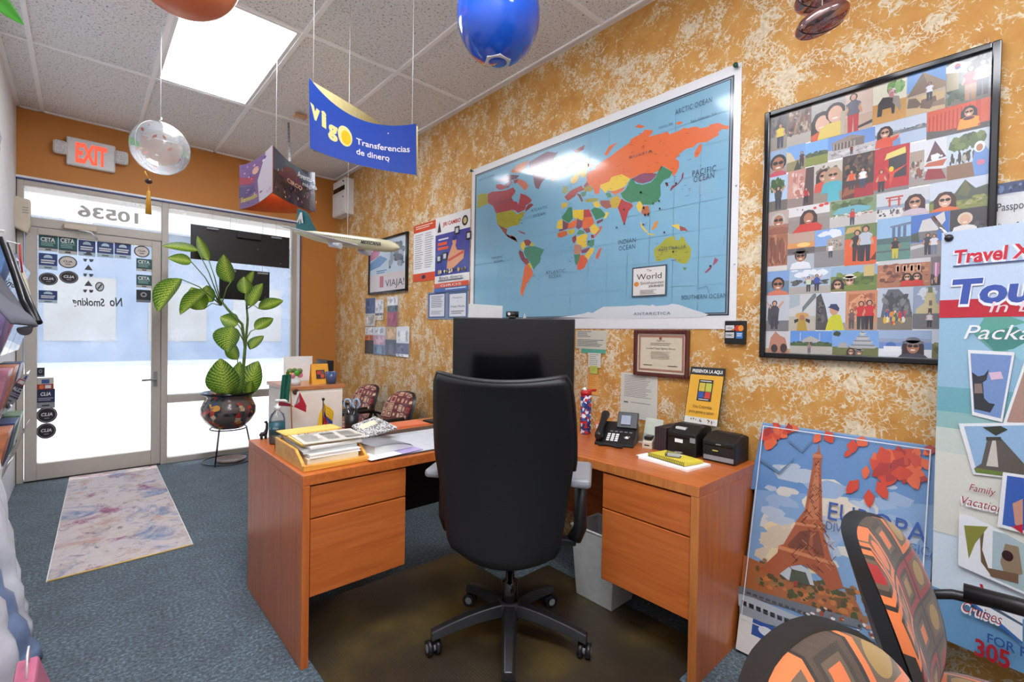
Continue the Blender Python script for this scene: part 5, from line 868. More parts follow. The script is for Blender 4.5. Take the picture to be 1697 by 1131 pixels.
P.k += 1
P.poly(E([(205,175),(290,235),(355,175),(352,185),(290,247),(205,187)]), (90, 126, 160)).poly(E([(330,100),(385,145),(425,105),(425,113),(385,155),(330,110)]), (90, 126, 160))
u0, v0 = e_(495, 432); u1, _v = e_(915, 525); P.text('EUROPA', u0, v0-.005, .075, (44, 84, 160), w=u1-u0); u0, v0 = e_(487, 470); P.text('DIVERSIDAD MAGICA', u0, v0-.01, .035, (70, 104, 160), w=.56)
P.frame(.012, .13, .97, .985, .006, .004, (232, 236, 240)); P.build('board', PR_GLOSS, ep)
# banner on its stand
bs = thing('banner_stand', 'tall travel packages banner on a chrome stand at the right edge', 'banner', (2.06, -.1, 0))
bl = V((2.087, .205, .312)); Ub = V((-.193, -.981, 0)).normalized()*.62; P = Print(bl, Ub, V((.0, 0, 1.325)), thick=.001, eps=.0003, base=(206, 222, 236))
def b_(X, Y):
    d = ray(X, Y); n = P.N; t_ = (P.O-EYE).dot(n)/d.dot(n); p = EYE+d*t_-P.O; return (p.dot(P.U)/P.U.length_squared, p.dot(P.W)/P.W.length_squared)
BB = lambda pts: [b_(*p) for p in pts]
P.rect(0, .8, 1, 1, (196, 214, 236)).rect(0, 0, 1, .8, (214, 228, 238)); v_a = b_(1562, 527)[1]; v_b = b_(1562, 498)[1]
P.rect(0, .42, 1, v_a, (150, 192, 216)).rect(0, .56, 1, .62, (116, 176, 186)).rect(0, .52, 1, .56, (150, 192, 190)).rect(0, .46, 1, .52, (206, 216, 206)).rect(0, .26, 1, .46, (222, 222, 210)).rect(0, 0, 1, .12, (110, 160, 200)).rect(0, v_a, 1, v_b, (196, 30, 50)).specks(.1, v_a-.1, .9, v_a, [(70, 140, 130), (96, 166, 150), (150, 200, 216)], 12, .08, 2, .5)
def bt(t, X, Y, X2, h, col, bold=.02, shear=0, out=None):
    u, v = b_(X, Y); u2, _ = b_(X2, Y)
    if out: P.text(t, u-.006, v-.004, h*1.05, out, w=(u2-u)*1.02, bold=bold+.03, shear=shear)
    P.text(t, u, v, h, col, w=u2-u, bold=bold, shear=shear)
bt('Travel X', 1582, 437, 1712, .032, (206, 24, 50), .03, .1, (240, 240, 246)); P.rect(.05, b_(1570, 444)[1], 1, b_(1570, 442)[1], (50, 66, 120)); bt('Tours', 1578, 503, 1790, .058, (56, 86, 170), .04, .1, (240, 242, 248)); bt('In Español', 1640, 518, 1860, .026, (244, 214, 220), .0, .2); bt('Packages', 1598, 562, 1790, .035, (244, 246, 248), .0, .3)
def card(q, cols):
    P.poly(BB(q), (238, 240, 242)); c = [sum(p[i] for p in q)/4 for i in (0, 1)]; i_ = [(c[0]+(p[0]-c[0])*.88, c[1]+(p[1]-c[1])*.9) for p in q]; P.poly(BB(i_), cols); return i_
card([(1605, 580), (1683, 584), (1662, 700), (1612, 688)], (120, 150, 200)); P.poly(BB([(1612,617),(1622,624),(1632,622),(1640,612),(1636,630),(1630,634),(1632,660),(1640,668),(1650,670),(1642,684),(1616,678)]), (52, 54, 60)).poly(BB([(1616,636),(1628,636),(1630,652),(1616,652)]), (140, 120, 110)).poly(BB([(1640,618),(1660,616),(1664,628),(1644,630)]), (220, 190, 210))
card([(1700, 596), (1780, 560), (1760, 710), (1662, 706)], (176, 140, 126)); card([(1590, 702), (1720, 700), (1740, 800), (1614, 786)], (150, 186, 220))
P.poly(BB([(1616,776),(1628,768),(1638,726),(1662,728),(1700,770),(1720,778),(1720,790),(1618,782)]), (96, 90, 84)).poly(BB([(1636,772),(1646,730),(1652,730),(1656,774)]), (206, 200, 190)).poly(BB([(1617,775),(1720,790),(1720,796),(1619,783)]), (110, 130, 60)).poly(BB([(1630,708),(1652,722),(1672,712),(1660,706)]), (54, 60, 44)).poly(BB([(1636,724),(1660,724),(1662,730),(1636,730)]), (70, 64, 60))
bt('Family', 1608, 812, 1652, .017, (170, 40, 50), -.005, .3); bt('Vacations', 1596, 834, 1674, .02, (170, 36, 46), -.005, .3, (244, 244, 246)); card([(1664, 782), (1790, 800), (1780, 905), (1655, 872)], (60, 100, 180)); P.poly(BB([(1680,834),(1697,826),(1697,880),(1684,868)]), (206, 150, 130)).poly(BB([(1678,872),(1697,868),(1697,884)]), (190, 40, 60))
card([(1592, 850), (1616, 856), (1720, 910), (1700, 984), (1590, 936)], (176, 196, 200)); P.poly(BB([(1626,880),(1634,872),(1630,910),(1640,940),(1654,950),(1644,952),(1628,930)]), (110, 90, 60)).poly(BB([(1600,870),(1640,872),(1618,900),(1608,925)]), (140, 140, 60)).poly(BB([(1668,900),(1690,905),(1697,950),(1670,958),(1660,930)]), (150, 130, 104)).ell(*b_(1672, 920), .02, .012, (60, 30, 30)).poly(BB([(1640,940),(1690,950),(1690,966),(1644,954)]), (120, 92, 70))
P.poly(BB([(1597,964),(1610,966),(1640,990),(1697,1020),(1697,1062),(1660,1030),(1604,990)]), (236, 238, 240)).poly(BB([(1598,974),(1660,1010),(1697,1032),(1697,1036),(1640,1004),(1600,980)]), (80, 96, 120)).poly(BB([(1600,986),(1660,1030),(1697,1062),(1697,1066),(1650,1030),(1604,992)]), (60, 110, 180)).poly(BB([(1626,966),(1631,967),(1635,980),(1630,980)]), (190, 40, 50))
bt('Cruises', 1598, 1010, 1664, .026, (176, 50, 44), -.005, .3, (244, 244, 246)); bt('FOR RESERVATIONS', 1639, 1062, 1900, .022, (50, 84, 150), .01); bt('305', 1618, 1082, 1677, .04, (176, 34, 44), .03)
P.build('banner', PR_GLOSS, bs)
tp = P.O+P.W+P.U*.03-P.N*.004-V((0, 0, .02))
e1 = atx(1546, 360, 2.13)
MB().tube([tp+P.N*.006, V((e1.x, e1.y, e1.z))], .006, 10).build('corner_arm', 'chrome', bs, True); MB().ball(tp+P.N*.006, .012, 10, 8).build('corner_knob', 'dark_metal', bs, True)
ctr = V((2.12, -.1, .0)); 
for s in (.03, .97): MB().tube([P.O+P.U*s+P.W*.99-P.N*.006, V((2.13, -.1, .85)), P.O+P.U*(1-s)+P.W*.01-P.N*.006], .006, 8).build('cross_pole', 'dark_metal', bs, True)
MB().tube([(2.13, -.1, .85), (2.19, -.1, .006)], .008, 8).build('rear_leg', 'dark_metal', bs, True)
for s in (.02, .98): p = P.O+P.U*s-P.N*.006; MB().tube([p+V((0, 0, .02)), V((p.x, p.y, .004))], .008, 8).build('front_leg', 'dark_metal', bs, True)
# ------------------------------------------------------------------ exit sign, sensor and alarm panel
ex = thing('exit_sign', 'white exit sign with red letters and two emergency lamp heads', 'exit sign', (.06, YF, 2.65))
MB().box((-.097, YF-.05, 2.652), (.221, YF, 2.888)).build('housing', 'white_metal', ex, True, .012)
P = Print((-.04, YF-.0502, 2.69), (.205, 0, 0), (0, 0, .165), thick=0); P.text('EXIT', 0, 0, .98, (255, 90, 70), w=1.0, bold=.045)
P.mb.c = [None]*len(P.mb.f); P.build('letters', 'exit_red', ex)
def m_prism():
    m, t, b = nodes('lamp_lens'); v = N(t, 'ShaderNodeTexVoronoi', Scale=160.0); tc = N(t, 'ShaderNodeTexCoord'); t.links.new(tc.outputs['Object'], v.inputs['Vector'])
    r = ramp(t, v.outputs['Distance'], [(.2, (.35, .35, .36)), (.5, (.85, .85, .86))]); t.links.new(r.outputs[0], b.inputs['Base Color']); b.inputs['Roughness'].default_value = .2; bump(t, b, v.outputs['Distance'], .6, .01); MATS['lamp_lens'] = m
m_prism()
for x0, x1, z0, z1 in ((-.178, -.092, 2.725, 2.835), (.214, .308, 2.735, 2.85)):
    hd = MB().box((x0, YF-.075, z0), (x1, YF-.02, z1)).build('lamp_head', 'white_metal', ex, True, .018); MB().box((x0+.01, YF-.079, z0+.012), (x1-.01, YF-.074, z1-.012)).build('lens', 'lamp_lens', hd, True, .006)
p = aty(37, 357, 5.42); sn = thing('motion_sensor', 'beige motion sensor on the left door jamb', 'sensor', (p.x, YF-.06, p.z-.14))
MB().prism([(-.06, -.06, .05), (.03, -.06, .0), (.045, -.06, .06), (.045, -.06, .27), (-.05, -.06, .29)], (0, .085, 0)).build('body', 'beige_plastic', sn, bevel=.012)
for k in range(3): MB().box((.0, -.062, .2-.02*k), (.035, -.058, .206-.02*k)).build('vent_slot', 'grey_plastic', sn)
al = thing('alarm_panel', 'white metal alarm panel box high on the wall by the corner', 'alarm panel', (XR, 5.2, 2.575))
MB().box((2.12, 5.06, 2.575), (XR, 5.40, 2.967)).build('box', 'white_metal', al, True, .006); MB().box((2.112, 5.07, 2.585), (2.12, 5.39, 2.80)).build('door', 'white_metal', al, True, .003)
MB().box((2.114, 5.075, 2.835), (2.121, 5.375, 2.885)).build('display', 'black_gloss', al, True); MB().box((2.112, 5.07, 2.80), (2.1195, 5.39, 2.83)).build('divider', 'pale_plastic', al, True)
for z in (2.93, 2.76): MB().ball((2.112, 5.10, z), .009, 10, 6).build('lock', 'dark_metal', al, True)
# ------------------------------------------------------------------ black boards hung in the window
for lbl, q in (('wide black sign board hung high inside the window', ((316, 371.5), (479, 445.5))), ('narrow black sign board hung below the wide board in the window', ((363.5, 444), (446, 500)))):
    yb = YF-(.14 if lbl.startswith('wide') else .10); a = aty(*q[0], yb); b = aty(*q[1], yb); zt = a.z; zb = b.z
    hb = thing('hanging_board', lbl, 'sign board', ((a.x+b.x)/2, yb, zb), 0, 'black boards in the window'); hb_w = (b.x-a.x)/2; hh = zt-zb
    MB().box((-hb_w, -.012, 0), (hb_w, .012, hh)).build('panel', 'black_plastic', hb, bevel=.003); MB().box((-hb_w, -.014, hh-.012), (hb_w, .014, hh)).build('top_rail', 'dark_metal', hb)
    for s in (-.6, .7): MB().box((hb_w*s-.05, -.03, hh-.03), (hb_w*s+.05, -.012, hh-.012)).build('clip', 'grey_plastic', hb, bevel=.003); MB().tube([(hb_w*s, 0, hh), (hb_w*s, 0, 2.43-zb)], .0015, 5).build('cord', 'grey_plastic', hb)
    if lbl.startswith('wide'): MB().box((-.06, -.045, hh-.075), (.16, -.012, hh-.015)).build('power_box', 'dark_metal', hb, bevel=.006)
    for u, v in ((-.8, .1), (.8, .12), (.3, .5)): MB().ball((hb_w*u, -.013, hh*v), .005, 6, 4).build('screw', 'chrome', hb)
# ------------------------------------------------------------------ ceiling hangings
def cord(t, a, b, r=.0012): MB().tube([a, b], r, 5).build('cord', 'string', t, True)
gc = atd(266, 246, 2.83); R = 42/784*2.83
g = thing('globe_balloon', 'clear round balloon with coloured confetti and a gold tassel', 'balloon', (gc.x, gc.y, gc.z))
MB().ball((0, 0, 0), R, 32, 24).build('film', 'balloon_film', g)
sm = MB(); sm.tube([(math.cos(a)*R*math.cos(.6), math.cos(a)*R*math.sin(.6), math.sin(a)*R) for a in [2*PI*i/40 for i in range(40)]], .0012, 5, closed=True); sm.build('seam', 'string', g)
rn = random.Random(5); mat('leaf_green', (70, 160, 40), .4); mat('salmon', (222, 120, 100), .5); mat('peach', (230, 180, 150), .5)
for i in range(26):
    a, b = rn.uniform(0, 6.28), rn.uniform(-.9, .9); p = V((math.cos(a)*math.cos(b), math.sin(a)*math.cos(b), math.sin(b)))*R*.93
    t1 = p.orthogonal().normalized(); t2 = p.cross(t1).normalized(); s = rn.uniform(.008, .024)
    MB().prism([p+t1*s, p+t2*s*.4, p-t1*s, p-t2*s*.5], p.normalized()*.001).build('confetti', ('salmon', 'peach', 'string')[i % 3], g)
lf = RGT*-.075+UPV*-.005-FWD*(R*.7); MB().prism([lf+RGT*x*.035+UPV*y*.03 for x, y in ((-1, .6), (-.2, .9), (.4, .4), (1, -.3), (.8, -1), (.2, -.7), (-.6, -.6))], FWD*.002).build('leaf_confetti', 'leaf_green', g)
MB().tube([(0, 0, R), (0, 0, R+.03)], .008, 8).build('valve', 'chrome', g); MB().tube([(0, 0, R+.03), (0, 0, ZC-gc.z)], .0012, 5).build('cord', 'string', g)
tb = RGT*-.07; mat('gold', (222, 160, 40), .45); mat('brown_bead', (60, 36, 24), .3)
MB().tube([tb+V((-.02, 0, -R*.93)), tb+V((0, 0, -R-.03))], .003, 5).build('tassel_cord', 'gold', g); MB().ball(tb+V((0, 0, -R-.045)), .02, 12, 8, sc=(1, 1, .8)).build('tassel_bead', 'brown_bead', g)
MB().tube([tb+V((0, 0, -R-.05)), tb+V((0, 0, -R-.10)), tb+V((0, 0, -R-.105)), tb+V((0, 0, -R-.24))], [.002, .002, .009, .016], 10).build('tassel', 'gold', g)
# orange balloon
mat('orange_latex', (226, 122, 78), .35, trans=.15, var=.03)
oc_ = atd(304, -64, 1.75); R = 85/784*1.75; ob = thing('orange_balloon', 'large orange balloon hanging at the top of the view', 'balloon', (oc_.x, oc_.y, oc_.z))
MB().ball((0, 0, 0), R, 32, 24, sc=(1, 1, .98)).build('skin', 'orange_latex', ob); MB().tube([(0, 0, R*.98), (0, 0, max(R+.02, ZC-oc_.z))], .0012, 5).build('cord', 'string', ob)
# blue beach ball
def m_ball():
    m, t, b = nodes('beach_ball'); tc = N(t, 'ShaderNodeTexCoord'); sx = N(t, 'ShaderNodeSeparateXYZ'); t.links.new(tc.outputs['Object'], sx.inputs[0])
    at = N(t, 'ShaderNodeMath', operation='ARCTAN2'); t.links.new(sx.outputs[1], at.inputs[0]); t.links.new(sx.outputs[0], at.inputs[1])
    k = N(t, 'ShaderNodeMapRange'); t.links.new(at.outputs[0], k.inputs[0]); k.inputs[1].default_value = -PI; k.inputs[2].default_value = PI
    B_ = L((24, 84, 200))[:3]; r = ramp(t, k.outputs[0], [(0, B_), (.40, L((30, 110, 70))[:3]), (.43, L((240, 200, 40))[:3]), (.47, L((214, 50, 36))[:3]), (.52, B_)], 'CONSTANT')
    t.links.new(r.outputs[0], b.inputs['Base Color']); b.inputs['Roughness'].default_value = .14; b.inputs['Coat Weight'].default_value = .5; MATS['beach_ball'] = m
m_ball()
bc = atd(826, 26, 1.75); R = 69/784*1.75; bb = thing('beach_ball', 'shiny blue inflatable ball with a yellow and red stripe', 'ball', (bc.x, bc.y, bc.z), math.radians(120))
MB().lathe([(0, -R*1.13)]+[(R*math.sin(PI*i/24), -R*1.15*math.cos(PI*i/24)) for i in range(1, 24)]+[(0, R*1.15)], 36).build('skin', 'beach_ball', bb)
hx = MB(); hx.prism([(math.cos(PI/3*i)*R*.33, math.sin(PI/3*i)*R*.33, -R*1.12) for i in range(6)], (0, 0, .006)); hx.build('valve_patch', 'pale_plastic', bb)
MB().tube([(0, 0, R*1.15), (0, 0, ZC-bc.z)], .0012, 5).build('cord', 'string', bb)
P = Print(bc-FWD*(R*1.02)+UPV*.028+RGT*-.075, RGT*.03, UPV*.03, thick=0); P.lines(0, 0, 1, 1, 3, (150, 170, 220), .5, .15); P.build('caution_print', PR_MATTE, bb)
# red mirrored saucers
def m_red():
    m, t, b = nodes('red_mirror'); lw = N(t, 'ShaderNodeLayerWeight', Blend=.35); r = ramp(t, lw.outputs['Facing'], [(.2, L((170, 140, 136))[:3]), (.7, L((150, 50, 44))[:3])]); t.links.new(r.outputs[0], b.inputs['Base Color']); b.inputs['Metallic'].default_value = .85; b.inputs['Roughness'].default_value = .06; MATS['red_mirror'] = m
m_red()
for lbl, X, Y, a in (('dark red mirrored saucer ornament, lower of the two by the ceiling', 1362, 35, .33), ('dark red mirrored saucer ornament, cut by the top edge', 1362, -6, .1)):
    dd = 1.42 if Y > 0 else 1.55; c = atd(X, Y, dd); s_ = thing('saucer_ornament', lbl, 'ornament', (c.x, c.y, c.z), 0, 'mirrored saucers'); Rm = Matrix((RGT, UPV, -FWD)).transposed().to_4x4() @ Matrix.Rotation(a, 4, 'Z')
    rr = 40/784*dd; MB().ball((0, 0, 0), rr, 28, 16, sc=(1, .46, 1), M=Rm.to_3x3()).build('shell', 'red_mirror', s_)
    MB().tube([Rm @ V((rr*1.0*math.cos(q), rr*.46*math.sin(q), 0)) for q in [2*PI*i/40 for i in range(40)]], .0016, 6, closed=True).build('rim', 'dark_metal', s_)
    MB().tube([(0, 0, rr*.5), (0, 0, ZC-c.z)], .0012, 5).build('cord', 'string', s_)
# hanging vine leaf at the top left corner
hv = thing('hanging_vine', 'green leaf of a hanging vine at the top left corner', 'plant', tuple(atd(-40, -60, 1.5)))
def leafgrid(mb, b, t, wd, nrm, col=None, curl=.15, nu=6, nv=12):
    b, t, nrm = V(b), V(t), V(nrm).normalized(); ax = t-b; sd = ax.cross(nrm).normalized(); nn = sd.cross(ax).normalized(); ln = ax.length
    def f(u, v):
        x = (u-.5)*2; w_ = wd*.5*(math.sin(PI*min(1, v**.8*.98+.02))**.75)
        return b+ax*v+sd*(x*w_)+nn*(-curl*ln*(v*v)+abs(x)*w_*.35)
    mb.grid(f, nu, nv)
lm = MB(); a = atd(-30, -30, 1.5); b = atd(27, 33, 1.5); leafgrid(lm, a, b, .055, -FWD); lm.build('leaf', 'leaf_green', hv, True, solid=.001)
MB().tube([a, atd(-40, -60, 1.5), V((atd(-40, -60, 1.5).x, atd(-40, -60, 1.5).y, ZC))], .003, 6).build('stem', 'leaf_green', hv, True)
# three-sided card mobiles
mat('card_back', (214, 200, 140), .6)
def curved(t, name, top, bot, dep, drawn, backm, n=24, nv=2):
    """card between two pixel curves, depth along it given by dep(s)"""
    def pl(c, s):
        for i in range(len(c)-1):
            if s <= c[i+1][0] or i == len(c)-2:
                k = (s-c[i][0])/(c[i+1][0]-c[i][0]); return (c[i][1]+(c[i+1][1]-c[i][1])*k, c[i][2]+(c[i+1][2]-c[i][2])*k)
    f = lambda u, v: atd(*[pl(bot, u)[i]*(1-v)+pl(top, u)[i]*v for i in (0, 1)], dep(u))
    return f
def smooth(pts):
    x0, x1 = pts[0][0], pts[-1][0]; out = []
    for i in range(25):
        x = x0+(x1-x0)*i/24; tot = 0
        for j, (xj, yj) in enumerate(pts):
            l = 1
            for k, (xk, _) in enumerate(pts):
                if k != j: l *= (x-xk)/(xj-xk)
            tot += l*yj
        out.append((i/24, x, tot))
    return out
class Surf:
    """draws flat shapes onto a curved card; u,v in 0..1"""
    def __init__(s, f, side): s.f = f; s.mb = MB(); s.k = 1; s.side = side
    def pt(s, u, v): return V(s.f(u, v))+s.side*(.0005*s.k)
    def rect(s, u0, v0, u1, v1, col, n=24):
        s.k += 1
        for i in range(n):
            a, b = u0+(u1-u0)*i/n, u0+(u1-u0)*(i+1)/n; s.mb.add([s.pt(a, v0), s.pt(b, v0), s.pt(b, v1), s.pt(a, v1)], [(0, 1, 2, 3)], col, True)
    def poly(s, pts, col):
        s.k += 1; st = [tuple(pts[i] for i in t) for t in tessellate_polygon([[V((p[0], p[1], 0)) for p in pts]])]
        while st:
            t = st.pop(); e = max(range(3), key=lambda i: abs(t[i][0]-t[(i+1) % 3][0]))
            a, b, c = t[e], t[(e+1) % 3], t[(e+2) % 3]
            if abs(a[0]-b[0]) > .07: m = ((a[0]+b[0])/2, (a[1]+b[1])/2); st += [(a, m, c), (m, b, c)]
            else: s.mb.add([s.pt(*p) for p in t], [(0, 1, 2)], col)
    def ell(s, u, v, a, b, col, n=20): s.poly([(u+a*math.cos(2*PI*i/n), v+b*math.sin(2*PI*i/n)) for i in range(n)], col)
    def text(s, t, u, v, w, h, col, bold=.02):
        vs, fs, x0, x1, y0, y1 = textmesh(t, bold, 0); s.k += 1
        s.mb.add([s.pt(u+(p[0]-x0)/(x1-x0)*w, v+p[1]/.73*h) for p in vs], fs, col)
vg = thing('hanging_sign', 'blue curved money transfer sign hanging from the ceiling', 'hanging sign', tuple(atd(600, 240, 2.25)))
vt = smooth([(512, 128), (545, 165), (590, 195), (640, 208), (690, 205)]); vb = smooth([(514, 246), (555, 262), (600, 275), (645, 284), (690, 290)])
fA = curved(vg, '', vt, vb, lambda u: 1.85+.55*u, None, None)
sf_ = Surf(fA, -FWD); sf_.rect(0, 0, 1, 1, (30, 76, 176)); 
for i, (u, ch, v_) in enumerate(((.0, 'v', .48), (.105, 'i', .46), (.165, 'g', .40))): sf_.text(ch, u+.01, v_, .09 if ch != 'i' else .045, .27, (236, 226, 150), .05)
sf_.ell(.335, .50, .068, .2, (236, 226, 150)); sf_.ell(.345, .48, .045, .14, (246, 196, 40)); 
sf_.text('Transferencias', .44, .44, .5, .13, (240, 240, 244), .015); sf_.text('de dinero', .44, .22, .31, .13, (240, 240, 244), .015); sf_.ell(.74, .82, .006, .015, (226, 226, 230)); sf_.ell(.74, .2, .006, .015, (226, 226, 230))
sf_.mb.build('front_card', PR_GLOSS, vg, True)
MB().grid(lambda u, v: V(fA(u, v))+FWD*.002, 24, 2).build('front_card_back', 'card_back', vg, True, solid=.001)
C_ = (atd(645, 215, 3.4), atd(645, 262, 3.4))
for n_, e in (('left_card', 0.0), ('rear_card', 1.0)):
    t0, b0 = V(fA(e, 1))+FWD*.03, V(fA(e, 0))+FWD*.03; t1, b1 = C_; b1 = V((t1.x, t1.y, t1.z-(t0.z-b0.z)))
    mid = ((t0+t1)/2); inn = V(fA(.5, .5)); inn = (V((inn.x, inn.y, mid.z))-mid)*.03
    fB = lambda u, v, t0=t0, b0=b0, t1=t1, b1=b1, inn=inn: (b0*(1-u)+b1*u)*(1-v)+(t0*(1-u)+t1*u)*v+inn*math.sin(PI*u)
    MB().grid(fB, 20, 2).build(n_, 'card_back', vg, True, solid=.0015)
for u in (.04, .96): p = V(fA(u, 1)); cord(vg, p, V((p.x, p.y, ZC)))
# dark fairground mobile
dz = thing('hanging_sign', 'purple fairground picture mobile hanging above the window', 'hanging sign', tuple(atd(455, 290, 3.1)))
lt = smooth([(397, 274), (425, 264), (452, 240)]); lb_ = smooth([(397, 347), (425, 338), (452, 318)]); rt = smooth([(452, 240), (485, 272), (522, 286)]); rb = smooth([(452, 320), (488, 340), (522, 352)])
fL = curved(dz, '', lt, lb_, lambda u: 3.05-.25*u, None, None); fR = curved(dz, '', rt, rb, lambda u: 2.8+.28*u+.05*math.sin(PI*u), None, None)
def facing(f):
    d = V(f(1, .5))-V(f(0, .5)); n = V((-d.y, d.x, 0)).normalized(); return n if n.dot(EYE-V(f(.5, .5))) > 0 else -n
nL, nR = facing(fL), facing(fR)
S1 = Surf(fL, nL); S1.rect(0, 0, 1, 1, (120, 90, 140)); S1.poly([(.6, 0), (.55, .5), (.8, 1), (1, 1), (1, 0)], (206, 196, 206)); S1.poly([(0, .55), (.4, .5), (.5, .62), (0, .72)], (170, 60, 84)); S1.poly([(0, .25), (.5, .3), (.45, .45), (0, .5)], (76, 66, 120)); S1.text('Bienvenidos', .06, .14, .5, .12, (226, 200, 90)); S1.ell(.5, .75, .1, .08, (220, 170, 150))
rn = random.Random(8)
for i in range(26): a, b = rn.uniform(.05, .95), rn.uniform(.05, .95); S1.ell(a, b, rn.uniform(.01, .05), rn.uniform(.01, .04), rn.choice([(206, 150, 190), (90, 70, 130), (230, 220, 230), (150, 90, 140)]), 7)
S1.mb.build('left_card', PR_GLOSS, dz, True)
S2 = Surf(fR, nR); S2.rect(0, 0, 1, 1, (44, 36, 60)); S2.poly([(.0, .5), (.0, 1), (.6, 1), (1, .8), (1, .6), (.5, .75)], (60, 84, 116)); S2.poly([(.12, .5), (.3, .82), (.48, .9), (.66, .72), (.7, .5)], (100, 40, 66)); S2.poly([(.08, .4), (.3, .52), (.75, .5), (1, .1), (1, 0), (.0, 0)], (54, 34, 54))
for i in range(60): a, b = rn.uniform(.02, .98), rn.uniform(.03, .6); S2.ell(a, b, rn.uniform(.004, .014), rn.uniform(.01, .05), rn.choice([(206, 120, 120), (150, 70, 100), (96, 70, 110), (226, 180, 150), (70, 50, 80)]), 6)
S2.text('Aventura', .5, .70, .42, .15, (226, 230, 240), .01); S2.text('mágica', .62, .54, .34, .11, (200, 210, 230), .01); S2.text('CIRCO', .25, .40, .36, .1, (222, 170, 150), .03); S2.mb.build('right_card', PR_GLOSS, dz, True)
mat('orange_card', (214, 104, 36), .6)
for f_, n_, q_n in ((fL, 'left_card_back', nL), (fR, 'right_card_back', nR)): MB().grid(lambda u, v: V(f_(u, v))-q_n*.003, 20, 2).build(n_, 'orange_card', dz, True, solid=.001)
p0, p1 = V(fL(0, 0)), V(fR(1, 0)); q0, q1 = V(fL(0, 1)), V(fR(1, 1)); MB().grid(lambda u, v: (p0*(1-u)+p1*u)*(1-v)+(q0*(1-u)+q1*u)*v+FWD*(.06*math.sin(PI*u)), 16, 2).build('rear_card', 'orange_card', dz, True, solid=.0015)
p = V(fR(.08, 1)); cord(dz, p, V((p.x, p.y, ZC)), .0016)
st_ = MB(); e0 = atz(478, 203, ZC); e1 = V(fR(.4, 1)); 
for i in range(10):
    a = e0*(1-i/10)+e1*(i/10); b = e0*(1-(i+.9)/10)+e1*((i+.9)/10); st_.hexa([a+RGT*.008, a-RGT*.008, a-RGT*.008+FWD*.003, a+RGT*.008+FWD*.003], [b+RGT*.008, b-RGT*.008, b-RGT*.008+FWD*.003, b+RGT*.008+FWD*.003])
st_.build('hanging_strap', 'black_plastic', dz, True)
pd = thing('smoke_detector', 'small peach ceiling detector beside the blue sign', 'detector', tuple(atz(497, 190, ZC-.001)-V((0, 0, .003)))); mat('peach_plastic', (206, 164, 126), .5)
MB().box((-.05, -.03, -.025), (.05, .03, 0)).build('body', 'peach_plastic', pd, bevel=.008); MB().box((-.03, -.015, -.028), (.03, .015, -.024)).build('grille', 'beige_plastic', pd)
# model airliner
mat('plane_body', (186, 180, 146), .35); mat('plane_tail', (20, 96, 100), .4); mat('plane_wing', (190, 194, 200), .35)
n0, n1 = atd(662, 411, 2.45), atd(487, 388, 2.75); pl_ = thing('model_airplane', 'model airliner with a teal tail fin hanging on a cord', 'model airplane', tuple((n0+n1)/2))
ax = (n1-n0); Lp = ax.length; ax.normalize(); zz = V((0, 0, 1)); sdv = ax.cross(zz).normalized(); upv = sdv.cross(ax).normalized()
pr = [(0, .002), (.015, .012), (.05, .024), (.1, .031), (.2, .034), (.62, .034), (.8, .026), (.92, .014), (1, .005)]
MB().tube([n0+ax*(Lp*s)+upv*(.012*max(0, s-.6)/.4) for s, r in pr], [r for s, r in pr], 16).build('fuselage', 'plane_body', pl_, True)
F_ = lambda s, u, o=0: n0+ax*(Lp*s)+upv*u+sdv*o
MB().prism([F_(.76, .02), F_(.90, .135), F_(1.0, .15), F_(.985, .015)], sdv*.006).build('tail_fin', 'plane_tail', pl_, True, .0015)
P = Print(F_(.985, .06)-sdv*.0006*1, -ax*(Lp*.09), upv*.07, thick=0)
if P.N.dot(-FWD) < 0: P.N = -P.N
for sgn in (0,): P.O = P.O+P.N*.008; P.poly([(.1, .1), (.4, .95), (.6, .95), (.9, .1), (.72, .1), (.6, .4), (.4, .4), (.28, .1)], (226, 232, 230)).rect(.46, 0, .54, .8, (226, 232, 230))
P.build('tail_logo', PR_GLOSS, pl_)
for s in (-1, 1):
    MB().prism([F_(.90, .02, s*.01), F_(1.0, .02, s*.01), F_(1.03, .03, s*.10), F_(.98, .03, s*.10)], upv*.004).build('tailplane', 'plane_body', pl_, True, .001)
    MB().prism([F_(.32, -.02, s*.02), F_(.52, -.02, s*.02), F_(.66, .0, s*.30), F_(.60, .0, s*.30)], upv*.006).build('wing', 'plane_wing', pl_, True, .002)
    MB().tube([F_(.38, -.04, s*.11), F_(.48, -.04, s*.11)], [.016, .012], 12).build('engine', 'plane_wing', pl_, True)
tx = Print(F_(.30, -.008), -ax*(Lp*.18), upv*.02, thick=0)
if tx.N.dot(-FWD) < 0: tx.N = -tx.N
tx.O = tx.O+tx.N*.0345; tx.text('MEXICANA', 0, .1, .8, (40, 50, 60), w=1.0, bold=.03, shear=.2); tx.build('livery_lettering', PR_SATIN, pl_)
wq = Print(F_(.72, .008), -ax*(Lp*.6), upv*.005, thick=0); 
if wq.N.dot(-FWD) < 0: wq.N = -wq.N
wq.O = wq.O+wq.N*.0338
for i in range(34): wq.rect(i/34, 0, i/34+.012, 1, (70, 74, 70), up=False)
wq.build('windows_row', PR_SATIN, pl_)
p = F_(.47, .034); cord(pl_, p, V((p.x, p.y, ZC)), .002)
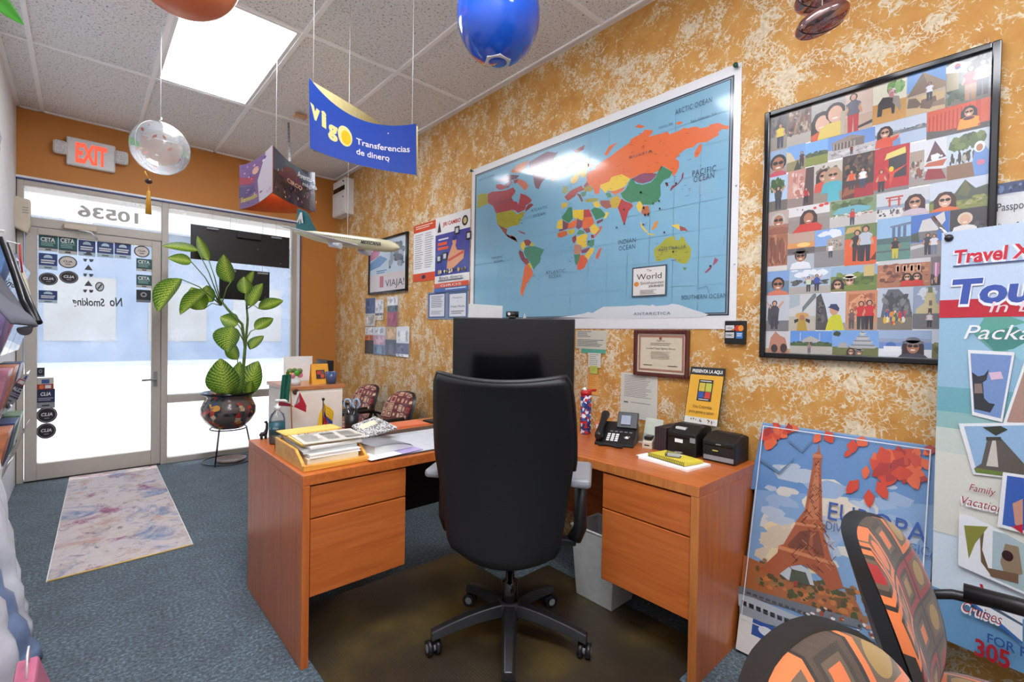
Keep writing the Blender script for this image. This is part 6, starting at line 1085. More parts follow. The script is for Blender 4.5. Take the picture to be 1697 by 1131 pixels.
# ------------------------------------------------------------------ potted plant by the window
pc = V((1.06, 5.22, 0))
ps = thing('plant_stand', 'black wire plant stand holding the painted pot', 'plant stand', tuple(pc))
for k in range(3):
    an = math.radians(228+120*k); c, s = math.cos(an), math.sin(an); MB().tube([(c*.15, s*.15, .335), (c*.21, s*.21, .006)], .007, 8).build('leg', 'dark_metal', ps)
for r, z in ((.155, .33), (.215, .02)): MB().tube([(r*math.cos(2*PI*i/36), r*math.sin(2*PI*i/36), z) for i in range(36)], .006, 6, closed=True).build('ring', 'dark_metal', ps)
sc_ = thing('plant_saucer', 'pale clay saucer under the plant stand', 'saucer', (pc.x+.02, pc.y, 0)); mat('clay', (150, 128, 116), .6)
MB().lathe([(0, .0), (.10, 0), (.135, .035), (.128, .035), (.098, .010), (0, .010)], 32).build('dish', 'clay', sc_)
def m_pot():
    m, t, b = nodes('painted_ceramic'); tc = N(t, 'ShaderNodeTexCoord'); v = N(t, 'ShaderNodeTexVoronoi', Scale=22.0); t.links.new(tc.outputs['Object'], v.inputs['Vector'])
    n = N(t, 'ShaderNodeTexNoise', Scale=9.0, Detail=2.0, Distortion=1.0); t.links.new(tc.outputs['Object'], n.inputs['Vector'])
    sx = N(t, 'ShaderNodeSeparateColor'); t.links.new(v.outputs['Color'], sx.inputs[0])
    r = ramp(t, sx.outputs[0], [(0, L((40, 38, 44))[:3]), (.3, L((196, 70, 50))[:3]), (.5, L((60, 70, 70))[:3]), (.62, L((210, 180, 150))[:3]), (.72, L((176, 50, 44))[:3]), (.85, L((50, 66, 110))[:3]), (.93, L((214, 150, 60))[:3])], 'CONSTANT')
    r2 = ramp(t, n.outputs[0], [(.45, (0, 0, 0)), (.55, (1, 1, 1))]); mx = N(t, 'ShaderNodeMix', data_type='RGBA'); t.links.new(r2.outputs[0], mx.inputs[0]); mx.inputs[6].default_value = L((96, 84, 80)); t.links.new(r.outputs[0], mx.inputs[7])
    t.links.new(mx.outputs[2], b.inputs['Base Color']); b.inputs['Roughness'].default_value = .2; b.inputs['Coat Weight'].default_value = .4; MATS['painted_ceramic'] = m
m_pot()
plt = thing('potted_plant', 'tall variegated plant with big leaves in a painted ceramic pot', 'plant', (pc.x, pc.y, .337))
MB().lathe([(0, 0), (.13, 0), (.15, .02), (.20, .07), (.235, .14), (.235, .20), (.20, .27), (.185, .30), (.22, .325), (.225, .34), (.20, .34), (.17, .30), (.17, .28), (0, .28)], 40).build('pot', 'painted_ceramic', plt)
MB().lathe([(0, .285), (.168, .285)], 24).build('soil', 'brown_bead', plt)
MB().tube([(.2225*math.cos(2*PI*i/36), .2225*math.sin(2*PI*i/36), .334) for i in range(36)], .012, 8, closed=True).build('rim', 'black_gloss', plt)
def m_leaf():
    m, t, b = nodes('variegated_leaf'); uv = N(t, 'ShaderNodeUVMap'); sx = N(t, 'ShaderNodeSeparateXYZ'); t.links.new(uv.outputs[0], sx.inputs[0])
    a = N(t, 'ShaderNodeMath', operation='SUBTRACT'); t.links.new(sx.outputs[0], a.inputs[0]); a.inputs[1].default_value = .5
    ab = N(t, 'ShaderNodeMath', operation='ABSOLUTE'); t.links.new(a.outputs[0], ab.inputs[0])
    w = N(t, 'ShaderNodeMath', operation='MULTIPLY_ADD'); t.links.new(ab.outputs[0], w.inputs[0]); w.inputs[1].default_value = -.55; t.links.new(sx.outputs[1], w.inputs[2])
    s = N(t, 'ShaderNodeMath', operation='SINE'); k = N(t, 'ShaderNodeMath', operation='MULTIPLY'); t.links.new(w.outputs[0], k.inputs[0]); k.inputs[1].default_value = 75.0; t.links.new(k.outputs[0], s.inputs[0])
    n = N(t, 'ShaderNodeTexNoise', Scale=30.0); t.links.new(uv.outputs[0], n.inputs['Vector'])
    q = N(t, 'ShaderNodeMath', operation='MULTIPLY_ADD'); t.links.new(s.outputs[0], q.inputs[0]); q.inputs[1].default_value = .12; t.links.new(n.outputs[0], q.inputs[2])
    e = N(t, 'ShaderNodeMath', operation='MULTIPLY_ADD'); t.links.new(ab.outputs[0], e.inputs[0]); e.inputs[1].default_value = .6; t.links.new(q.outputs[0], e.inputs[2])
    r = ramp(t, e.outputs[0], [(.38, L((204, 214, 100))[:3]), (.55, L((146, 176, 54))[:3]), (.78, L((50, 96, 28))[:3])]); t.links.new(r.outputs[0], b.inputs['Base Color']); b.inputs['Roughness'].default_value = .4
    b.inputs['Transmission Weight'].default_value = 0; b.inputs['Subsurface Weight'].default_value = 0
    tr_ = N(t, 'ShaderNodeBsdfTranslucent'); t.links.new(r.outputs[0], tr_.inputs[0]); mx = N(t, 'ShaderNodeMixShader'); mx.inputs[0].default_value = .35
    t.links.new(b.outputs[0], mx.inputs[1]); t.links.new(tr_.outputs[0], mx.inputs[2]); t.links.new(mx.outputs[0], t.nodes['Material Output'].inputs[0]); MATS['variegated_leaf'] = m
m_leaf(); mat('stem_green', (96, 120, 56), .5, var=.2)
DP = V((pc.x, pc.y, 1)).dot(FWD)-EYE.dot(FWD)
def cpx(x, y, d=0): return aty(240+x/2.406, 330+y/2.406, pc.y-.04+d*.5)
top_ = V((pc.x, pc.y, .62)); rn = random.Random(12)
LV = [((210,205),(70,178),34,-.1), ((185,250),(95,232),34,-.2), ((140,318),(38,440),86,-.25), ((255,245),(205,145),30,.1), ((342,332),(306,222),58,-.15), ((402,378),(394,308),42,.05), ((412,352),(428,282),34,.1), ((420,428),(462,332),56,-.1), ((245,365),(130,452),70,-.05), ((268,410),(238,345),60,.1), ((455,438),(552,398),44,0),
      ((348,510),(322,610),90,-.1), ((330,775),(296,640),92,-.2), ((400,780),(446,645),78,-.12), ((362,785),(372,648),56,-.05), ((425,725),(412,798),34,-.2), ((440,520),(512,470),42,.1), ((370,500),(300,470),50,.1), ((330,790),(395,660),60,.1), ((420,600),(470,540),44,.1), ((370,640),(330,560),50,.15), ((235,440),(180,352),60,.12)]
HUB = {'lo': (372, 775), 'mid': (398, 560), 'up': (300, 420), 'top': (262, 285)}
tk = MB(); tk.tube([cpx(375, 790), cpx(392, 690), cpx(400, 590), cpx(388, 500), cpx(330, 440), cpx(300, 400)], [.016, .015, .014, .013, .012, .010], 8); tk.build('trunk', 'stem_green', plt, True)
tk = MB(); tk.tube([cpx(380, 790, .05), cpx(400, 600, .06), cpx(410, 480, .06), cpx(405, 420, .05)], [.013, .012, .011, .008], 8); tk.build('trunk', 'stem_green', plt, True)
for b_0, t_0, wd, dd in LV:
    bx, by = b_0; lo = by > 600; mid = 470 < by <= 600
    src = (372, 782) if lo else ((398, 575) if mid else ((405, 440) if bx > 380 else (305, 425)))
    sp = cpx(*src); bp = cpx(bx, by, dd*.5); tp_ = cpx(*t_0, dd)
    m1 = sp*.45+bp*.55+V((0, 0, .04))
    l_ = MB(); leafgrid(l_, bp, tp_, wd*1.3/2.406/784*DP, -FWD+V((rn.uniform(-.3, .3), rn.uniform(-.3, .3), rn.uniform(.1, .6))), curl=.12)
    lo_ = l_.build('leaf', 'variegated_leaf', plt, True); MB().tube([sp, m1, bp], [.006, .005, .004], 6).build('leaf_stalk', 'stem_green', lo_, True)
# ------------------------------------------------------------------ waiting chairs
def m_fabric(name, ground, sq, cols, scale):
    m, t, b = nodes(name); uv = N(t, 'ShaderNodeUVMap'); mp = N(t, 'ShaderNodeMapping'); t.links.new(uv.outputs[0], mp.inputs[0]); mp.inputs['Scale'].default_value = (scale, scale, 1)
    fl = N(t, 'ShaderNodeVectorMath', operation='FLOOR'); t.links.new(mp.outputs[0], fl.inputs[0]); frc = N(t, 'ShaderNodeVectorMath', operation='FRACTION'); t.links.new(mp.outputs[0], frc.inputs[0])
    wn_ = N(t, 'ShaderNodeTexWhiteNoise', noise_dimensions='2D'); t.links.new(fl.outputs[0], wn_.inputs['Vector']); sc = N(t, 'ShaderNodeSeparateColor'); t.links.new(wn_.outputs['Color'], sc.inputs[0])
    ct = N(t, 'ShaderNodeVectorMath', operation='SUBTRACT'); t.links.new(frc.outputs[0], ct.inputs[0]); ct.inputs[1].default_value = (.5, .5, 0)
    ab = N(t, 'ShaderNodeVectorMath', operation='ABSOLUTE'); t.links.new(ct.outputs[0], ab.inputs[0]); sx = N(t, 'ShaderNodeSeparateXYZ'); t.links.new(ab.outputs[0], sx.inputs[0])
    mxn = N(t, 'ShaderNodeMath', operation='MAXIMUM'); t.links.new(sx.outputs[0], mxn.inputs[0]); t.links.new(sx.outputs[1], mxn.inputs[1])
    ln = N(t, 'ShaderNodeVectorMath', operation='LENGTH'); t.links.new(ct.outputs[0], ln.inputs[0])
    def gt(a, v): g = N(t, 'ShaderNodeMath', operation='GREATER_THAN'); t.links.new(a, g.inputs[0]); g.inputs[1].default_value = v; return g.outputs[0]
    def mixc(f, a, c):
        x = N(t, 'ShaderNodeMix', data_type='RGBA'); t.links.new(f, x.inputs[0])
        for q, s in ((a, 6), (c, 7)):
            if isinstance(q, tuple): x.inputs[s].default_value = q
            else: t.links.new(q, x.inputs[s])
        return x.outputs[2]
    frame = ramp(t, sc.outputs[0], [(0, L(cols[0])[:3]), (.3, L(cols[1])[:3]), (.55, L(ground)[:3]), (.8, L(cols[2])[:3])], 'CONSTANT').outputs[0]
    inner = ramp(t, sc.outputs[1], [(0, L(cols[1])[:3]), (.33, L(cols[3])[:3]), (.66, L(cols[0])[:3])], 'CONSTANT').outputs[0]
    circ = mixc(gt(ln.outputs['Value'], .27), inner, L(sq)); sqr = mixc(gt(mxn.outputs[0], .16), inner, L(sq)); sqr = mixc(gt(mxn.outputs[0], .24), sqr, L(tuple(int(x*.55) for x in sq)))
    body = mixc(gt(sc.outputs[2], .5), circ, sqr); body = mixc(gt(mxn.outputs[0], .33), body, frame); body = mixc(gt(mxn.outputs[0], .46), body, L(tuple(int(x*.5) for x in ground)))
    nz = N(t, 'ShaderNodeTexNoise', Scale=260.0); t.links.new(uv.outputs[0], nz.inputs['Vector'])
    t.links.new(body, b.inputs['Base Color']); b.inputs['Roughness'].default_value = .9; b.inputs['Sheen Weight'].default_value = .2; bump(t, b, nz.outputs[0], .3, .003); MATS[name] = m
m_fabric('retro_fabric', (70, 54, 40), (92, 74, 54), ((146, 26, 22), (206, 108, 54), (136, 24, 24), (150, 120, 64)), 4.2)
m_fabric('maroon_fabric', (112, 36, 40), (150, 96, 84), ((140, 34, 40), (206, 160, 130), (120, 30, 36), (214, 186, 150)), 6.0)
def cushion(fn_out, fn_in, nu, nv, uvz=True):
    mb = MB(); mb.grid(fn_out, nu, nv); mb.grid(fn_in, nu, nv); w_ = nu+1; off = w_*(nv+1)
    ring = list(range(nu))+[j*w_+nu for j in range(nv)]+[nv*w_+i for i in range(nu, 0, -1)]+[j*w_ for j in range(nv, 0, -1)]
    for q in range(len(ring)):
        a, b = ring[q], ring[(q+1) % len(ring)]; mb.uv[len(mb.f)] = [(.01, .01)]*4; mb.f.append([b, a, a+off, b+off]); mb.c.append(None); mb.sm.append(True)
    for i, fc in enumerate(mb.f):
        if i in mb.uv: mb.uv[i] = [(mb.v[k].x/.45+.5, ((mb.v[k].z-.48)/.40 if uvz else mb.v[k].y/.45+.5)) for k in fc]
    return mb
def visitor_chair(label, fab, loc, rz, group):
    t = thing('visitor_chair', label, 'chair', loc, rz, group)
    def sup(u, v, a, b, n=3.2):        # square to rounded square
        x, y = (u-.5)*2, (v-.5)*2; r = max(abs(x), abs(y)); 
        if r < 1e-6: return 0, 0
        k = r/((abs(x)**n+abs(y)**n)**(1/n)); return x*k*a, y*k*b
    bz = lambda s: .67+s
    def back(u, v, off, sw):
        x, s = sup(u, v, .225, .185); e = max(abs(u-.5), abs(v-.5))*2
        x *= 1-.10*max(0, s/.185); y = .285+.16*s/.37*2*.37+off*(1-sw*e**4) + .05*(x/.225)**2*(-1)
        return (x, y, .665+s)
    cushion(lambda u, v: back(u, v, -.045, .6), lambda u, v: back(u, v, .0, 0), 14, 14).build('backrest', fab, t)
    def shell(u, v, off): x, y, z = back(u, v, off, 0); return (x*1.035, y, .665+(z-.665)*1.04)
    cushion(lambda u, v: shell(u, v, .002), lambda u, v: shell(u, v, .030), 14, 14).build('back_shell', 'black_plastic', t)
    def seat(u, v, z, sw):
        x, y = sup(u, v, .245, .235); e = max(abs(u-.5), abs(v-.5))*2; return (x, y+.02, z-sw*e**4)
    cushion(lambda u, v: seat(u, v, .50, .03), lambda u, v: seat(u, v, .43, -.0), 14, 14, False).build('seat', fab, t)
    cushion(lambda u, v: tuple(V(seat(u, v, .435, 0))*1.0+V((0, 0, 0))), lambda u, v: seat(u, v, .41, 0), 12, 12).build('seat_pan', 'black_plastic', t)
    for s in (-1, 1):
        x = s*.275
        pts = [(x, -.22, .012), (x, -.215, .3), (x, -.205, .57), (x, -.19, .62), (x, -.15, .645), (x, .0, .655), (x, .18, .64), (x, .23, .62), (x, .255, .57), (x, .26, .45), (x, .28, .012)]
        MB().tube(pts, .0125, 10).build('leg_frame', 'black_plastic', t); MB().tube([(x, -.16, .657), (x, .16, .655)], [.02, .02], 10).build('armrest', 'black_plastic', t)
    MB().tube([(-.275, -.1, .40), (.275, -.1, .40)], .011, 8).build('cross_bar', 'black_plastic', t); MB().tube([(-.275, .262, .42), (.275, .262, .42)], .011, 8).build('cross_bar', 'black_plastic', t)
    MB().box((-.04, .22, .41), (.04, .30, .53)).build('back_bracket', 'black_plastic', t, bevel=.006)
    return t
visitor_chair('retro patterned armchair seen side-on in front of the Europe poster', 'retro_fabric', (1.375, -.08, 0), .08, 'retro patterned visitor chairs')
visitor_chair('retro patterned armchair showing only its back top at the bottom edge', 'retro_fabric', (.70, -.127, 0), -.10, 'retro patterned visitor chairs')
visitor_chair('maroon patterned armchair against the far wall, nearer the window', 'maroon_fabric', (1.755, 4.28, 0), -PI/2, 'maroon visitor chairs along the wall').scale = (.95, .95, .9)
visitor_chair('maroon patterned armchair against the far wall, nearer the map', 'maroon_fabric', (1.755, 3.62, 0), -PI/2, 'maroon visitor chairs along the wall').scale = (.95, .95, .9)
# ------------------------------------------------------------------ white cabinet behind the desk
cb_ = thing('white_cabinet', 'white cabinet with a wooden top standing behind the desk', 'cabinet', (.985, 2.9, 0)); mat('cream_laminate', (232, 226, 212), .45, var=.02); m_wood('oak_top', (150, 92, 50), (178, 116, 70), (196, 140, 92), 0)
MB().box((.835, 2.70, 0), (1.13, 3.08, .955)).build('body', 'cream_laminate', cb_, True, .003); MB().box((.825, 2.69, .955), (1.14, 3.09, .975)).build('top', 'oak_top', cb_, True, .002)
MB().box((.84, 2.692, .02), (1.125, 2.70, .94)).build('door', 'cream_laminate', cb_, True, .002)
def on(x, y, z): return atz(x, y, z)
yc = aty(531, 636, 2.78); cd_ = thing('tent_card', 'small yellow standing card on the white cabinet', 'card', (yc.x, 2.80, .975)); mat('yellow_card', (236, 166, 44), .5)
MB().prism([(-.052, -.03, 0), (.052, -.03, 0), (.048, .0, .115), (-.048, .0, .115)], (0, .003, 0)).build('face', 'yellow_card', cd_); MB().prism([(-.048, .03, 0), (.048, .03, 0), (.048, .003, .115), (-.048, .003, .115)], (0, .002, 0)).build('back', 'yellow_card', cd_)
P = Print((yc.x-.025, 2.774, 1.005), (.05, 0, 0), (0, .0135, .05), thick=0); P.rect(0, 0, 1, 1, (60, 40, 50)).rect(.1, .5, .5, .9, (214, 60, 50)).rect(.5, .1, .9, .5, (226, 96, 60)).rect(.5, .5, .9, .9, (130, 90, 80)); P.build('printed_square', PR_SATIN, cd_)
fw = thing('flower_ornament', 'small green and pink flower ornament on the white cabinet', 'ornament', (.89, 2.79, .975)); mat('pink', (214, 130, 150), .5)
MB().lathe([(.03, 0), (.035, .02), (.02, .04)], 14).build('pot', 'pale_plastic', fw)
for i in range(9): a = i*.7; MB().ball((math.cos(a)*.03, math.sin(a)*.02, .055+.012*(i % 3)), .016, 8, 6, sc=(1, .6, 1)).build('petal', ('pink', 'leaf_green', 'stem_green')[i % 3], fw)
gl = thing('drinking_glass', 'small blue patterned glass on the white cabinet', 'glass', (1.085, 2.76, .975)); mat('blue_glass', (90, 110, 160), .15, trans=.4); MB().lathe([(0, 0), (.026, 0), (.032, .07), (.029, .07), (.024, .006), (0, .006)], 20).build('cup', 'blue_glass', gl)
pb = thing('paper_bundle', 'loose white papers standing at the back of the cabinet', 'papers', (.98, 3.0, .975)); 
for k in range(3): MB().box((-.07-.004*k, .012*k, 0), (.07+.01*k, .012*k+.002, .11+.02*k)).build('sheet', 'paper', pb)
bkx = thing('black_box', 'black file box standing on the cabinet edge against the window wall', 'box', (1.112, 2.93, .975)); MB().box((-.02, -.09, 0), (.02, .09, .13)).build('case', 'black_plastic', bkx, bevel=.003); MB().box((-.021, -.06, .03), (-.019, .06, .1)).build('label', 'paper', bkx)
# ------------------------------------------------------------------ things on the left desk
p = on(459, 735, ZT); sz = thing('sanitizer_bottle', 'clear pump bottle of hand sanitizer with a teal label', 'bottle', (p.x, p.y, ZT))
MB().lathe([(0, 0), (.033, 0), (.036, .006), (.036, .115), (.030, .14), (.014, .155), (.012, .165)], 24, sy=.7).build('bottle', 'clear_plastic', sz); mat('teal_label', (24, 84, 96), .4); MB().lathe([(.0365, .045), (.0365, .105)], 24, sy=.7).build('label', 'teal_label', sz)
mat('gel', (196, 216, 220), .1, trans=.6); MB().lathe([(0, .004), (.032, .004), (.032, .1), (0, .1)], 20, sy=.7).build('gel', 'gel', sz)
MB().lathe([(.014, .160), (.014, .18), (.006, .182), (.006, .20), (.012, .202), (.012, .212), (0, .212)], 16).build('pump', 'pale_plastic', sz); MB().tube([(0, 0, .206), (.03, -.01, .206), (.04, -.013, .198)], .006, 8).build('nozzle', 'pale_plastic', sz)
P = Print(V((p.x, p.y, ZT+.068))-FWD*.030+RGT*-.022, RGT*.044, V((0, 0, .02)), thick=0); P.text('Sanitizer', 0, .2, .6, (220, 236, 240), w=1.0, shear=.2); P.build('label_lettering', PR_SATIN, sz)
p = on(437, 728, ZT); dn = thing('dinosaur_figure', 'tiny dark long-necked dinosaur figure at the desk edge', 'figurine', (p.x, p.y, ZT))
mb = MB(); mb.tube([(-.02, 0, .02), (-.008, 0, .024), (.008, 0, .028), (.014, 0, .05), (.015, 0, .075), (.010, 0, .085), (.002, 0, .084)], [.004, .012, .011, .007, .006, .007, .004], 10)
for x in (-.01, .009):
    for y in (-.006, .006): mb.tube([(x, y, .022), (x, y, 0)], [.006, .0045], 8)
mb.build('body', 'black_plastic', dn)
def flag(name, label, base, H, bands, shape, n=14):
    t = thing(name, label, 'flag', tuple(base)); return t
p = on(484, 722, ZT); mf = thing('table_flag', 'small green, white and red flag on a wooden stick', 'flag', (p.x, p.y, ZT), 0, 'small table flags'); mat('stick', (150, 110, 60), .5)
top = V((p.x, p.y, ZT+.32)); MB().lathe([(0, 0), (.022, 0), (.022, .008), (.006, .012), (0, .012)], 16, c=(0, 0, 0)).build('base', 'black_plastic', mf); MB().tube([V((p.x, p.y, ZT+.01)), top-RGT*.012+V((0, 0, 0))], .003, 8).build('stick', 'stick', mf, True); MB().ball(top-RGT*.012, .006, 8, 6).build('finial', 'gold', mf, True)
def cloth(bands, w_, h_, droop, fold, tp, stick_dx=0):
    mb = MB(); nu, nv = 18, 12
    def f(u, v):
        return tp+RGT*(w_*u*.8)+V((0, 0, -h_*(1-v)-droop*u*u))+FWD*(fold*math.sin(u*7+v*1.5)*u)
    for j in range(nv):
        for i in range(nu):
            u0, u1, v0, v1 = i/nu, (i+1)/nu, j/nv, (j+1)/nv; col = bands((u0+u1)/2, (v0+v1)/2); mb.add([f(u0, v0), f(u1, v0), f(u1, v1), f(u0, v1)], [(0, 1, 2, 3)], col, True)
    return mb
tp2 = top-RGT*.012-V((0, 0, .005))
# the cloth hangs folded: green near the stick, white with the emblem, red at the end
g_ = MB(); g_.grid(lambda u, v: tp2+RGT*(-.055+.05*u+.012*v)+V((0, 0, -.14*(1-v)))+FWD*(.012*math.sin(u*6)), 10, 8); g_.c = [(18, 96, 76)]*len(g_.f); g_.build('green_band', PR_SATIN, mf, True)
q0 = tp2+V((0, 0, -.10)); r_ = MB(); r_.add([q0+RGT*.0+V((0, 0, 0)), q0+RGT*.045+V((0, 0, .015)), q0+RGT*.05+V((0, 0, -.04)), q0+RGT*.02+V((0, 0, -.065))], [(0, 1, 2, 3)], (236, 234, 230)); r_.add([q0+RGT*.05+V((0, 0, .01)), q0+RGT*.085+V((0, 0, -.06)), q0+RGT*.083+V((0, 0, -.095)), q0+RGT*.02+V((0, 0, -.066))], [(0, 1, 2, 3)], (186, 26, 50)); r_.add([q0+RGT*-.06+V((0, 0, -.035)), q0+RGT*.0+V((0, 0, -.05)), q0+RGT*.02+V((0, 0, -.066)), q0+RGT*-.058+V((0, 0, -.06))], [(0, 1, 2, 3)], (140, 28, 52))
r_.build('white_red_band', PR_SATIN, mf, True, solid=.0008); em = MB(); em.ball(q0+RGT*.03+V((0, 0, .012))-FWD*.003, .016, 10, 6, sc=(1, .15, 1)); em.build('emblem', 'brown_bead', mf, True)
p = on(535, 722, ZT); cf = thing('table_flag', 'small yellow, blue and red flag on a black stick', 'flag', (p.x, p.y, ZT), 0, 'small table flags'); MB().lathe([(0, 0), (.02, 0), (.02, .008), (.006, .012), (0, .012)], 16).build('base', 'black_plastic', cf)
H = .185; MB().tube([(0, 0, .01), (0, 0, H)], .003, 8).build('stick', 'black_plastic', cf); MB().ball((0, 0, H+.004), .008, 10, 8).build('finial', 'black_gloss', cf)
tp3 = V((p.x, p.y, ZT+H-.01)); mb = MB(); nu, nv = 10, 9
def ff(u, v): return tp3+RGT*(.052*u*(1-.25*(1-v)))+V((0, 0, -.115*(1-v)-.035*u-.02*u*u))+FWD*(.012*math.sin(u*6+v*3))
for j in range(nv):
    for i in range(nu):
        u0, u1, v0, v1 = i/nu, (i+1)/nu, j/nv, (j+1)/nv; mb.add([ff(u0, v0), ff(u1, v0), ff(u1, v1), ff(u0, v1)], [(0, 1, 2, 3)], (238, 190, 30) if v0+.35*u0*0 > .5 else ((44, 60, 140) if v0 > .25 else (196, 44, 44)), True)
mb.build('cloth', PR_SATIN, cf, True, solid=.0008)
y_ = MB(); y_.add([tp3+V((0, 0, -.02)), tp3+V((0, 0, -.13)), tp3-RGT*.03+V((0, 0, -.14)), tp3-RGT*.022+V((0, 0, -.07))], [(0, 1, 2, 3)], (238, 196, 40)); y_.build('yellow_fold', PR_SATIN, cf, True, solid=.0008)
# letter tray with papers
ty = thing('letter_tray', 'honey wood letter tray at the desk corner', 'letter tray', (.765, 2.06, ZT)); TX0, TX1, TY0, TY1 = .632, .900, 1.872, 2.235
MB().box((TX0, TY0, ZT), (TX1, TY1, ZT+.012)).build('bottom', 'tray_wood', ty, True, .002)
for x in (TX0, TX1-.012): MB().prism([(x, TY0+.004, ZT+.010), (x, TY1, ZT+.010), (x, TY1, ZT+.075), (x, TY0+.10, ZT+.07), (x, TY0+.05, ZT+.045), (x, TY0+.02, ZT+.028)], (.012, 0, 0)).build('side', 'tray_wood', ty, True, .002)
MB().box((TX0, TY1-.012, ZT+.01), (TX1, TY1, ZT+.07)).build('back', 'tray_wood', ty, True, .002); MB().box((TX0, TY0-.006, ZT), (TX1, TY0+.012, ZT+.024)).build('front_lip', 'tray_wood', ty, True, .004)
z = ZT+.013; rn = random.Random(21)
for i, (lbl, hgt, m_, dx, dy, rot) in enumerate((('thick cream book at the bottom of the letter tray', .026, 'cream_paper', 0, .0, .0), ('white paper stack resting on the cream book', .016, 'paper', .004, .0, .03), ('grey magazine stack in the letter tray', .018, 'pale_plastic', .0, .012, -.04), ('sheaf of white papers near the top of the tray', .014, 'paper', .01, .004, .05), ('manila folder near the top of the tray', .008, 'manila', -.004, .02, -.03))):
    t = thing('paper_stack', lbl, 'papers', (.764+dx, 2.055+dy, z), rot, 'papers in the letter tray'); w_, l_ = (.104, .15) if i < 2 else (.109, .143)
    n_ = max(1, int(hgt/.004)); 
    for k in range(n_):
        j = .003 if i else .0005; MB().box((-w_+rn.uniform(-j, j), -l_+rn.uniform(-j, j), hgt*k/n_), (w_+rn.uniform(-j, j), l_+rn.uniform(-j, j), hgt*(k+.93)/n_)).build('sheet', m_, t)
    z += hgt
nw = thing('newspaper', 'printed newsletter lying on top of the letter tray papers', 'newspaper', (.775, 2.03, z), -.05); P = Print((-.12, -.12, .004), (.26, 0, 0), (0, .20, 0), thick=.004, base=(228, 224, 210)); P.lines(.06, .1, .34, .8, 12, (150, 146, 140), .4, .2).lines(.4, .1, .62, .55, 8, (150, 146, 140), .4, .2).rect(.4, .6, .62, .8, (120, 116, 112)).lines(.68, .3, .94, .8, 9, (150, 146, 140), .4, .2).rect(.68, .1, .94, .26, (140, 136, 130)).text('NEWS', .1, .86, .09, (90, 86, 84), w=.5); P.build('sheet', PR_MATTE, nw, False)
mn = thing('manila_envelope', 'yellow manila envelope at the back of the tray papers', 'envelope', (.76, 2.19, z), .04); MB().box((-.12, -.055, 0), (.13, .055, .006)).build('body', 'manila', mn, bevel=.002); MB().box((-.115, -.05, .006), (-.02, -.02, .0075)).build('flap', 'manila', mn)
# ledger, notebook, blotter, folder, wallet
bp = thing('desk_blotter', 'large white desk pad calendar in a brown holder', 'desk pad', (1.33, 2.1, ZT)); mat('brown_vinyl', (70, 54, 46), .5); MB().box((.93, 1.85, ZT), (1.56, 2.36, ZT+.003)).build('holder', 'brown_vinyl', bp, True, .001)
P = Print((1.0, 1.865, ZT+.0045), (.54, 0, 0), (0, .40, 0), thick=.001, base=(226, 230, 234)); P.k = 1
for i in range(1, 7): P.rect(i/7, .05, i/7+.002, .85, (176, 184, 194), up=False)
for i in range(6): P.rect(.02, .05+.16*i, .98, .054+.16*i, (176, 184, 194), up=False)
P.text('CALENDAR', .4, .9, .05, (120, 126, 140)).specks(.05, .08, .95, .82, [(150, 160, 180), (176, 180, 190)], 40, .008, 4, .4); P.build('sheet', PR_MATTE, bp)
pf = thing('purple_folder', 'thin purple folder under the open ledger', 'folder', (1.02, 1.905, ZT+.0065), .12); mat('lilac', (176, 160, 206), .5); MB().box((-.13, -.05, 0), (.14, .09, .003)).build('cover', 'lilac', pf, bevel=.001); MB().box((-.135, -.055, .003), (.02, .06, .0045)).build('sheet', 'paper', pf)
lg_ = thing('ledger_book', 'thick open ledger with grey page edges lying face down', 'book', (1.03, 1.985, ZT+.0115), .15); n = 12
mbk = MB(); prof = [(-.10+.20*i/n, .032*math.sin(PI*min(1, (i/n)*.62+.38))**.6+.004) for i in range(n+1)]
mbk.prism([(x, -.07, 0) for x in (-.10, .10)][::-1]+[(x, -.07, h) for x, h in prof], (0, .17, 0)); mbk.build('pages', 'pale_plastic', lg_, bevel=.001)
cvv = MB(); cvv.grid(lambda u, v: (-.105+.21*u, -.074+.178*v, .006+.032*math.sin(PI*min(1, u*.62+.38))**.6), 14, 2); cvv.build('cover', 'grey_plastic', lg_, solid=.002)
def m_marble():
    m, t, b = nodes('marbled_cover'); tc = N(t, 'ShaderNodeTexCoord'); n_ = N(t, 'ShaderNodeTexNoise', Scale=120.0, Detail=2.0, Distortion=1.0); t.links.new(tc.outputs['Object'], n_.inputs['Vector']); r = ramp(t, n_.outputs[0], [(.47, (.015, .015, .015)), (.53, (.8, .8, .78))]); t.links.new(r.outputs[0], b.inputs['Base Color']); b.inputs['Roughness'].default_value = .5; MATS['marbled'] = m
m_marble()
a_, b_q, c_, d_ = atd(583, 722, 2.30), atd(606, 748, 2.20), atd(659, 708, 2.42), atd(622, 690, 2.50)
a_.z = max(a_.z, ZT+.09); b_q.z = max(b_q.z, ZT+.055)
nb = thing('composition_notebook', 'black and white marbled notebook propped on the ledger', 'notebook', tuple((a_+b_q+c_+d_)/4)); nrm = (b_q-a_).cross(d_-a_).normalized(); nrm = nrm if nrm.z > 0 else -nrm
MB().hexa([q-nrm*.012 for q in (a_, b_q, c_, d_)], [a_, b_q, c_, d_]).build('cover', 'marbled', nb, True, .002)
e_1 = lambda u, v: (a_*(1-u)+d_*u)*(1-v)+(b_q*(1-u)+c_*u)*v+nrm*.001
MB().prism([e_1(.12, .22), e_1(.72, .18), e_1(.72, .46), e_1(.12, .5)], nrm*.0008).build('label', 'cream_paper', nb, True)
